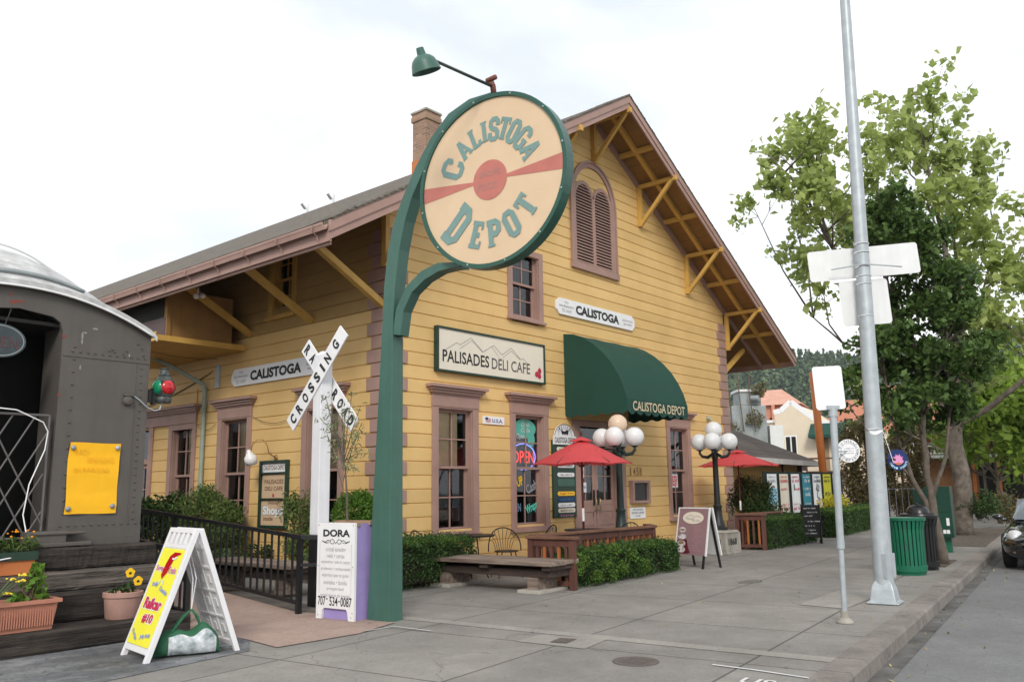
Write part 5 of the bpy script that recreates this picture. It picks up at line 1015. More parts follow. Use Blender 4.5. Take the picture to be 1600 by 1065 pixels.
b = MB(); hd = [(-6.60, -2.32, .73), (-6.52, -2.34, .71), (-6.50, -2.30, .76), (-6.62, -2.3, .60)]
for p in hd: b.tube([(-6.95, -2.35, .35), (-6.75, -2.33, .55), p], .005, 5)
b.build('plant_stem', 'grey_leaf', t); b = MB()
for p in hd:
    for q in range(12): b.sphere((p[0]+random.uniform(-.035, .035), p[1]+random.uniform(-.03, .03), p[2]+random.uniform(-.006, .008)), .012, 6, 4, (1, 1, .7))
b.build('yarrow_flowers', mat('yarrow_yellow', (.80, .62, .05), .7), t); b = MB(); b.lathe([(.0, .217), (.10, .217), (.13, .42), (.14, .47), (.11, .46), (0, .44)], (-6.86, -2.12, 0), 20); b.build('pot', 'terra2', t, smooth=True)

# ================================================================ A-FRAMES, PLANTERS, FENCES
# yellow shop A-frame
YF_ = frame((-5.40, -3.31, 0), (-.12, -.993, 0), (-.993, .12, 0)); t = thing('aframe_sign', 'white folding A-frame with bright yellow candy shop poster by the sleepers', 'A-frame sign', (-5.42, -3.32, 0))
def aboard(s, name, par, hw=.325, dep=.45, H=1.17, wtop=.30):
    # a moulded panel leaning from (n=dep,z=0) to (n=.03,z=H); returns local frame of its outer face
    O = YFRAME(0, s*dep, 0); T = YFRAME(0, s*.035, H); zz = (T-O); Ln = zz.length; zz = zz.normalized(); uu = (YFRAME(1, 0, 0)-YFRAME(0, 0, 0))*s; nn = uu.cross(zz)
    if nn.dot(YFRAME(0, s, 0)-YFRAME(0, 0, 0)) < 0: nn = -nn
    return (lambda u, n_, z: O+uu*u+nn*n_+zz*z), Ln
YFRAME = YF_
f1, Ln = aboard(1, 'front', t); f2, _ = aboard(-1, 'back', t)
for fr_, nm in ((f1, 'front_panel'), (f2, 'rear_panel')):
    b = MB()
    for q in ((-.315, -.27, 0, Ln), (.27, .315, 0, Ln)): b.fbox(fr_, q[0], q[1], -.045, .005, q[2], q[3])
    b.fbox(fr_, -.27, .27, -.03, -.005, .11, Ln-.17); b.fbox(fr_, -.27, .27, -.044, .004, .07, .125); b.fbox(fr_, -.27, .27, -.044, .004, Ln-.20, Ln-.16); b.fbox(fr_, -.27, .27, -.044, .004, Ln-.05, Ln)
    for u in (-.17, -.06, .06, .17): b.fbox(fr_, u-.028, u+.028, -.044, .004, Ln-.16, Ln-.05)
    for z in (.36, .62, .86): b.fbox(fr_, -.27, .27, -.045, -.03, z-.014, z+.014)
    for u in (-.09, .09): b.fbox(fr_, u-.012, u+.012, -.042, -.03, .13, Ln-.2)
    for u in (-.18, 0, .18):
        for z in (.24, .5, .74): b.fbox(fr_, u-.03, u+.03, -.04, -.03, z-.045, z+.045)
    b.build(nm, 'plasw', t, bevel=.006)
b = MB(); b.fbox(f1, -.268, .268, -.006, .008, .13, Ln-.21); pst = b.build('poster', 'yel', t)
b = MB(); text(b, 'Railcar', f1, -.20, .455, .42, .105, .013, .05); text(b, '#10', f1, -.11, .325, .25, .09, .013, .05); b.build('lettering', 'magenta', pst)
b = MB(); text(b, 'Railcar', f1, -.215, .445, .45, .12, .011, .10); text(b, '#10', f1, -.125, .315, .28, .105, .011, .10); text(b, 'Sugar', f1, -.25, .795, .22, .075, .011, .07); text(b, 'Train', f1, .05, .795, .20, .075, .011, .07); b.build('letter_outline', 'white', pst)
b = MB(); text(b, 'Sugar', f1, -.245, .80, .21, .065, .013, .02); text(b, 'Train', f1, .055, .80, .19, .065, .013, .02); b.build('lettering', mat('rose_lettering', (.6, .10, .2), .5), pst)
b = MB(); text(b, 'Taffy', f1, -.20, .655, .16, .05, .013, .04, 0, .1); text(b, 'Chocolate', f1, .02, .615, .22, .045, .013, .04, 0, -.2); text(b, 'Fudge', f1, -.235, .185, .18, .045, .013, .04, 0, -.42); text(b, 'Jelly Belly', f1, -.0, .195, .23, .045, .013, .04, 0, .15); b.build('lettering', 'bluel', pst)
b = MB(); polyf(b, f1, [(-.07, .78), (-.02, .74), (.05, .80), (.085, .90), (.10, .955), (.21, .985), (.22, 1.0), (.06, 1.0), (-.02, .96), (-.05, .89)], .0125); b.build('red_emblem', 'lens_r', pst)
b = MB(); strip(b, [(.06, .94), (.10, .935), (.16, .955)], f1, .018, .0145); strip(b, [(-.03, .73), (-.05, .69)], f1, .02, .0145); strip(b, [(.03, .73), (.05, .69)], f1, .02, .0145); b.build('emblem_detail', 'white', pst)
# the green bag weighing it down
t = thing('sand_bag', 'green cloth bag with printed white panel sagging between the A-frame legs', 'bag', (-5.42, -3.5, 0)); b = MB(); BG = frame((-5.44, -3.50, 0), (.92, -.40, 0), (-.40, -.92, 0)); rows = []
for i in range(25):
    s_ = -1+2*i/24; w_ = (1-abs(s_)**4)**.5; hh = .135*w_*(1-.22*math.exp(-(s_-.12)**2*14)+.12*math.sin(s_*4)); tt = .105*w_; rows.append([BG(.30*s_, .01*math.sin(5*s_)+tt*math.cos(a)*(1+.06*math.sin(3*a+i)), .012+hh*(1+math.sin(a))*(1.0+.05*math.sin(2*a+i*.7))) for a in [2*math.pi*k/20 for k in range(21)]])
b.grid(rows); b.build('bag_body', 'bag', t, smooth=True)
b = MB(); rows = []
for i in range(5, 23):
    s_ = -1+2*i/24; w_ = (1-abs(s_)**4)**.5; hh = .135*w_*(1-.22*math.exp(-(s_-.12)**2*14)+.12*math.sin(s_*4)); tt = .105*w_; rows.append([BG(.30*s_, .01*math.sin(5*s_)+(tt*math.cos(a)*(1+.06*math.sin(3*a+i)))*1.03+.004, .012+hh*(1+math.sin(a))*(1.0+.05*math.sin(2*a+i*.7))) for a in [R(-62)+R(100)*k/8 for k in range(9)]])
b.grid(rows); b.build('printed_panel', 'bagprint', t, smooth=True)
b = MB(); kx = BG(.02, 0, .42)
for q in (-.15, .12): b.tube([BG(q, -.02, .24), BG(q*.45+.01, 0, .36), kx, BG(q*.45+.02, .03, .36), BG(q, .05, .23)], .011, 6)
b.build('handle', 'bag', t); b = MB(); b.tube([kx, BG(.02, 0, .7), Vector((-5.42, -3.32, 1.06))], .006, 5); b.tube([kx, BG(.05, .01, .7), Vector((-5.40, -3.34, 1.06))], .005, 5); b.build('rope', 'postw', t)
# DORA planter board
DF = frame((-3.205, -2.87, 0), (.11, -.994, 0), (-.994, -.11, 0)); t = thing('planter_sign', 'white DORA board on the front of a lavender planter box', 'planter sign', (-3.1, -2.87, 0))
b = MB(); b.add([DF(u, n_, z) for z, e in ((.0, 0.0), (1.12, .015)) for u, n_ in ((-.30-e*.3, -.30-e), (.30+e*.3, -.30-e), (.30+e*.3, -.0), (-.30-e*.3, -.0))], [(0, 1, 2, 3), (4, 5, 1, 0), (5, 6, 2, 1), (6, 7, 3, 2), (7, 4, 0, 3)]); bx = b.build('planter_box', 'purple', t)
b = MB()
for q in ((-.32, .32, -.335, -.27), (-.32, .32, -.04, .01), (-.32, -.26, -.27, -.04), (.26, .32, -.27, -.04)): b.fbox(DF, q[0], q[1], q[2], q[3], 1.085, 1.13) if q[3] > 0 else None
b.fbox(DF, -.28, .33, -.34, -.20, 1.10, 1.145); b.build('box_rim', mat('bare_timber_rim', (.32, .20, .12), .8, .3, 5), t); b = MB(); b.fbox(DF, -.29, .29, -.29, -.01, 1.02, 1.075); b.build('earth', 'soil', t)
b = MB(); P = [(-.315, 0), (-.225, 0), (-.21, .10), (-.185, .135), (.185, .135), (.21, .10), (.225, 0), (.315, 0), (.315, 1.13), (-.315, 1.13)]
b.prism([DF(u, .004, z) for u, z in P], DF(0, .035, 0)-DF(0, 0, 0)); bd = b.build('board', 'white', t)
b = MB(); text(b, 'DORA', DF, -.215, .965, .45, .085, .043, .035); text(b, '707', DF, -.28, .165, .125, .105, .043, .01); text(b, '534', DF, -.085, .165, .135, .105, .043, .01); text(b, '0087', DF, .10, .165, .18, .105, .043, .01); text(b, '-', DF, -.145, .235, .03, .012, .043); text(b, '-', DF, .06, .215, .03, .012, .043)
for s in (1, -1):
    strip(b, [(s*.02, .91), (s*.05, .935), (s*.09, .925), (s*.09, .89), (s*.05, .88), (s*.02, .905), (s*.0, .885)], DF, .007, .0432); strip(b, [(s*.09, .91), (s*.13, .925), (s*.17, .90), (s*.20, .905), (s*.235, .915)], DF, .008, .0434); strip(b, [(s*.11, .90), (s*.15, .888), (s*.20, .90)], DF, .006, .0436)
b.build('lettering', 'ink', bd)
b = MB(); rows_ = ('cristal sanador', 'reiki \u2022 cartas', 'autoestima \u2022 ama tu cuerpo', 'profesion \u2022 embarazada', 'espiritus que te guian', 'animales \u2022 familia', 'prosperidad', 'cristal que te da energia')
for i, (s, w_) in enumerate(zip(rows_, (.34, .29, .48, .49, .45, .39, .28, .49))): text(b, s, DF, -w_/2+.005, .795-.077*i, w_, .05, .043, -.006)
strip(b, [(-.265, .30), (-.265, .88)], DF, .003, .043); strip(b, [(.265, .30), (.265, .88)], DF, .003, .043); b.build('lettering', mat('soft_grey_lettering', (.33, .33, .36), .7), bd)
b = MB()
for u, z in ((-.29, 1.1), (.29, 1.1), (.29, .62), (-.29, .62), (-.28, .05), (.27, .05), (.29, .10)): discf(b, DF, u, z, .008, .008, .042, 8)
b.build('screw', 'graymetal', bd)
t = thing('olive_sapling', 'thin grey olive sapling growing in the lavender planter box', 'sapling', (-2.98, -2.85, 1.05)); b = MB(); br_ = []
b.tube([(-3.0, -2.78, 1.05), (-3.0, -2.76, 1.45), (-2.99, -2.70, 1.8), (-3.0, -2.60, 2.05), (-3.02, -2.56, 2.3)], [.016, .014, .012, .009, .005], 6)
for p in ((-2.95, -2.25, 2.62), (-3.1, -2.4, 2.72), (-2.9, -2.55, 2.5), (-3.1, -2.75, 2.55), (-2.9, -2.9, 2.35), (-3.05, -3.05, 2.2), (-2.95, -3.12, 1.95), (-3.1, -2.45, 2.25), (-2.9, -2.7, 2.75), (-3.0, -3.0, 2.55), (-3.05, -2.95, 1.72), (-2.95, -2.5, 2.15), (-3.1, -2.35, 2.4)):
    j = Vector((-3.0, -2.68, random.uniform(1.5, 2.15))); m1 = j.lerp(Vector(p), .5)+Vector((0, 0, .05)); b.tube([j, m1, p], [.007, .005, .003], 5); br_.append((j, m1, Vector(p)))
b.build('trunk', 'bark2', t); cs = []
for (j, m1, p) in br_:
    for q in range(30):
        s_ = random.uniform(.35, 1.05); c = (j.lerp(m1, s_*2) if s_ < .5 else m1.lerp(p, s_*2-1)); cs.append(c+Vector((random.gauss(0, .035), random.gauss(0, .035), random.gauss(0, .04))))
leaf_mesh('crown', np.array([tuple(c) for c in cs]), 'olive_leaf', t, .075, .4, .22)
# metal ramp railings
def railing(name, label, a, bpt, h, slope0, npick, posts, ext=None):
    a = Vector(a); q = Vector(bpt); t = thing(name, label, 'railing', tuple(a)); zg = lambda p: .01+max(0, (p.y+1.9))*.075
    P = lambda s, z: Vector((a.x+(q.x-a.x)*s, a.y+(q.y-a.y)*s, zg(a.lerp(q, s))+z))
    b = MB(); b.beam(P(0, h), P(1, h), .055, .05); b.build('top_rail', 'iron', t); b = MB(); b.beam(P(0, .13), P(1, .13), .045, .045); b.build('bottom_rail', 'iron', t)
    for k in range(1, npick): 
        b = MB(); s_ = k/npick; b.beam(P(s_, .13), P(s_, h), .022, .022); b.build('baluster', 'iron', t)
    for s_ in posts: 
        b = MB(); b.beam(P(s_, 0), P(s_, h+.01), .06, .06); b.build('railing_post', 'iron', t)
    return t
r1 = railing('ramp_railing', 'long black metal railing rising along the building side of the ramp', (-3.20, -2.10, 0), (-3.12, 7.6, 0), .93, 0, 62, (0, .33, .66, 1))
b = MB(); b.beam((-3.20, -2.10, .94), (-2.98, -2.42, .93), .055, .05); b.beam((-2.98, -2.42, .93), (-2.98, -2.42, .45), .05, .05); b.beam((-2.98, -2.42, .47), (-3.02, -2.38, .0), .045, .045); b.beam((-3.20, -2.12, .60), (-2.98, -2.42, .60), .04, .04); b.build('end_loop', 'iron', r1)
r2 = railing('ramp_railing', 'shorter black metal railing on the railcar side of the ramp', (-4.51, -1.76, 0), (-4.42, 5.5, 0), .80, 0, 46, (0, .5, 1))
b = MB(); rows = [[(-3.17+.012*math.sin(j*2+i), -2.36-.015*i+.01*math.sin(j*1.7), .62-.035*j) for i in range(-1, 2)] for j in range(8)]; b.grid(rows); b.build('tape', 'lens_r', None) if False else None
b = MB(); b.grid([[(-3.03+.06*i+.008*math.sin(j*2), -2.42-.02*i-.012*math.sin(j*1.3+i), .66-.035*j) for i in range(2)] for j in range(8)]); tag(b.build('warning_ribbon', mat('orange_red_ribbon', (.75, .08, .02), .6, .4, 14, col2=(.85, .45, .1))), 'crumpled orange red ribbon tied at the railing end', 'ribbon')
# timber benches
def bench(name, label, c, rz, L_, wd, h, top, dark, feet=True):
    t = thing(name, label, 'bench', c, rz, 'timber benches on the sidewalk'); hl = L_/2; hw = wd/2
    b = MB(); b.box(-hw, -.005, -hl, hl, h-.055, h); b.box(.005, hw, -hl+.03, hl-.01, h-.055, h+.004); b.build('seat', top, t, local=True, bevel=.008)
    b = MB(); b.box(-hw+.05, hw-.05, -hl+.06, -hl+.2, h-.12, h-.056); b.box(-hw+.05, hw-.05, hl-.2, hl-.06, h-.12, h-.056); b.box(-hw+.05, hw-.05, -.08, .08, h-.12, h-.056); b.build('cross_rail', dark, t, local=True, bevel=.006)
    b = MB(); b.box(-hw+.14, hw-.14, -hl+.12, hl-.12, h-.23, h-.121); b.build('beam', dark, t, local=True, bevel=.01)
    for y in (-hl+.42, hl-.42):
        b = MB(); b.box(-hw+.13, hw-.13, y-.09, y+.09, .05, h-.231); lg = b.build('leg', 'oldwood', t, local=True)
        if feet: b = MB(); b.box(-hw+.02, hw-.02, y-.2, y+.2, 0, .05); b.build('foot_pad', 'concrete', lg, local=True, bevel=.006)
    return t
bench('timber_bench', 'heavy weathered timber bench on concrete pads in front of the hedge', (.33, -2.28, 0), R(4), 2.55, .80, .45, 'oldwood', 'oldwoodd')
bench('timber_bench', 'dark timber bench behind the black ramp railing', (-2.25, .25, 0), R(2), 2.3, .60, .48, 'oldwood', 'oldwoodd', False)
# slatted cedar patio fences with their box ends
def slatbox(par, name, x0, x1, y0, y1, h, ax):
    """a post-and-rail panel with slats; ax='x' runs along x"""
def panel(name, label, A, B, h, par=None, npost=2, ns=7, cap=True, base=True):
    A = Vector(A); B = Vector(B); d = (B-A); L_ = d.length; u = d.normalized(); n_ = Vector((-u.y, u.x, 0)); fr = lambda s, q, z: A+u*s+n_*q+Vector((0, 0, z))
    t = par or thing(name, label, 'fence', tuple(A))
    for s in [L_*k/(npost-1) for k in range(npost)]:
        b = MB(); s0 = min(max(s, .045), L_-.045); b.fbox(fr, s0-.045, s0+.045, -.045, .045, 0, h-.04); b.build('fence_post', 'brownwood', t)
    for (za, zb) in ((h-.15, h-.04), (.06, .13)): b = MB(); b.fbox(fr, .09, L_-.09, -.03, .03, za, zb); b.build('rail', 'brownwood', t)
    for k in range(ns):
        s = .09+(L_-.18)*(k+.5)/ns; b = MB(); b.fbox(fr, s-.022, s+.022, -.018, .018, .13, h-.15); b.build('slat', 'orangewood' if k % 2 else 'brownwood', t)
    b = MB(); b.fbox(fr, -.03, L_+.03, -.075, .075, h-.04, h); b.build('cap', 'capwood', t, bevel=.004)
    return t
f_ = panel('patio_fence', 'long slatted red-brown patio fence behind the right hand hedge, capped with orange board', (.66, -2.75, 0), (4.1, -2.80, 0), .80, None, 4, 34)
panel('', '', (4.1, -2.80, 0), (4.62, -2.35, 0), .80, f_, 2, 5)
panel('patio_fence', 'short slatted fence end beside the weathered timber bench', (.60, -2.70, 0), (.72, -3.50, 0), .78, None, 2, 5)
f_ = panel('patio_fence', 'short slatted fence end beside the 1868 lamp pedestal', (9.44, -1.83, 0), (9.58, -2.52, 0), .84, None, 2, 4)
panel('patio_fence', 'slatted red-brown patio fence below the second umbrella beside the far hedge', (9.62, -1.86, 0), (11.6, -2.0, 0), .84, None, 3, 22)
# hedges
def hedge(label, x0, x1, y0, y1, h, n, m='hedge_leaf', rz=0, c=None, size=.036, bright=None, bare=.0):
    cx_, cy_ = (x0+x1)/2, (y0+y1)/2; t = thing('hedge', label, 'hedge', (cx_, cy_, 0), rz); hx, hy = (x1-x0)/2, (y1-y0)/2
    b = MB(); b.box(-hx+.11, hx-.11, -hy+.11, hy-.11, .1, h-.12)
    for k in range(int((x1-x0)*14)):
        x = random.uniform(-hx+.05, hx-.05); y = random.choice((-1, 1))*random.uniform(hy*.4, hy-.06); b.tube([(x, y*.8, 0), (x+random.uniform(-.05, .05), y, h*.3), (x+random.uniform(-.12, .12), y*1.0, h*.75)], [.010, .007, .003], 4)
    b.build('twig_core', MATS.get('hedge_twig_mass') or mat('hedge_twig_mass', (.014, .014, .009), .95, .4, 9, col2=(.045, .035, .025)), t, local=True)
    loc = boxfill(-hx, hx, -hy, hy, .02, h, n, .08)
    wob = .035*np.sin(loc[:, 0]*5.1+1.3)+.03*np.sin(loc[:, 0]*11+loc[:, 2]*7); loc[:, 1] += wob*np.sign(loc[:, 1]); loc[:, 2] += np.where(loc[:, 2] > h-.08, .02*np.sin(loc[:, 0]*7.3)+.015*np.sin(loc[:, 0]*17), 0)
    # clumps: thin the sprays out where a low-frequency pattern is low, more so near the ground
    dens = .62+.38*np.sin(loc[:, 0]*6.3+2*np.sin(loc[:, 2]*8))*np.sin(loc[:, 2]*9+loc[:, 0]*3.1); keep = RNG.random(n) < np.clip(dens+.25-bare*np.clip(1-loc[:, 2]/(h*.55), 0, 1), .06, 1)
    loc = loc[keep]; m_ = np.array(WM[t.name]); W_ = lambda q: q @ m_[:3, :3].T+m_[:3, 3]
    leaf_mesh('hedge_foliage', W_(loc), m, t, size, .7, .5)
    k = int((x1-x0)*(y1-y0)*4200); top = np.stack([RNG.uniform(-hx, hx, k), RNG.uniform(-hy, hy, k), h+RNG.normal(.0, .022, k)], 1); P = [W_(top)]
    if bright is not None: P += [blob(np.array(p) @ m_[:3, :3].T+m_[:3, 3], .14, 420, (1.1, .8, 1), .3) for p in bright]
    leaf_mesh('new_growth', np.concatenate(P), 'top_leaf', t, size, .7, .5)
    return t
leafm('top_leaf', (0.075, 0.15, 0.022), (0.13, 0.225, 0.04), 0.35, 0.35, 5)
hedge('square clipped dark hedge beside the green sign post', -1.5, .72, -1.42, -.55, .69, 34000, bare=.9)
hedge('square clipped hedge with pale new growth in front of the slatted fence', .84, 4.22, -3.28, -2.92, .50, 36000, rz=R(2.5), bright=[(-1.75, -.2, .46), (-1.5, -.25, .40), (-1.7, -.28, .32), (-.9, -.27, .3), (-.65, -.28, .5), (-.4, -.27, .22), (-1.2, -.28, .15), (-.1, -.28, .40), (-.75, -.28, .14), (.3, -.28, .18)])
hedge('square clipped hedge in front of the far slatted fence', 9.75, 12.95, -2.48, -1.95, .68, 30000, rz=R(3))
hedge('long low clipped hedge by the poster stand, farthest along the sidewalk', 14.9, 22.2, -1.75, -1.05, .72, 30000, rz=R(7), size=.05)
def bush(name, label, c, r, sq, n, m, size, cat='bush', asp=.5, stems=6, lumps=7, shell=.35):
    t = thing(name, label, cat, c); c = Vector(c); b = MB()
    for k in range(stems):
        a = 2*math.pi*k/stems; b.tube([c+Vector((.05*math.cos(a), .05*math.sin(a), 0)), c+Vector((r*.35*math.cos(a)*sq[0], r*.35*math.sin(a)*sq[1], r*sq[2]*.9)), c+Vector((r*.7*math.cos(a)*sq[0], r*.7*math.sin(a)*sq[1], r*sq[2]*1.5))], [.016, .011, .004], 5)
    b.build('stem', 'twig', t); P = [blob(c+Vector((0, 0, r*sq[2])), r, n//2, sq, shell)]
    for k in range(lumps):
        d = RNG.normal(size=3); d /= np.linalg.norm(d); P.append(blob(np.array(c+Vector((0, 0, r*sq[2])))+d*r*.75*np.array(sq), r*.42, n//(2*lumps), (1, 1, 1), .3))
    leaf_mesh('foliage', np.concatenate(P), m, t, size, .5, asp); return t
bush('nandina_bush', 'dark leafy bush against the side wall behind the railing, nearer the railcar', (-.70, 6.2, .35), .72, (1, 1.1, .8), 6200, 'bush_leaf', .085)
bush('nandina_bush', 'tall bamboo-like bush below the downspout on the side wall', (-.62, 4.9, .2), .72, (.85, 1.05, 1.02), 7000, 'nandina_leaf', .075, asp=.3)
bush('nandina_bush', 'bamboo-like bush in front of the window by the framed shop board', (-.60, 4.0, .2), .52, (.8, .8, 1.1), 4200, 'nandina_leaf', .075, asp=.3)
bush('nandina_bush', 'slim bamboo-like bush just right of the framed shop board', (-.45, 1.72, .1), .60, (.6, .6, 1.25), 3600, 'nandina_leaf', .07, asp=.3)
bush('round_bush', 'bright green ball shaped bush behind the lavender planter', (-1.0, -.5, .72), .40, (1.0, 1.0, 1.0), 11000, 'fresh_leaf', .042, lumps=12, shell=.75)
b = MB(); b.lathe([(.0, 0), (.20, 0), (.25, .55), (.27, .6), (.27, .64), (.22, .64), (0, .62)], (-1.0, -.5, 0), 24); tag(b.build('plant_pot', 'terra', None, smooth=True, auto=40), 'tall terracotta pot under the ball shaped bush behind the lavender planter', 'pot')
bush('strap_leaf_clump', 'clump of long strap leaves by the dark bench behind the railing', (-2.45, 2.2, .05), .42, (1, 1, .9), 420, 'grey_leaf', .34, 'plant', .08)
for k, (x, y) in enumerate(((-.6, .9), (-.4, 3.2), (-1.2, 2.9))): bush('low_bush', ('low green plant by the wall behind the white crossing post', 'low green plant under the framed shop board', 'low green plant behind the dark bench')[k], (x, y, .02), .32, (1.2, 1.2, .8), 700, 'grey_leaf' if k != 1 else 'bush_leaf', .07, 'plant')
bush('round_bush', 'rounded dark green bush below the second red umbrella', (11.4, -1.38, .45), .66, (1.05, 1, 1), 9500, 'bush_leaf', .06, lumps=10)
bush('low_bush', 'low green bush in front of the poster stand', (13.9, -1.0, .1), .55, (1.6, 1, .75), 1900, 'bush_leaf', .07)
bush('yellow_bush', 'yellow flowering bush over the farthest clipped hedge', (18.6, -.85, .35), .52, (1.7, 1, .85), 2000, mat('yellow_green_leaf', (.30, .32, .02), .6, 0, 3, col2=(.62, .52, .02), transl=.3, island=.3), .07)
# menu board
t = thing('menu_board', 'mauve cafe menu A-board on the sidewalk at the end of the hedge', 'A-frame sign', (4.98, -3.22, 0))
MQ = frame((5.02, -3.06, 0), (.76, -.65, 0), (-.65, -.76, 0)); MQ = frame((4.98, -3.22, 0), (-.27, -.963, 0), (-.963, .27, 0))
YFRAME = MQ
g1, Lg = aboard(1, '', t, dep=.26, H=1.10); g2, _ = aboard(-1, '', t, dep=.26, H=1.10)
for fr_, nm in ((g1, 'front_panel'), (g2, 'rear_panel')):
    b = MB(); b.fbox(fr_, -.39, .39, -.012, .004, .24, Lg-.01); pp = b.build(nm, 'maroon' if fr_ is g1 else 'alu', t)
    b = MB()
    for q in (-.405, .375): b.fbox(fr_, q, q+.03, -.018, .008, .235, Lg)
    b.fbox(fr_, -.375, .375, -.018, .008, Lg-.02, Lg); b.build('panel_edge', 'alu', pp)
    for u in (-.33, .33): b = MB(); b.fbox(fr_, u-.022, u+.022, -.035, -.013, 0, Lg); b.build('leg', 'iron', t)
b = MB(); discf(b, g1, -.0, .93, .27, .115, .007); b.build('oval_emblem', 'cream', t)
b = MB(); strip(b, [(-.2, .93), (-.12, .965), (-.06, .985), (.02, .945), (.1, .965), (.2, .94)], g1, .007, .010); text(b, 'Palisades', g1, -.17, .895, .2, .035, .010, .0); text(b, 'Deli Cafe', g1, -.02, .862, .2, .032, .010); b.build('lettering', 'inkgrey', t)
b = MB()
for k in range(11): scribble(b, g1, .02+.03*(k % 3 == 1), .76-.044*k, random.uniform(.16, .27), .022, .007)
b.build('lettering', mat('rose_grey_lettering', (.48, .25, .26), .6), t)
b = MB(); polyf(b, g1, [(-.36, .26), (-.08, .26), (-.0, .28), (-.06, .36), (-.12, .52), (-.17, .53), (-.36, .50)], .0065); b.build('dark_photo', mat('dark_red_print', (.10, .012, .02), .5, .4, 12), t)
b = MB()
for (u, z, a, c_) in ((-.25, .70, .10, .05), (-.24, .57, .11, .05), (-.25, .44, .11, .06), (-.24, .33, .11, .055)): discf(b, g1, u, z, a, c_, .009)
b.build('plate_photo', mat('food_print', (.55, .50, .45), .5, .6, 16, col2=(.85, .83, .82)), t); b = MB(); discf(b, g1, -.25, .46, .07, .03, .0105); discf(b, g1, -.24, .70, .05, .02, .0105); b.build('salad_photo', mat('salad_print', (.08, .30, .12), .5, .6, 20, col2=(.5, .2, .1)), t)
# globe street lamps
def lamp(label, x, y, warm, m):
    t = thing('globe_lamp', label, 'street lamp', (x, y, 0), 0, 'five globe street lamps outside the station')
    b = MB(); b.box(-.36, .36, -.36, .36, 0, .06); b.box(-.32, .32, -.32, .32, .06, .47)
    for sx in (-1, 1):
        for sy in (-1, 1): b.box(sx*.32-.03, sx*.32+.03, sy*.32-.03, sy*.32+.03, .055, .46)
    b.add([(-.34, -.34, .47), (.34, -.34, .47), (.34, .34, .47), (-.34, .34, .47), (-.30, -.30, .52), (.30, -.30, .52), (.30, .30, .52), (-.30, .30, .52)], [(0, 1, 5, 4), (1, 2, 6, 5), (2, 3, 7, 6), (3, 0, 4, 7), (4, 5, 6, 7)]); pd = b.build('pedestal', 'oldconc', t, local=True, bevel=.01)
    b = MB(); fq = frame((-.321, 0, 0), (0, -1, 0), (-1, 0, 0)); fq2 = frame((0, -.321, 0), (1, 0, 0), (0, -1, 0))
    for f in (fq, fq2): text(b, '1868', f, -.20, .20, .40, .15, .006, .03)
    b.build('numerals', mat('worn_black_numeral', (.03, .03, .03), .8), pd, local=True)
    b = MB(); b.lathe([(.20, .52), (.20, .57), (.15, .60), (.145, .66), (.11, .74), (.095, .90), (.085, 1.0), (.10, 1.03), (.10, 1.06), (.072, 1.09), (.066, 1.6), (.060, 2.1), (.075, 2.13), (.075, 2.17), (.055, 2.2), (.05, 2.34), (.075, 2.37), (.045, 2.42), (.04, 2.53)], (0, 0, 0), 20); b.build('pole', m, t, smooth=True, local=True, auto=35)
    for k in range(4):
        a = R(20+90*k); d = Vector((math.cos(a), math.sin(a), 0)); b = MB(); b.tube([d*.05+Vector((0, 0, 2.22)), d*.16+Vector((0, 0, 2.15)), d*.28+Vector((0, 0, 2.17)), d*.335+Vector((0, 0, 2.24)), d*.335+Vector((0, 0, 2.32))], [.035, .04, .035, .03, .03], 10); b.lathe([(.03, 0), (.07, .02), (.085, .05), (.075, .06)], d*.335+Vector((0, 0, 2.29)), 14); ar = b.build('arm', m, t, smooth=True, local=True)
        b = MB(); b.sphere(d*.335+Vector((0, 0, 2.50)), .195, 24, 16); b.build('globe', 'globe', ar, smooth=True, local=True)
    b = MB(); b.lathe([(.04, 2.5), (.08, 2.54), (.09, 2.585), (.07, 2.6)], (0, 0, 0), 16); b.build('collar', m, t, smooth=True, local=True)
    b = MB(); b.sphere((0, 0, 2.77), .195, 24, 16); b.build('globe', warm, t, smooth=True, local=True)
lamp('five globe lamp with a peach tinted top globe, left of the entrance awning front', 4.75, -1.67, 'globewarm', 'lampgreen')
lamp('five globe lamp with all white globes on the 1868 pedestal', 8.16, -2.04, 'globe', 'iron')
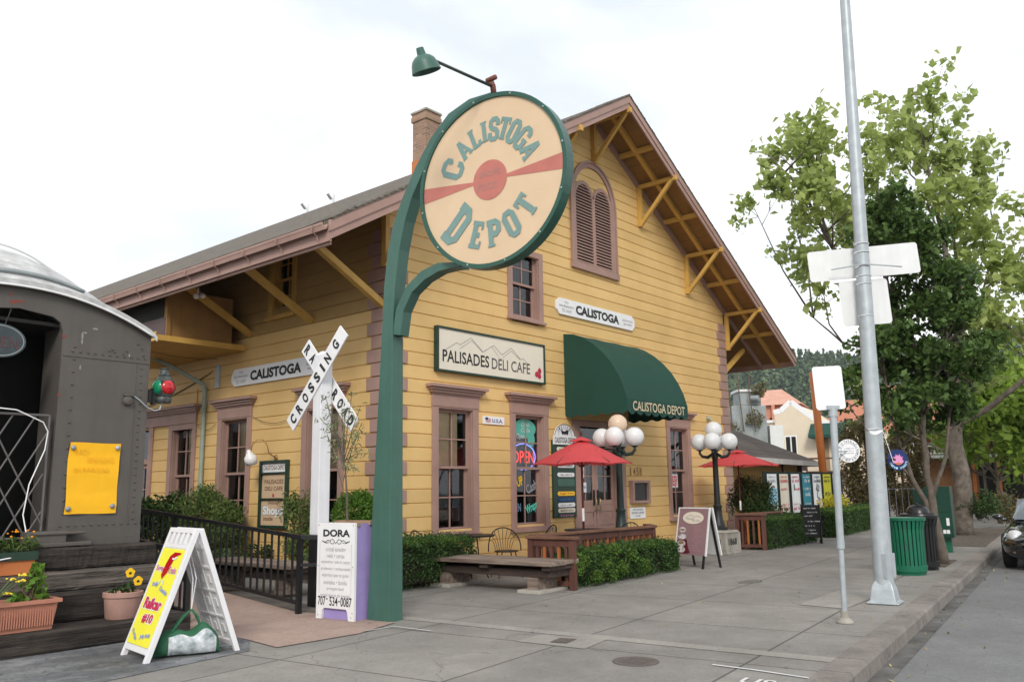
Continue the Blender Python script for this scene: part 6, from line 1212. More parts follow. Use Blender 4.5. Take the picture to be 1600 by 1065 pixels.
# umbrellas
def umbrella(label, x, y, zt, zr_, rad, rot):
    t = thing('patio_umbrella', label, 'umbrella', (x, y, 0), rot, 'red patio umbrellas'); n_ = 6
    b = MB(); rows = []
    for j in range(9):
        s_ = .14+.86*j/8; rows.append([])
        for i in range(n_*8+1):
            a = 2*math.pi*i/(n_*8); ph = (i % 8)/8; sag = math.sin(math.pi*ph); r_ = rad*s_*(1-.075*sag)
            rows[-1].append((r_*math.cos(a), r_*math.sin(a), zt-.09-(zt-.09-zr_)*(s_**1.04)+.0*sag-.02*sag*s_*0+(.035*sag*s_**2)))
    b.grid(rows); cn = b.build('canopy', 'red', t, smooth=True, local=True, auto=25)
    b = MB(); rows = []
    for j in range(4):
        s_ = .25*j/3; rows.append([])
        for i in range(n_*8+1):
            a = 2*math.pi*i/(n_*8); sag = math.sin(math.pi*((i % 8)/8)); r_ = rad*s_*(1-.1*sag); rows[-1].append((r_*math.cos(a), r_*math.sin(a), zt-.045-(.62)*(zt-zr_)*s_+.02*sag*s_))
    b.grid(rows); b.build('vent_cap', 'red', t, smooth=True, local=True)
    b = MB(); b.tube([(0, 0, .05), (0, 0, zt-.02)], .022, 10); b.lathe([(.012, zt-.02), (.03, zt+.01), (.02, zt+.03), (.028, zt+.05), (.0, zt+.08)], (0, 0, 0), 12); b.build('pole', mat('dark_red_wood_pole', (.09, .02, .018), .5, .2, 6), t, smooth=True, local=True); b = MB(); b.tube([(0, 0, .88), (0, 0, 1.12)], .0245, 10); b.build('pale_sleeve', 'bulbw', t, local=True)
    b = MB(); b.lathe([(.25, 0), (.26, .04), (.05, .08), (.035, .25)], (0, 0, 0), 20); b.build('base', 'iron', t, smooth=True, local=True, auto=40)
    for k in range(n_):
        a = 2*math.pi*k/n_; b = MB(); b.tube([(0, 0, zt-.12), (rad*.97*math.cos(a), rad*.97*math.sin(a), zr_+.02)], .010, 5); b.tube([(0, 0, zr_-.05), (rad*.5*math.cos(a), rad*.5*math.sin(a), (zt+zr_)/2-.03)], .009, 5); b.build('rib', 'brownwood', t, local=True)
umbrella('red patio umbrella in front of the entrance doors, hiding the tenant board', 3.54, -1.62, 2.52, 1.93, .99, R(8))
umbrella('red patio umbrella behind the white globed lamp at the building corner', 10.75, -1.35, 2.46, 1.98, 1.08, R(20))
# patio tables and wire chairs
def ptable(label, x, y):
    t = thing('patio_table', label, 'table', (x, y, 0), 0, 'round black patio tables'); b = MB(); b.lathe([(.0, .70), (.40, .70), (.415, .715), (.415, .73), (.0, .735)], (0, 0, 0), 32); b.build('tabletop', 'iron', t, smooth=True, local=True, auto=40)
    for k in range(4): a = R(45+90*k); b = MB(); b.tube([(.10*math.cos(a), .10*math.sin(a), .70), (.13*math.cos(a), .13*math.sin(a), .4), (.30*math.cos(a), .30*math.sin(a), .0)], .013, 6); b.build('leg', 'iron', t, local=True)
    return t
ptable('round black patio table standing behind the clipped hedge by the sign post', 1.15, -.95); ptable('round black patio table around the pole of the front umbrella', 3.62, -1.62)
t0 = thing('wire_chair', 'x', 'chair', (0, 0, 0), 0, 'black wire patio chairs')
b = MB(); b.lathe([(.0, .43), (.20, .43), (.215, .44), (.20, .45), (0, .448)], (0, 0, 0), 24); b.build('seat', 'iron', t0, local=True)
hoop = [(.30*math.sin(a), -.19+.10*abs(math.sin(a))**3, .44+.39*max(0, math.cos(a))**.8) for a in [R(-100+200*k/24) for k in range(25)]]
b = MB(); b.tube(hoop, .011, 6)
for k in range(9):
    s_ = -1+2*(k+.5)/9; b.tube([(.15*s_, -.17, .44), (.22*s_, -.20+.05*abs(s_)**3, .62), (.30*math.sin(s_*1.35), -.19+.10*abs(math.sin(s_*1.35))**3, .44+.39*math.cos(s_*1.35)**.8)], .005, 5)
b.build('backrest', 'iron', t0, local=True)
for sx, sy in ((-1, -1), (1, -1), (-1, 1), (1, 1)): b = MB(); b.tube([(.12*sx, .12*sy, .43), (.16*sx, .16*sy, .2), (.22*sx, .21*sy, 0)], .010, 6); b.build('leg', 'iron', t0, local=True)
cl = [((.35, -.62), R(200), 'black wire chair with its hoop back just above the clipped hedge by the post'), ((1.62, -1.35), R(150), 'black wire chair between the hedge and the timber bench'), ((2.75, -1.30), R(60), 'black wire chair left of the front umbrella pole'), ((4.45, -1.95), R(-20), 'black wire chair right of the front umbrella pole'), ((9.0, -1.35), R(160), 'black wire chair behind the 1868 pedestal')]
for k, ((x, y), rz, lb) in enumerate(cl):
    if k == 0: t0.location = (x, y, 0); t0.rotation_euler = (0, 0, rz); t0['label'] = lb
    else: dup(t0, (x, y, 0), rz, lb)

# ================================================================ STREET FURNITURE
SU = Vector((math.cos(R(7.4)), math.sin(R(7.4)), 0)); SN = Vector((math.sin(R(7.4)), -math.cos(R(7.4)), 0))   # along the street, towards the street
# tall galvanised mast with the backs of two road signs
t = thing('street_mast', 'tall leaning galvanised street light mast carrying the backs of two white road signs', 'mast', (1.79, -7.50, 0)); B0 = Vector((1.79, -7.58, 0)); TL = Vector((.0131, -.0154, 1)); mp_ = lambda z: B0+TL*z
b = MB(); b.tube([mp_(z) for z in (.1, 1, 3, 5, 7, 9.5)], [.122, .116, .102, .088, .076, .062], 28); b.build('mast', 'galv', t, smooth=True, auto=60)
b = MB(); b.lathe([(.27, .005), (.27, .03), (.22, .035), (.215, .06), (.19, .18), (.165, .24), (.135, .27), (.12, .29)], B0, 4, Matrix.Rotation(R(52), 4, 'Z')); b.build('base', 'galv', t, bevel=.02)
b = MB(); b.fbox(frame(mp_(.0), (-.2, -.98, 0), (-.98, .2, 0)), .06, .105, -.14, .105, .32, .62); b.build('conduit_cover', 'galv', t)
def rsign(name, c, w_, h_, rad, u, n_, tilt, par, m='alu'):
    fr = frame(c, u, n_); b = MB(); P = []
    for (sx, sy, a0) in ((1, 1, 0), (-1, 1, 90), (-1, -1, 180), (1, -1, 270)):
        for k in range(5): a = R(a0+22.5*k); P.append((sx*(w_/2-rad)+rad*math.cos(a), sy*(h_/2-rad)+rad*math.sin(a)))
    ca, sa = math.cos(tilt), math.sin(tilt); b.prism([fr(u_*ca-z*sa, 0, u_*sa+z*ca) for u_, z in P], fr(0, -.004, 0)-fr(0, 0, 0)); return b.build(name, m, par), fr
uS = Vector((.68, -.735, 0)).normalized(); nS = Vector((-.735, -.68, 0)).normalized()
u1 = Vector((.55, -.835, 0)).normalized(); n1 = Vector((-.835, -.55, 0)).normalized()
rsign('road_sign_back', mp_(4.50)+Vector((.13, .03, 0)), 1.46, .43, .04, u1, n1, R(3), t)
rsign('road_sign_back', mp_(3.94)+Vector((.13, .04, 0)), .64, .63, .05, u1, n1, R(2.5), t)
for z in (4.72, 4.60, 4.40, 4.27, 4.16, 3.72, 2.20): b = MB(); b.tube([mp_(z)+Vector((.092*math.cos(R(a)), .092*math.sin(R(a)), 0))*(1.02 if z > 3 else 1.2) for a in range(0, 361, 20)], .010, 5); b.build('band', 'chrome', t)
b = MB(); b.tube([mp_(4.38)-u1*.42+n1*.02, mp_(4.42)+n1*.10, mp_(4.38)+u1*.5+n1*.02], .010, 5); b.build('stay', 'galv', t)
b = MB(); P0 = mp_(2.17); rr = .112
b.grid([[P0+Vector((rr*math.cos(R(a)), rr*math.sin(R(a)), dz+.02*math.sin(a*.05))) for a in range(-190, -20, 12)] for dz in (-.025, .02)]); b.grid([[P0+Vector((.06+.012*k, -.10-.02*k, -.02-.1*k+.03*q)) for q in range(2)] for k in range(5)]); tag(b.build('torn_tape', 'bulbw'), 'torn white tape wrapped round the leaning galvanised mast', 'tape')
# low leaning sign pole
HR_ = Vector((math.cos(YAW), -math.sin(YAW), 0))
t = thing('sign_pole', 'short leaning galvanised pole with the blank back of a small white sign', 'sign', (-.07, -7.70, 0)); S0 = Vector((-.07, -7.73, 0)); TS = Vector((.0135, -.0158, 1)); sp_ = lambda z: S0+TS*z
b = MB(); b.tube([sp_(z) for z in (.0, .8)], .030, 14); b.tube([sp_(z) for z in (.8, 2.30)], .040, 14); b.tube([sp_(.795), sp_(.88)], .044, 14); b.build('pole', 'galv', t, smooth=True, auto=40)
b = MB(); b.lathe([(.09, .004), (.09, .02), (.06, .045), (.042, .06), (.042, .13), (.03, .135)], S0, 20); b.build('foot', 'oldconc', t, smooth=True, auto=40)
b = MB(); b.tube([sp_(2.26), sp_(2.36)], .05, 12); b.fbox(frame(sp_(2.34), uS, nS), -.07, .07, -.03, .03, .0, .045); b.build('clamp', 'galv', t)
rsign('sign_back', sp_(2.59)-HR_*.03, .345, .50, .035, uS, nS, R(2.5), t, 'white')
# round trade signs on short brackets
def rdisc(name, label, c, r, u, n_, m):
    t = thing(name, label, 'sign', tuple(c)); fr = frame(c, u, n_); b = MB(); b.prism([fr(r*math.cos(2*math.pi*i/40), 0, r*math.sin(2*math.pi*i/40)) for i in range(40)], fr(0, .02, 0)-fr(0, 0, 0)); b.build('disc', m, t); return t, fr
def arctext(b, s, fr, r, h, a0, a1, n_, bold=.01, inside=False):
    for i, ch_ in enumerate(s):
        a = R(a0+(a1-a0)*i/max(1, len(s)-1)); u, z = r*math.cos(a), r*math.sin(a)
        if ch_ != ' ': text(b, ch_, fr, u-h*.36, z-h/2, h*(.72 if ch_ not in 'I' else .2), h, n_, bold, rot=a-math.pi/2+(math.pi if inside else 0))
c = at(1325, 704, 10.0); t, fr = rdisc('round_sign', 'white round trading company sign with ring of letters beside the short pole', c, .136, uS, nS, 'white')
b = MB(); arctext(b, 'DEPOT', fr, 0.1092, 0.0322, 205, 112, .024); arctext(b, 'TRADING', fr, 0.1092, 0.0322, 88, -12, .024); arctext(b, 'COMPANY', fr, 0.1092, 0.0322, 212, 328, .024, inside=True); strip(b, [(0.0895*math.cos(2*math.pi*i/36), 0.0895*math.sin(2*math.pi*i/36)) for i in range(37)], fr, .003, .023)
for q in range(3): scribble(b, fr, -.06, .022-.028*q, .12, .0125, .024)
b.build('lettering', 'inkgrey', t); b = MB(); [discf(b, fr, 0.1092*math.cos(R(a)), 0.1092*math.sin(R(a)), .007, .007, .025, 10) for a in (100, 200, -20)]; b.build('dot', 'ink', t)
b = MB(); b.tube([c-nS*-.0+Vector((0, 0, .0))-nS*.01, sp_(1.86)+Vector((.02, .03, 0))], .008, 6); b.build('bracket', 'galv', t)
c = at(1402, 718, 11.6); t, fr = rdisc('round_sign', 'dark blue round sign with a pink lotus beside the tall mast', c, .143, uS, nS, 'navy')
b = MB()
for k in range(11):
    a = R(-12+204*k/10); q = 0.0858*(1 if k % 2 == 0 else .85); polyf(b, fr, [(.0, -.016), (q*.62*math.cos(a-.22), q*.62*math.sin(a-.22)), (q*math.cos(a), q*math.sin(a)), (q*.62*math.cos(a+.22), q*.62*math.sin(a+.22))], .022+.0004*k)
discf(b, fr, 0, -.025, .07, .033, .0275); b.build('lotus', 'pink', t); b = MB(); discf(b, fr, 0, -.053, .04, .017, .0285); b.build('lotus_centre', 'terra2', t)
b = MB(); arctext(b, 'Oriental', fr, 0.1160, 0.0278, 202, 258, .024, .01, True); arctext(b, 'Treasure', fr, 0.1160, 0.0278, 282, 345, .024, .01, True); b.build('lettering', mat('pale_aqua_lettering', (.45, .70, .80), .6), t)
b = MB(); b.tube([c-nS*.01, mp_(1.86)+Vector((.09, .06, 0))], .012, 6); b.build('bracket', 'iron', t)
# litter bins
def bin_(label, x, y, m, dome, s=1.0, h=.93):
    t = thing('litter_bin', label, 'litter bin', (x, y, 0), 0, 'slatted litter bins'); n_ = 26
    b = MB()
    for k in range(n_):
        a = 2*math.pi*k/n_; c_, s_ = math.cos(a), math.sin(a); tq = Vector((-s_, c_, 0))*.024*s; pts = [(.268, .06), (.272, .5), (.278, .74), (.31, .90)]
        for (ra, za), (rb, zb_) in zip(pts[:-1], pts[1:]):
            A = Vector((c_*ra*s, s_*ra*s, za*h/.93)); Bv = Vector((c_*rb*s, s_*rb*s, zb_*h/.93)); o = Vector((c_, s_, 0))*.008; b.add([A-tq, A+tq, Bv+tq, Bv-tq, A-tq-o, A+tq-o, Bv+tq-o, Bv-tq-o], [(0, 1, 2, 3), (7, 6, 5, 4), (1, 5, 6, 2), (4, 0, 3, 7)])
    b.build('slatted_body', m, t, local=True)
    b = MB(); b.lathe([(.255*s, .0), (.262*s, .04), (.275*s, .05), (.283*s, .055), (.285*s, .15), (.275*s, .155)], (0, 0, 0), 32); b.build('base_ring', m, t, local=True); b = MB(); b.lathe([(.30*s, h-.05), (.322*s, h-.045), (.325*s, h), (.30*s, h+.002)], (0, 0, 0), 32); b.build('rim', m, t, local=True)
    b = MB(); b.lathe([(.0, .08), (.24*s, .08), (.25*s, h-.06), (.245*s, h-.03)], (0, 0, 0), 28); b.build('liner', 'blackp', t, local=True)
    if dome == 1: b = MB(); b.lathe([(.31*s, h-.005), (.30*s, h+.03), (.20*s, h+.045), (.185*s, h+.10), (.15*s, h+.15), (.08*s, h+.18), (.03, h+.19), (.03, h+.21), (0, h+.215)], (0, 0, 0), 28); b.build('lid', 'blackp', t, smooth=True, local=True, auto=45)
    elif dome == 2: b = MB(); b.sphere((0, 0, h+.02), .17, 12, 8, (1.1, 1, .7)); b.build('bag_top', 'graymetal', t, smooth=True, local=True)
    return t
bin_('bright green slatted litter bin in front of the black one', 5.66, -6.78, 'can', 0)
bin_('black slatted litter bin with domed lid just behind the green one', 6.66, -6.72, 'blackp', 1, 1.0, .93)
bin_('green slatted litter bin far along the sidewalk under the pale trees', 29.4, -3.7, 'can', 2, 1.0, .95)
# green utility cabinets
t = thing('utility_cabinet', 'dark green metal cabinet on a post behind the slim tree', 'cabinet', (10.9, -6.05, 0)); UC = frame((10.9, -6.05, 0), SN*1.0, -SU)
b = MB(); b.fbox(UC, -.30, .22, -.24, .24, .32, 1.42); bx = b.build('cabinet_body', mat('dark_green_cabinet', (.006, .05, .030), .35, .1, 5), t, bevel=.01); b = MB(); b.fbox(UC, -.28, .20, .241, .252, .36, .84); b.fbox(UC, -.28, .20, .241, .252, .88, 1.39); b.build('cabinet_door', MATS['dark_green_cabinet'], t); b = MB(); b.fbox(UC, .0, .14, -.08, .08, 0, .32); b.build('leg', 'can', t)
b = MB(); 
for q, (u, z) in enumerate(((.12, .45), (.05, .45), (.13, .62))): b.fbox(UC, u-.03, u+.03, .2525, .2535, z-.04, z+(.04 if q < 2 else .12))
b.build('sticker', 'white', t)
t = thing('utility_cabinet', 'smaller dark green cabinet standing left of the cabinet on a post', 'cabinet', (11.6, -5.6, 0)); UC2 = frame((11.7, -5.5, 0), SN, -SU); b = MB(); b.fbox(UC2, -.22, .22, -.2, .2, 0, 1.36); b.build('cabinet_body', MATS['dark_green_cabinet'], t, bevel=.01); b = MB(); b.fbox(UC2, -.18, .18, .201, .212, .15, 1.25); b.build('cabinet_door', MATS['dark_green_cabinet'], t)
# black car at the kerb
def loft(b, secs, closed=True):
    n_ = len(secs[0]); b.add([p for s_ in secs for p in s_], [(i*n_+k, i*n_+(k+1) % n_, (i+1)*n_+(k+1) % n_, (i+1)*n_+k) for i in range(len(secs)-1) for k in range(n_)]+[tuple(range(n_-1, -1, -1)), tuple((len(secs)-1)*n_+k for k in range(n_))])
CO = Vector((8.55, kerb_y(8.55), -.14))+SN*1.20; t = thing('parked_car', 'black sports car parked at the kerb facing the viewer', 'car', tuple(CO)); CF = lambda x, y, z: CO+SU*x+SN*y+Vector((0, 0, z))     # x back, y away from the kerb
def sec(x, hw, zb, zs, zt, pw=2.6, n_=28):
    P = []
    for k in range(n_):
        a = 2*math.pi*k/n_; c_, s_ = math.cos(a), math.sin(a); yy = hw*math.copysign(abs(c_)**(2/pw), c_); zz = (zt-zs)*abs(s_)**(2/pw) if s_ > 0 else -(zs-zb)*abs(s_)**(2/(pw+1.5)); P.append(CF(x, yy, zs+zz))
    return P
b = MB(); loft(b, [sec(-.02, .42, .30, .44, .52), sec(.05, .62, .20, .44, .60), sec(.22, .78, .17, .46, .68), sec(.5, .86, .16, .48, .76), sec(.9, .89, .16, .50, .83), sec(1.4, .89, .16, .52, .88), sec(2.2, .88, .16, .54, .90), sec(3.0, .90, .16, .55, .92), sec(3.7, .90, .17, .56, .90), sec(4.2, .84, .22, .56, .80), sec(4.42, .66, .34, .55, .68)]); body = b.build('body', 'carpaint', t, smooth=True)
b = MB(); loft(b, [sec(1.32, .70, .80, .84, .88), sec(1.6, .70, .80, .90, 1.06), sec(2.0, .64, .80, 1.02, 1.29), sec(2.4, .61, .8, 1.04, 1.34), sec(2.9, .60, .8, 1.04, 1.30), sec(3.5, .58, .8, .96, 1.06), sec(3.9, .52, .8, .86, .90)]); cb_ = b.build('cabin', 'carpaint', t, smooth=True)
b = MB(); rows = []
for j in range(6):
    q = j/5; x = 1.36+.60*q; z = .885+.39*q; hw = .66-.07*q; rows.append([CF(x-.03-.05*(1-(i/4-1)**2), hw*(i/4-1), z+.012) for i in range(9)])
b.grid(rows); b.build('windscreen', 'carglass', t, smooth=True)
for s in (-1, 1):
    b = MB(); b.sphere(CF(.36, .62*s, .60), .17, 16, 12, (1.15, .85, .80)); hl = b.build('headlight', mat('headlight_lens', (.55, .56, .56), .12, .3, 8, spec=.8), t, smooth=True)
    b = MB(); b.sphere(CF(1.55, .96*s, .94), .10, 14, 10, (.75, 1.05, .62)); b.tube([CF(1.5, .80*s, .88), CF(1.52, .95*s, .91)], .03, 8); b.build('mirror', 'carpaint', t, smooth=True)
    b = MB(); rows_ = [CF(x, .865*s, .0) for x in (0,)]
    for xw in (.86, 3.35):
        b = MB(); mtx = Matrix.Rotation(R(7.4), 4, 'Z') @ Matrix.Rotation(math.pi/2, 4, 'X'); b.lathe([(.20, -.10), (.30, -.11), (.325, -.08), (.325, .08), (.30, .11), (.20, .10)], CF(xw, .77*s, .325), 28, mtx); wh = b.build('wheel', 'tyre', t, smooth=True, auto=40); b = MB(); b.lathe([(.0, .06), (.06, .07), (.12, .05), (.20, .085), (.215, .10)], CF(xw, .77*s, .325), 24, mtx); b.lathe([(.0, -.06), (.06, -.07), (.12, -.05), (.20, -.085), (.215, -.10)], CF(xw, .77*s, .325), 24, mtx); b.build('rim', 'graymetal', wh, smooth=True)
    b = MB(); b.box(0, 0, 0, 0, 0, 0) if False else b.tube([CF(.10, .66*s, .33), CF(.04, .5*s, .33)], .022, 8); b.build('fog_light', 'chrome', t, smooth=True)
b = MB(); b.tube([CF(-.04, y*.1, .27) for y in range(-4, 5)], .05, 8); b.build('grille', 'blackp', t); b = MB(); b.add([CF(-.045, y, z) for y, z in ((-.24, .36), (.24, .36), (.24, .46), (-.24, .46))], [(0, 1, 2, 3)]); b.build('number_plate', 'white', t)

# ================================================================ TREES
HR = Vector((math.cos(YAW), -math.sin(YAW), 0)); HF = Vector((math.sin(YAW), math.cos(YAW), 0))
def tree(name, label, base, limbs, clusters, bark, leaf, size, per, rad, asp=.75, sq=(1, 1, .8), group=None, twigs=True, shell=.35):
    base = Vector(base); t = thing(name, label, 'tree', tuple(base), 0, group); b = MB(); nodes = []
    for path, r0, r1 in limbs:
        P = [base+HR*p[0]+HF*p[1]+Vector((0, 0, p[2])) for p in path]; Q = []
        for i in range(len(P)-1):
            for k in range(4): Q.append(P[i].lerp(P[i+1], k/4)+(Vector((random.uniform(-1, 1), random.uniform(-1, 1), random.uniform(-.5, .5)))*r0*.22 if (i or k) else Vector()))
        Q.append(P[-1]); b.tube(Q, [r0+(r1-r0)*(i/(len(Q)-1))**.8 for i in range(len(Q))], 10); nodes += Q[len(Q)//3:]
    b.build('trunk', bark, t, smooth=True); C_ = [base+HR*c[0]+HF*c[1]+Vector((0, 0, c[2])) for c in clusters]
    P = []
    if twigs:
        for c in C_:
            nd = min(nodes, key=lambda q: (q-c).length+2.5*max(0, q.z-(c.z-.8*math.hypot(q.x-c.x, q.y-c.y)))); m1 = nd.lerp(c, .5)+Vector((random.uniform(-.2, .2), random.uniform(-.2, .2), -.10*(nd-c).length)); b = MB(); b.tube([nd, m1, c], [.034, .022, .008], 6)
            up = (c-m1).normalized()
            for q in range(6):
                s0 = m1.lerp(c, random.uniform(.1, 1)); e_ = s0+(up*random.uniform(.2, .8)+Vector((random.gauss(0, .55), random.gauss(0, .55), random.gauss(.25, .35))))*rad; b.tube([s0, s0.lerp(e_, .5)+Vector((0, 0, .04)), e_], [.011, .007, .003], 4)
                k = int(per/9*random.uniform(.6, 1.4)); tt = 1-.35*RNG.random((k, 1))**1.6; base_ = np.array(s0)+(np.array(e_)-np.array(s0))*tt; P.append(base_+RNG.normal(size=(k, 3))*rad*.19*np.array(sq))
            b.build('branch', bark, t, smooth=True)
            P.append(blob(c, rad*.45, per//8, sq, .2))
    if False:
        pass
    leaf_mesh('crown', np.concatenate(P), leaf, t, size, .65, asp); return t
def lat(px, py, dep, px0, dep0): return ((px-px0)*dep0/FPX, dep, (757-py)*dep0/FPX+1.5)
PX0, DP0 = 1505, 24.6
cl = [(1205, 235), (1200, 280), (1228, 178), (1262, 168), (1240, 290), (1290, 190), (1300, 250), (1270, 330), (1330, 170), (1345, 235), (1298, 380), (1262, 215), (1330, 320), (1285, 290), (1340, 290), (1292, 445), (1225, 330), (1348, 600), (1302, 150), (1345, 380), (1370, 300),
      (1410, 195), (1440, 145), (1480, 140), (1500, 165), (1422, 255), (1462, 225), (1520, 205), (1555, 225), (1585, 250), (1540, 290), (1500, 290), (1450, 300), (1402, 270), (1592, 320), (1560, 360), (1520, 350), (1480, 370), (1590, 420), (1540, 430), (1562, 500), (1590, 480), (1530, 520), (1600, 560), (1440, 360), (1420, 330), (1500, 430), (1580, 385), (1545, 165),
      (1592, 560), (1565, 590), (1602, 610), (1548, 540), (1580, 450), (1610, 500), (1640, 240), (1660, 330), (1635, 430), (1690, 300), (1650, 520), (1680, 420), (1620, 200), (1570, 560), (1545, 470)]
cl3 = [lat(1432+(x-1432)*(.87 if x < 1432 else .97), 400+(y-400)*.89, random.uniform(-2.4, 2.4), PX0, DP0) for x, y in cl]
L3 = lambda *p: [lat(x, y, d, PX0, DP0) for x, y, d in p]
limbs = [([(0, 0, -.1), (.02, 0, 1.5), (.03, 0, 3.0), (-.02, 0, 3.6)], .285, .20), ([(-.02, 0, 3.3), *L3((1470, 560, .3), (1440, 430, .8), (1425, 300, .6), (1440, 190, .4))], .15, .03), ([*L3((1470, 560, .3), (1400, 470, -.6), (1310, 390, -1.2), (1265, 300, -1.4), (1225, 230, -1.0))], .11, .02), ([*L3((1310, 390, -1.2), (1300, 290, -.6), (1330, 200, -.2))], .06, .015),
         ([(-.02, 0, 3.4), *L3((1515, 560, -.5), (1500, 400, -.8), (1490, 260, -.6), (1485, 170, -.4))], .16, .03), ([(.0, 0, 3.1), *L3((1545, 640, -.9), (1590, 590, -1.8), (1640, 540, -2.4))], .11, .05), ([(.0, 0, 2.7), *L3((1530, 665, 1.0), (1565, 630, 1.4), (1620, 560, 1.8), (1660, 450, 1.8))], .10, .03), ([*L3((1515, 560, -.5), (1550, 460, .4), (1560, 330, .8), (1555, 240, .6))], .10, .02), ([*L3((1565, 630, 1.4), (1600, 470, 1.2), (1640, 330, .8))], .07, .02), ([*L3((1470, 560, .3), (1370, 520, 1.4), (1330, 470, 1.8))], .05, .02)]
tree('plane_tree', 'big open crowned plane tree with mottled trunk beside the planting strip', (17.85, -4.85, 0), limbs, cl3, 'bark', 'plane_leaf', .20, 250, .80, .85, (1, 1, 1))
# dense dark tree in the sidewalk pit
PX1, DP1 = 1455, 17.6; cl = []
for py, x0, x1 in ((330, 1405, 1465), (355, 1395, 1480), (385, 1385, 1490), (415, 1380, 1500), (450, 1375, 1510), (485, 1378, 1525), (520, 1372, 1535), (555, 1368, 1540), (590, 1362, 1535), (620, 1360, 1525), (648, 1372, 1500)):
    k = max(3, int((x1-x0)/28))
    for i in range(k): cl.append(lat(x0+(x1-x0)*(i+.5)/k+random.uniform(-10, 10), py+random.uniform(-12, 12), random.uniform(-.95, .95)*(1-abs(i+.5-k/2)/k), PX1, DP1))
cl = [(a+.22, d_, z-.12) for a, d_, z in cl]
limbs = [([(.14, 0, 0), (.07, 0, .9), (0, 0, 1.6), (.02, 0, 3.2), (-.05, 0, 5.6)], .105, .03), ([(.10, 0, .75), (-.25, .1, 1.6), (-.45, .1, 2.4), (-.6, .1, 3.6)], .06, .02), ([(.05, 0, 1.2), (.35, -.1, 2.0), (.55, -.1, 3.0), (.6, 0, 4.2)], .05, .015), ([(-.25, .1, 1.6), (-.6, .3, 2.1), (-1.2, .3, 2.9)], .03, .012)]
tree('street_tree', 'dense dark green upright street tree in front of the plane tree', (7.86, -6.62, 0), limbs, cl, 'bark2', 'pear_leaf', .115, 620, .46, .6, (1, 1, 1))
# paler trees and shrubs farther along
def small_tree(name, label, base, h, r, leaf, n_, size, group, seed):
    random.seed(seed); cls = [(random.gauss(0, .45)*r, random.gauss(0, .45)*r, h*(.40+.56*random.random())) for _ in range(n_)]
    return tree(name, label, base, [([(0, 0, 0), (.05, 0, h*.3), (-.05, 0, h*.6), (0, 0, h*.85)], .09, .03), ([(.05, 0, h*.3), (.4*r, .1, h*.55), (.6*r, 0, h*.7)], .05, .02), ([(.0, 0, h*.35), (-.4*r, -.1, h*.55), (-.6*r, 0, h*.75)], .05, .02)], cls, 'bark2', leaf, size, 300, r*.42, .7, (1, 1, .8), group)
ps = [(at(1562, 800, 31), 5.2, 2.4, 'pale green young maple standing by the far green litter bin'), (at(1540, 775, 42), 6.3, 2.8, 'pale green young maple behind the planting strip, partly hidden by its neighbour'), (at(1625, 790, 36), 6.5, 3.0, 'pale green young maple behind the parked black car'), (at(1590, 770, 55), 8, 3.6, 'yellowish young maple at the far end of the sidewalk')]
for k, (p, h, r, lb) in enumerate(ps): small_tree('young_maple', lb, (p.x, p.y, 0), h, r, 'maple_leaf', 24, .26, 'young maples along the far sidewalk', 20+k)
random.seed(5)
p = at(1535, 845, 24.5); bush('small_shrub', 'small open shrub with bare stems in the planting strip behind the kerb', (p.x, p.y, .45), .62, (1.25, 1, .62), 1700, 'bush_leaf', .085, stems=9)
p = at(1580, 800, 28); bush('small_shrub', 'low shrub below the pale maples beside the parked car', (p.x, p.y, .1), .7, (1.3, 1, .8), 1300, 'vine_leaf', .10)
# vine covered screen with wire fence
p0, p1 = at(1345, 775, 33), at(1450, 775, 36); t = thing('vine_screen', 'brown withered vine growing over a tall screen behind the mast', 'vine', (p0.x, p0.y, 0)); P = []; b = MB()
for i in range(9):
    q = p0.lerp(p1, i/8); b.tube([(q.x, q.y, -.1), (q.x, q.y, 3.2)], .05, 6)
b.build('screen_post', 'brownwood', t)
for i in range(30):
    q = p0.lerp(p1, random.uniform(-.10, 1.0)); P.append(blob((q.x, q.y, random.uniform(.4, 3.7)), .75, 620, (1, .7, 1), .2))
leaf_mesh('vine_leaves', np.concatenate(P), 'vine_leaf', t, .15, .5, .5)
t = thing('wire_fence', 'thin grey wire fence in front of the withered vine', 'fence', tuple(at(1390, 790, 31)*1)); b = MB()
for i in range(8): q = at(1370, 790, 30).lerp(at(1440, 790, 32), i/7); b.tube([(q.x, q.y, 0), (q.x, q.y, 1.35)], .010, 6)
q0, q1 = at(1370, 790, 30), at(1440, 790, 32)
for z in (.3, 1.3): b.tube([(q0.x, q0.y, z), (q1.x, q1.y, z)], .010, 5)
b.build('fence_rail', 'inkgrey', t)
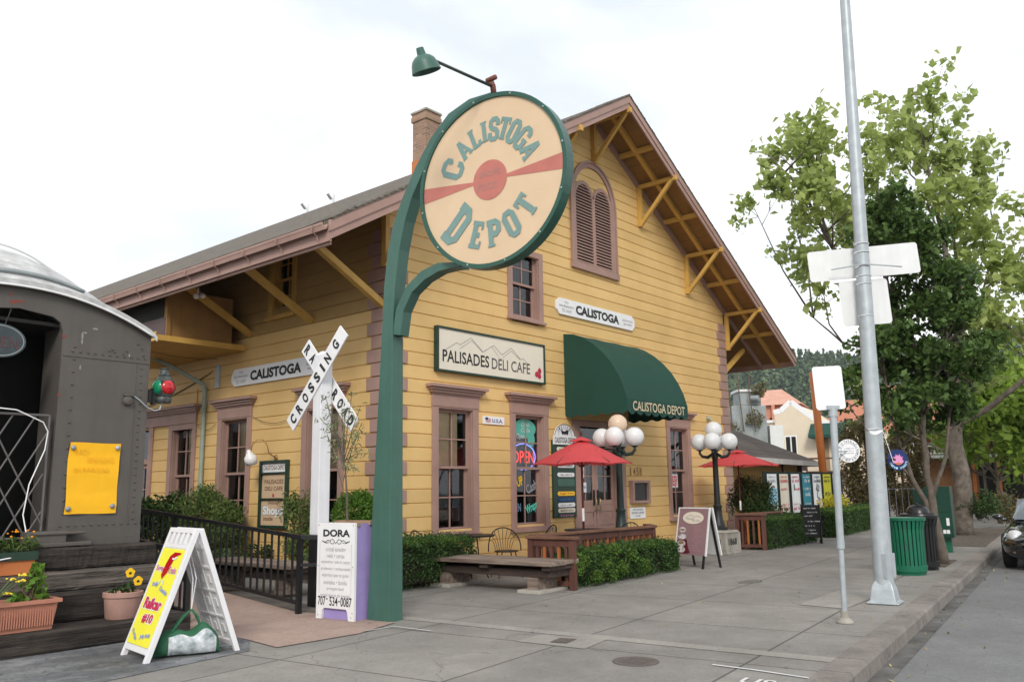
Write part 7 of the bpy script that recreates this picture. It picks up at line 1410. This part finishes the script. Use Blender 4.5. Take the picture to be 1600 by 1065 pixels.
# poster stand
t = thing('poster_stand', 'long dark stand hung with advertising banners beyond the far hedge', 'stand', (16.4, .45, 0)); PA, PB = Vector((16.30, .46, 0)), Vector((22.3, .12, 0)); du = (PB-PA).normalized(); PF = frame(PA, du, Vector((du.y, -du.x, 0)))
b = MB()
for k in range(8): b.tube([PF(6.0*k/7, -.04, 0), PF(6.0*k/7, -.04, 1.95)], .03, 8)
b.build('stand_post', 'iron', t); b = MB(); b.fbox(PF, 0, 6, -.03, -.02, .5, 1.93); b.build('backing_cloth', mat('dark_green_cloth', (.012, .022, .020), .8, .3, 3), t)
bw = .64
for k, (mc, mt, sty) in enumerate((('ban_w', 'inkgrey', 0), ('ban_c', 'lens_r', 1), ('ban_w', 'magenta', 2), ('petrol', 'ban_w', 3), ('ban_w', 'ink', 4), ('ban_y', 'ink', 5), ('ban_w', 'lens_r', 6))):
    u0 = .16+k*.83; z0, z1 = (.58 if k < 6 else 1.05), 1.86
    bt = thing('banner', ('white banner with pale blue winery picture, first on the stand', 'cream banner with red lettering, second on the stand', 'white banner with small bottles and crimson lettering', 'petrol blue banner on the poster stand', 'white banner with black curled drawing', 'yellow banner with rounded orange bottom', 'short white banner half hidden by the leaning pole')[k], 'banner', tuple(PF(u0, .0, z0)), 0, 'banners on the poster stand')
    b = MB()
    if sty == 5: b.add([PF(u0+bw*.5+bw*.5*math.cos(a), .012, z0+.18+.18*math.sin(a)) for a in [math.pi+math.pi*i/12 for i in range(13)]]+[PF(u0+bw, .012, z1), PF(u0, .012, z1)], [tuple(range(15))])
    else: rows = [[PF(u0+bw*i/6, .012+.008*math.sin(i*1.5+k), z) for i in range(7)] for z in (z0, z1)]; b.grid(rows)
    sh = b.build('sheet', mc, bt); b = MB(); H = z1-z0
    scribble(b, PF, u0+.08, z0+H*.90, bw-.16, H*.05, .024); scribble(b, PF, u0+.05, z0+H*.78, bw-.1, H*.09, .024)
    if sty in (1, 2, 3, 6): scribble(b, PF, u0+.06, z0+H*.58, bw-.12, H*.07, .024); scribble(b, PF, u0+.10, z0+H*.2, bw-.2, H*.05, .024); scribble(b, PF, u0+.05, z0+H*.08, bw-.1, H*.08, .024)
    if sty in (3, 5): scribble(b, PF, u0+.08, z0+H*.42, bw-.16, H*.10, .024)
    if sty == 4: strip(b, [(u0+.3, z0+.9), (u0+.2, z0+.75), (u0+.4, z0+.7), (u0+.45, z0+.85), (u0+.3, z0+.95), (u0+.25, z0+.5), (u0+.5, z0+.4)], PF, .05, .024)
    b.build('lettering', mt, bt); b = MB()
    if sty == 0: rectf(b, PF, u0+.03, u0+bw-.03, z0+.30, z0+.82, .022); b.build('picture', 'paleb', bt)
    elif sty == 2: discf(b, PF, u0+.2, z0+.85, .04, .12, .024, 10); b.build('picture', 'can', bt)
    elif sty == 4: polyf(b, PF, [(u0+.1, z0+.03), (u0+.6, z0+.03), (u0+.55, z0+.3), (u0+.4, z0+.45)], .0225); b.build('picture', 'tan', bt)
    elif sty == 5: b.add([PF(u0+bw*.5+bw*.5*math.cos(a), .02, z0+.18+.18*math.sin(a)) for a in [math.pi+math.pi*i/12 for i in range(13)]]+[PF(u0+bw, .02, z0+.36), PF(u0, .02, z0+.36)], [tuple(range(15))]); b.build('orange_foot', 'paper', bt)
# chalkboard
c = at(1270, 800, 21.9); c.z = 0; CBF = frame(c, Vector((.68, -.735, 0)), Vector((-.735, -.68, 0))); t = thing('chalkboard', 'black chalkboard easel between the two far hedges', 'A-frame sign', tuple(c)); b = MB(); b.fbox(CBF, -.30, .16, -.01, .01, .18, .98); b.build('board', 'blackp', t); b = MB()
for u in (-.27, .19, .27): b.beam(CBF(u, -.02 if u < .2 else -.3, 0), CBF(u-.02, 0, 1.0 if u < .2 else .55), .04, .04)
b.build('leg', 'iron', t); b = MB()
for k, z in enumerate((.88, .78, .69, .55, .44, .33, .25)): scribble(b, CBF, -.24+.08*(k % 2), z, .32-.05*(k % 3), .035, .013)
b.build('lettering', 'chalk', t)

# ================================================================ BUILDINGS BEYOND
def fr_at(px, py, dep, dirv): p = at(px, py, dep); return p
# small visitor building with hipped roof
c1 = Vector((26.4, 2.45, 0)); u = -SU; n_ = SN; V0 = frame(c1, u, n_); V1 = frame(c1, -SN, SU)       # corner under the right end of its eave
t = thing('hip_roof_hut', 'low ochre building with brown hipped roof between the depot and the banners', 'building', tuple(c1)); b = MB()
b.fbox(V0, .7, 13, -9, -.75, 0, 2.35); b.build('wall', 'ochre', t)
b = MB(); E = 2.42; hp = [V0(0, 0, E), V0(13.5, 0, E), V0(13.5, -9.5, E), V0(0, -9.5, E), V0(4.7, -4.7, E+2.35), V0(8.8, -4.7, E+2.35)]
b.add(hp, [(0, 1, 5, 4), (1, 2, 5), (2, 3, 4, 5), (3, 0, 4), (3, 2, 1, 0)]); rf = b.build('roof', 'shingle2', t)
b = MB(); b.fbox(V0, -.06, 13.5, -.0, .10, E-.17, E+.02); b.fbox(V0, -.10, .0, -9.5, .10, E-.17, E+.02); b.build('gutter', mat('pale_gutter', (.62, .59, .56), .6, .1, 3), rf)
b = MB(); b.fbox(V0, 1.2, 2.2, -.76, -.73, 1.0, 1.95); b.build('window', 'dark', t); b = MB(); b.fbox(V0, .65, .85, -.8, -.6, 0, 2.3); b.build('corner_board', 'brownwood', t)
for q in (3.1,): b = MB(); b.fbox(V0, q, q+.12, -.74, -.70, 0, 2.35); b.build('door_trim', 'brownwood', t)
mo = leaf_mesh('roof_moss', np.array([tuple(V0(random.uniform(5, 10), -4.0+random.gauss(0, .5), E+2.1+random.gauss(0, .12))) for _ in range(900)]), 'vine_leaf', rf, .14)
# rooftop duct
c = at(1168, 650, 52); t = thing('roof_duct', 'grey metal exhaust hood and ducts on the roof beside the cream building', 'duct', tuple(c)); DF_ = frame(c, HR, -HF); b = MB(); b.fbox(DF_, -1.1, 1.0, -1.2, .6, -2.5, .6); b.fbox(DF_, -.6, .75, -.9, .5, .6, 1.45); b.lathe([(.2, 0), (.2, .5)], DF_(.1, .7, 1.0), 14, Matrix.Rotation(math.pi/2, 4, 'X')); b.build('hood', 'graymetal', t, bevel=.05); b = MB(); b.fbox(DF_, -.7, .85, -1.0, .6, 1.45, 1.6); b.build('duct_cap', 'alu', t); b = MB(); b.fbox(DF_, 1.2, 2.0, -.8, .4, -3, -.6); b.build('duct_cap', 'alu', t)
b = MB()
for q in range(3): b.tube([DF_(-1.2+q*.7, .9, -1), DF_(-1.3+q*.6, 1.0, 1.2), DF_(-1.4+q*.7, .9, 2.4+.3*math.sin(q))], .035, 5)
b.build('bare_branch', 'twig', t); leaf_mesh('ivy_leaves', np.concatenate([blob(tuple(DF_(.6, .8, 1.5)), .5, 160), blob(tuple(DF_(.2, .8, -.2)), .6, 160), blob(tuple(DF_(-1.2, .8, -1)), .7, 160)]), 'vine_leaf', t, .2)
# cream building with stepped gable parapet
c = at(1250, 760, 60); c.z = 0; vd = (c-CAM_LOC); vd.z = 0; vd.normalize(); cu = Vector((vd.y, -vd.x, 0)); ang = R(-12); cu = Matrix.Rotation(ang, 3, 'Z') @ cu; cn = Vector((cu.y, -cu.x, 0)); CB = frame(c, cu, cn); t = thing('cream_building', 'cream stucco building with gabled parapet, green door awning and timber deck', 'building', tuple(c))
b = MB(); prof = [(-1.45, 0), (3.2, 0), (3.2, 5.5), (2.3, 5.6), (1.5, 5.9), (-.25, 7.35), (-1.0, 6.75), (-1.45, 6.65)]; b.prism([CB(u_, 0, z) for u_, z in prof], CB(0, -9, 0)-CB(0, 0, 0)); b.fbox(CB, -4.6, -1.45, -8, -.6, 0, 6.0); b.build('wall', 'stone_w', t)
b = MB(); 
for (p, q) in (((-1.0, 6.75), (-.25, 7.35)), ((-.25, 7.35), (1.5, 5.9)), ((1.5, 5.9), (2.3, 5.6)), ((2.3, 5.6), (3.25, 5.5)), ((-1.5, 6.65), (-1.0, 6.75))): b.beam(CB(p[0], -.05, p[1]+.06), CB(q[0], -.05, q[1]+.06), .35, .12, cn)
b.fbox(CB, -4.7, -1.4, -.75, -.45, 6.0, 6.2); b.build('coping', 'bulbw', t)
b = MB(); 
for (u0, u1_, z0, z1) in ((-.75, -.45, 3.4, 4.9), (-.35, -.05, 3.4, 4.9)): b.fbox(CB, u0, u1_, -.02, .03, z0, z1)
b.build('window', 'dark', t); b = MB(); b.fbox(CB, -.83, .03, -.01, .015, 3.3, 5.0); b.build('window_frame', 'bulbw', t); b = MB(); b.fbox(CB, -3.1, -2.2, -.62, -.57, 4.1, 5.0); b.build('window', mat('grey_blue_shutter', (.12, .14, .15), .6), t)
b = MB(); b.prism([CB(1.05, 0, 5.75), CB(1.05, 1.2, 4.9), CB(1.05, 1.2, 4.7), CB(1.05, 0, 4.7)], CB(2.3, 0, 0)-CB(0, 0, 0)); b.build('door_awning', 'awning', t); b = MB(); b.fbox(CB, 1.5, 2.15, -.02, .03, 2.4, 4.7); b.build('door', mat('tan_door', (.30, .22, .13), .7), t)
b = MB(); b.fbox(CB, .8, 6, .1, 1.5, 2.2, 2.4); b.fbox(CB, .8, 6, 1.42, 1.5, 3.2, 3.32)
for k in range(6): b.fbox(CB, .8+k*1.0, .9+k*1.0, 1.4, 1.5, 2.4, 3.2)
b.build('deck', 'brownwood', t); b = MB(); b.fbox(CB, 3.2, 6.5, -9, -1.0, 0, 5.0); b.build('side_wing', 'stone_w', t); b = MB(); b.fbox(CB, -.9, -.55, .02, .2, 2.7, 3.2); b.fbox(CB, -1.2, -1.0, .02, .2, 2.7, 3.1); b.build('meter_box', 'bulbw', t)
b = MB(); b.prism([CB(.25+.55*math.cos(a), 1.0, 2.45+.5*math.sin(a)) for a in [math.pi*i/10 for i in range(11)]], CB(0, .1, 0)-CB(0, 0, 0)); tag(b.build('satellite_dish', mat('slate_dish', (.05, .055, .06), .6)), 'dark round dish on the roof edge below the cream building', 'dish')
# salmon buildings
c = at(1205, 760, 82); c.z = 0; vd = (c-CAM_LOC); vd.z = 0; vd.normalize(); u_ = Vector((vd.y, -vd.x, 0)); SB = frame(c, Matrix.Rotation(R(-10), 3, 'Z') @ u_, Matrix.Rotation(R(-10), 3, 'Z') @ -vd); t = thing('salmon_tower_building', 'salmon stucco building with hipped tile roof below the wooded hill', 'building', tuple(c))
b = MB(); b.fbox(SB, -2.6, 2.9, -6, 0, 0, 9.2); b.fbox(SB, 2.9, 12, -5, -1.0, 0, 7.8); b.build('wall', 'salmon', t); b = MB(); b.add([SB(-3.1, .5, 9.2), SB(3.4, .5, 9.2), SB(3.4, -6.5, 9.2), SB(-3.1, -6.5, 9.2), SB(-.9, -2.6, 11.0), SB(1.2, -2.6, 11.0)], [(0, 1, 5, 4), (1, 2, 5), (2, 3, 4, 5), (3, 0, 4), (3, 2, 1, 0)]); b.build('roof', 'tileroof', t)
b = MB(); b.fbox(SB, .3, 2.4, .01, .05, 7.3, 8.0); b.build('window', 'dark', t); b = MB(); b.fbox(SB, .6, .9, .0, .5, 6, 9.2); b.build('pilaster', 'salmon', t)
c = at(1400, 760, 70); c.z = 0; vd = (c-CAM_LOC); vd.z = 0; vd.normalize(); u_ = Vector((vd.y, -vd.x, 0)); S2 = frame(c, u_, -vd); t = thing('salmon_long_building', 'long salmon stucco building behind the trees on the right', 'building', tuple(c))
b = MB(); b.fbox(S2, -7.5, -1.6, -6, 0, 0, 5.6); b.fbox(S2, -4.1, -1.0, -8, -.3, 0, 8.6); b.fbox(S2, -1.0, 7.0, -8, .0, 0, 9.6); b.build('wall', 'salmon', t); b = MB(); b.add([S2(-7.8, .6, 5.5), S2(-1.6, .6, 5.5), S2(-1.6, -3, 7.2), S2(-7.8, -3, 7.2)], [(0, 1, 2, 3)]); b.build('roof', 'tileroof', t); b = MB()
for q in (-3.6, .5, 2.5, 4.5): b.fbox(S2, q, q+.7, .0 if q > -1 else -.28, .03 if q > -1 else -.25, 5.6, 7.0)
b.build('window', 'dark', t)
# hardware shop
c = at(1485, 775, 44); c.z = 0; vd = (c-CAM_LOC); vd.z = 0; vd.normalize(); u_ = Vector((vd.y, -vd.x, 0)); HS = frame(c, u_, -vd); t = thing('hardware_shop', 'timber fronted hardware shop with red and white sign behind the plane trunk', 'shop', tuple(c))
b = MB(); b.fbox(HS, -2.0, 7, -8, 0, 0, 3.9); b.build('wall', mat('brown_board_front', (.28, .13, .055), .8, .15, 1, .1, 20, stretch=(6, 6, .5)), t); b = MB(); b.fbox(HS, -1.3, 7, .0, 1.2, 2.75, 2.9); b.build('canopy', 'alu', t)
for q in range(5): b = MB(); b.fbox(HS, 1.1+q*1.1, 1.25+q*1.1, .9, 1.05, 0, 2.75); b.build('canopy_post', 'terra2', t)
b = MB(); b.fbox(HS, 1.4, 6, .01, .05, .3, 2.6); b.build('shop_window', 'dark', t)
b = MB(); b.fbox(HS, -2.2, .25, 1.21, 1.28, 2.95, 4.3); sg = b.build('shop_sign', 'white', t); b = MB(); text(b, 'ACE', HS, -1.85, 3.55, 1.75, .6, 1.29, .06); b.build('lettering', 'lens_r', sg); b = MB(); text(b, 'Hardware', HS, -1.80, 3.15, 1.65, .27, 1.29, .03); b.build('lettering', 'ink', sg)
t = thing('white_gate_post', 'pair of white square gate posts left of the hardware shop', 'gate post', tuple(at(1432, 790, 38))); p = at(1432, 775, 38)
for q in (0, .9): b = MB(); b.box(p.x+q-.09, p.x+q+.09, p.y-.09, p.y+.09, 0, 2.3); b.build('gate_post', 'bulbw', t)
b = MB(); b.box(p.x-.2, p.x+1.1, p.y-.1, p.y+.1, 2.3, 2.42); b.build('gate_beam', 'bulbw', t)
# orange lamp pole
a_ = at(1293, 800, 32); a_.z = 0; tp = at(1276, 640, 32); t = thing('orange_lamp_post', 'leaning orange lamp post with white shade behind the banners', 'street lamp', tuple(a_)); top = a_.lerp(tp, 1.33); b = MB(); b.tube([a_, top], .14, 12); b.build('pole', 'orangepole', t, smooth=True); e_ = at(1337, 590, 31.6); b = MB(); b.tube([top-Vector((0, 0, .1)), top.lerp(e_, .5)+Vector((0, 0, .12)), e_], [.05, .05, .04], 8); b.sphere(e_, .09, 10, 8); b.build('arm', 'orangepole', t, smooth=True)
b = MB(); b.lathe([(.05, .0), (.06, -.2), (.12, -.26), (.30, -.36), (.31, -.40), (.0, -.40)], e_-Vector((0, 0, .05)), 20); b.build('lamp_shade', 'bulbw', t, smooth=True, auto=50)
# a row of plain far trees that closes the street behind the pale maples
for k, (px, d, h, r) in enumerate(((1500, 95, 11, 5), (1560, 88, 12, 5.5), (1630, 80, 12, 6), (1345, 64, 6, 2.2))):
    p = at(px, 765, d); small_tree('far_tree', ('dark far tree behind the hardware shop', 'dark far tree closing the end of the street', 'tall dark far tree at the right end of the street', 'small dark tree in front of the long salmon building')[k], (p.x, p.y, -.2), h, r, 'pear_leaf', 16, .5, 'far trees at the end of the street', 40+k)
# fallen leaves in the gutter
P = []
for k in range(110):
    x = random.uniform(-4, 16); P.append((x, kerb_y(x)-abs(random.gauss(0, .28))-.02, -.128))
for k in range(60): x = random.uniform(-4, 12); P.append((x, random.uniform(kerb_y(x)+.4, -2), .008))
lf = leaf_mesh('leaves_litter', np.array(P), mat('dry_leaf', (.20, .14, .06), .8, 0, 3, col2=(.36, .32, .12), island=.4), None, .036, .6, .6, 6.0, .1); tag(lf, 'dry leaves lying in the gutter and on the sidewalk', 'leaf litter', kind='stuff')

# ================================================================ AIR
b = MB(); b.box(-280, 930, -280, 730, -1.2, 165); hz = b.build('haze', 'white'); hz.data.materials.clear(); hm = bpy.data.materials.new('air'); hm.use_nodes = True; hn = hm.node_tree.nodes; hn.remove(hn['Principled BSDF'])
pv = hn.new('ShaderNodeVolumePrincipled'); pv.inputs['Color'].default_value = (0.86, 0.93, 1.0, 1); pv.inputs['Density'].default_value = 0.0002; pv.inputs['Anisotropy'].default_value = 0.2; hm.node_tree.links.new(pv.outputs[0], hn['Material Output'].inputs['Volume']); hz.data.materials.append(hm); tag(hz, kind='stuff'); hz['label'] = 'pale haze in the air over the street and hill'
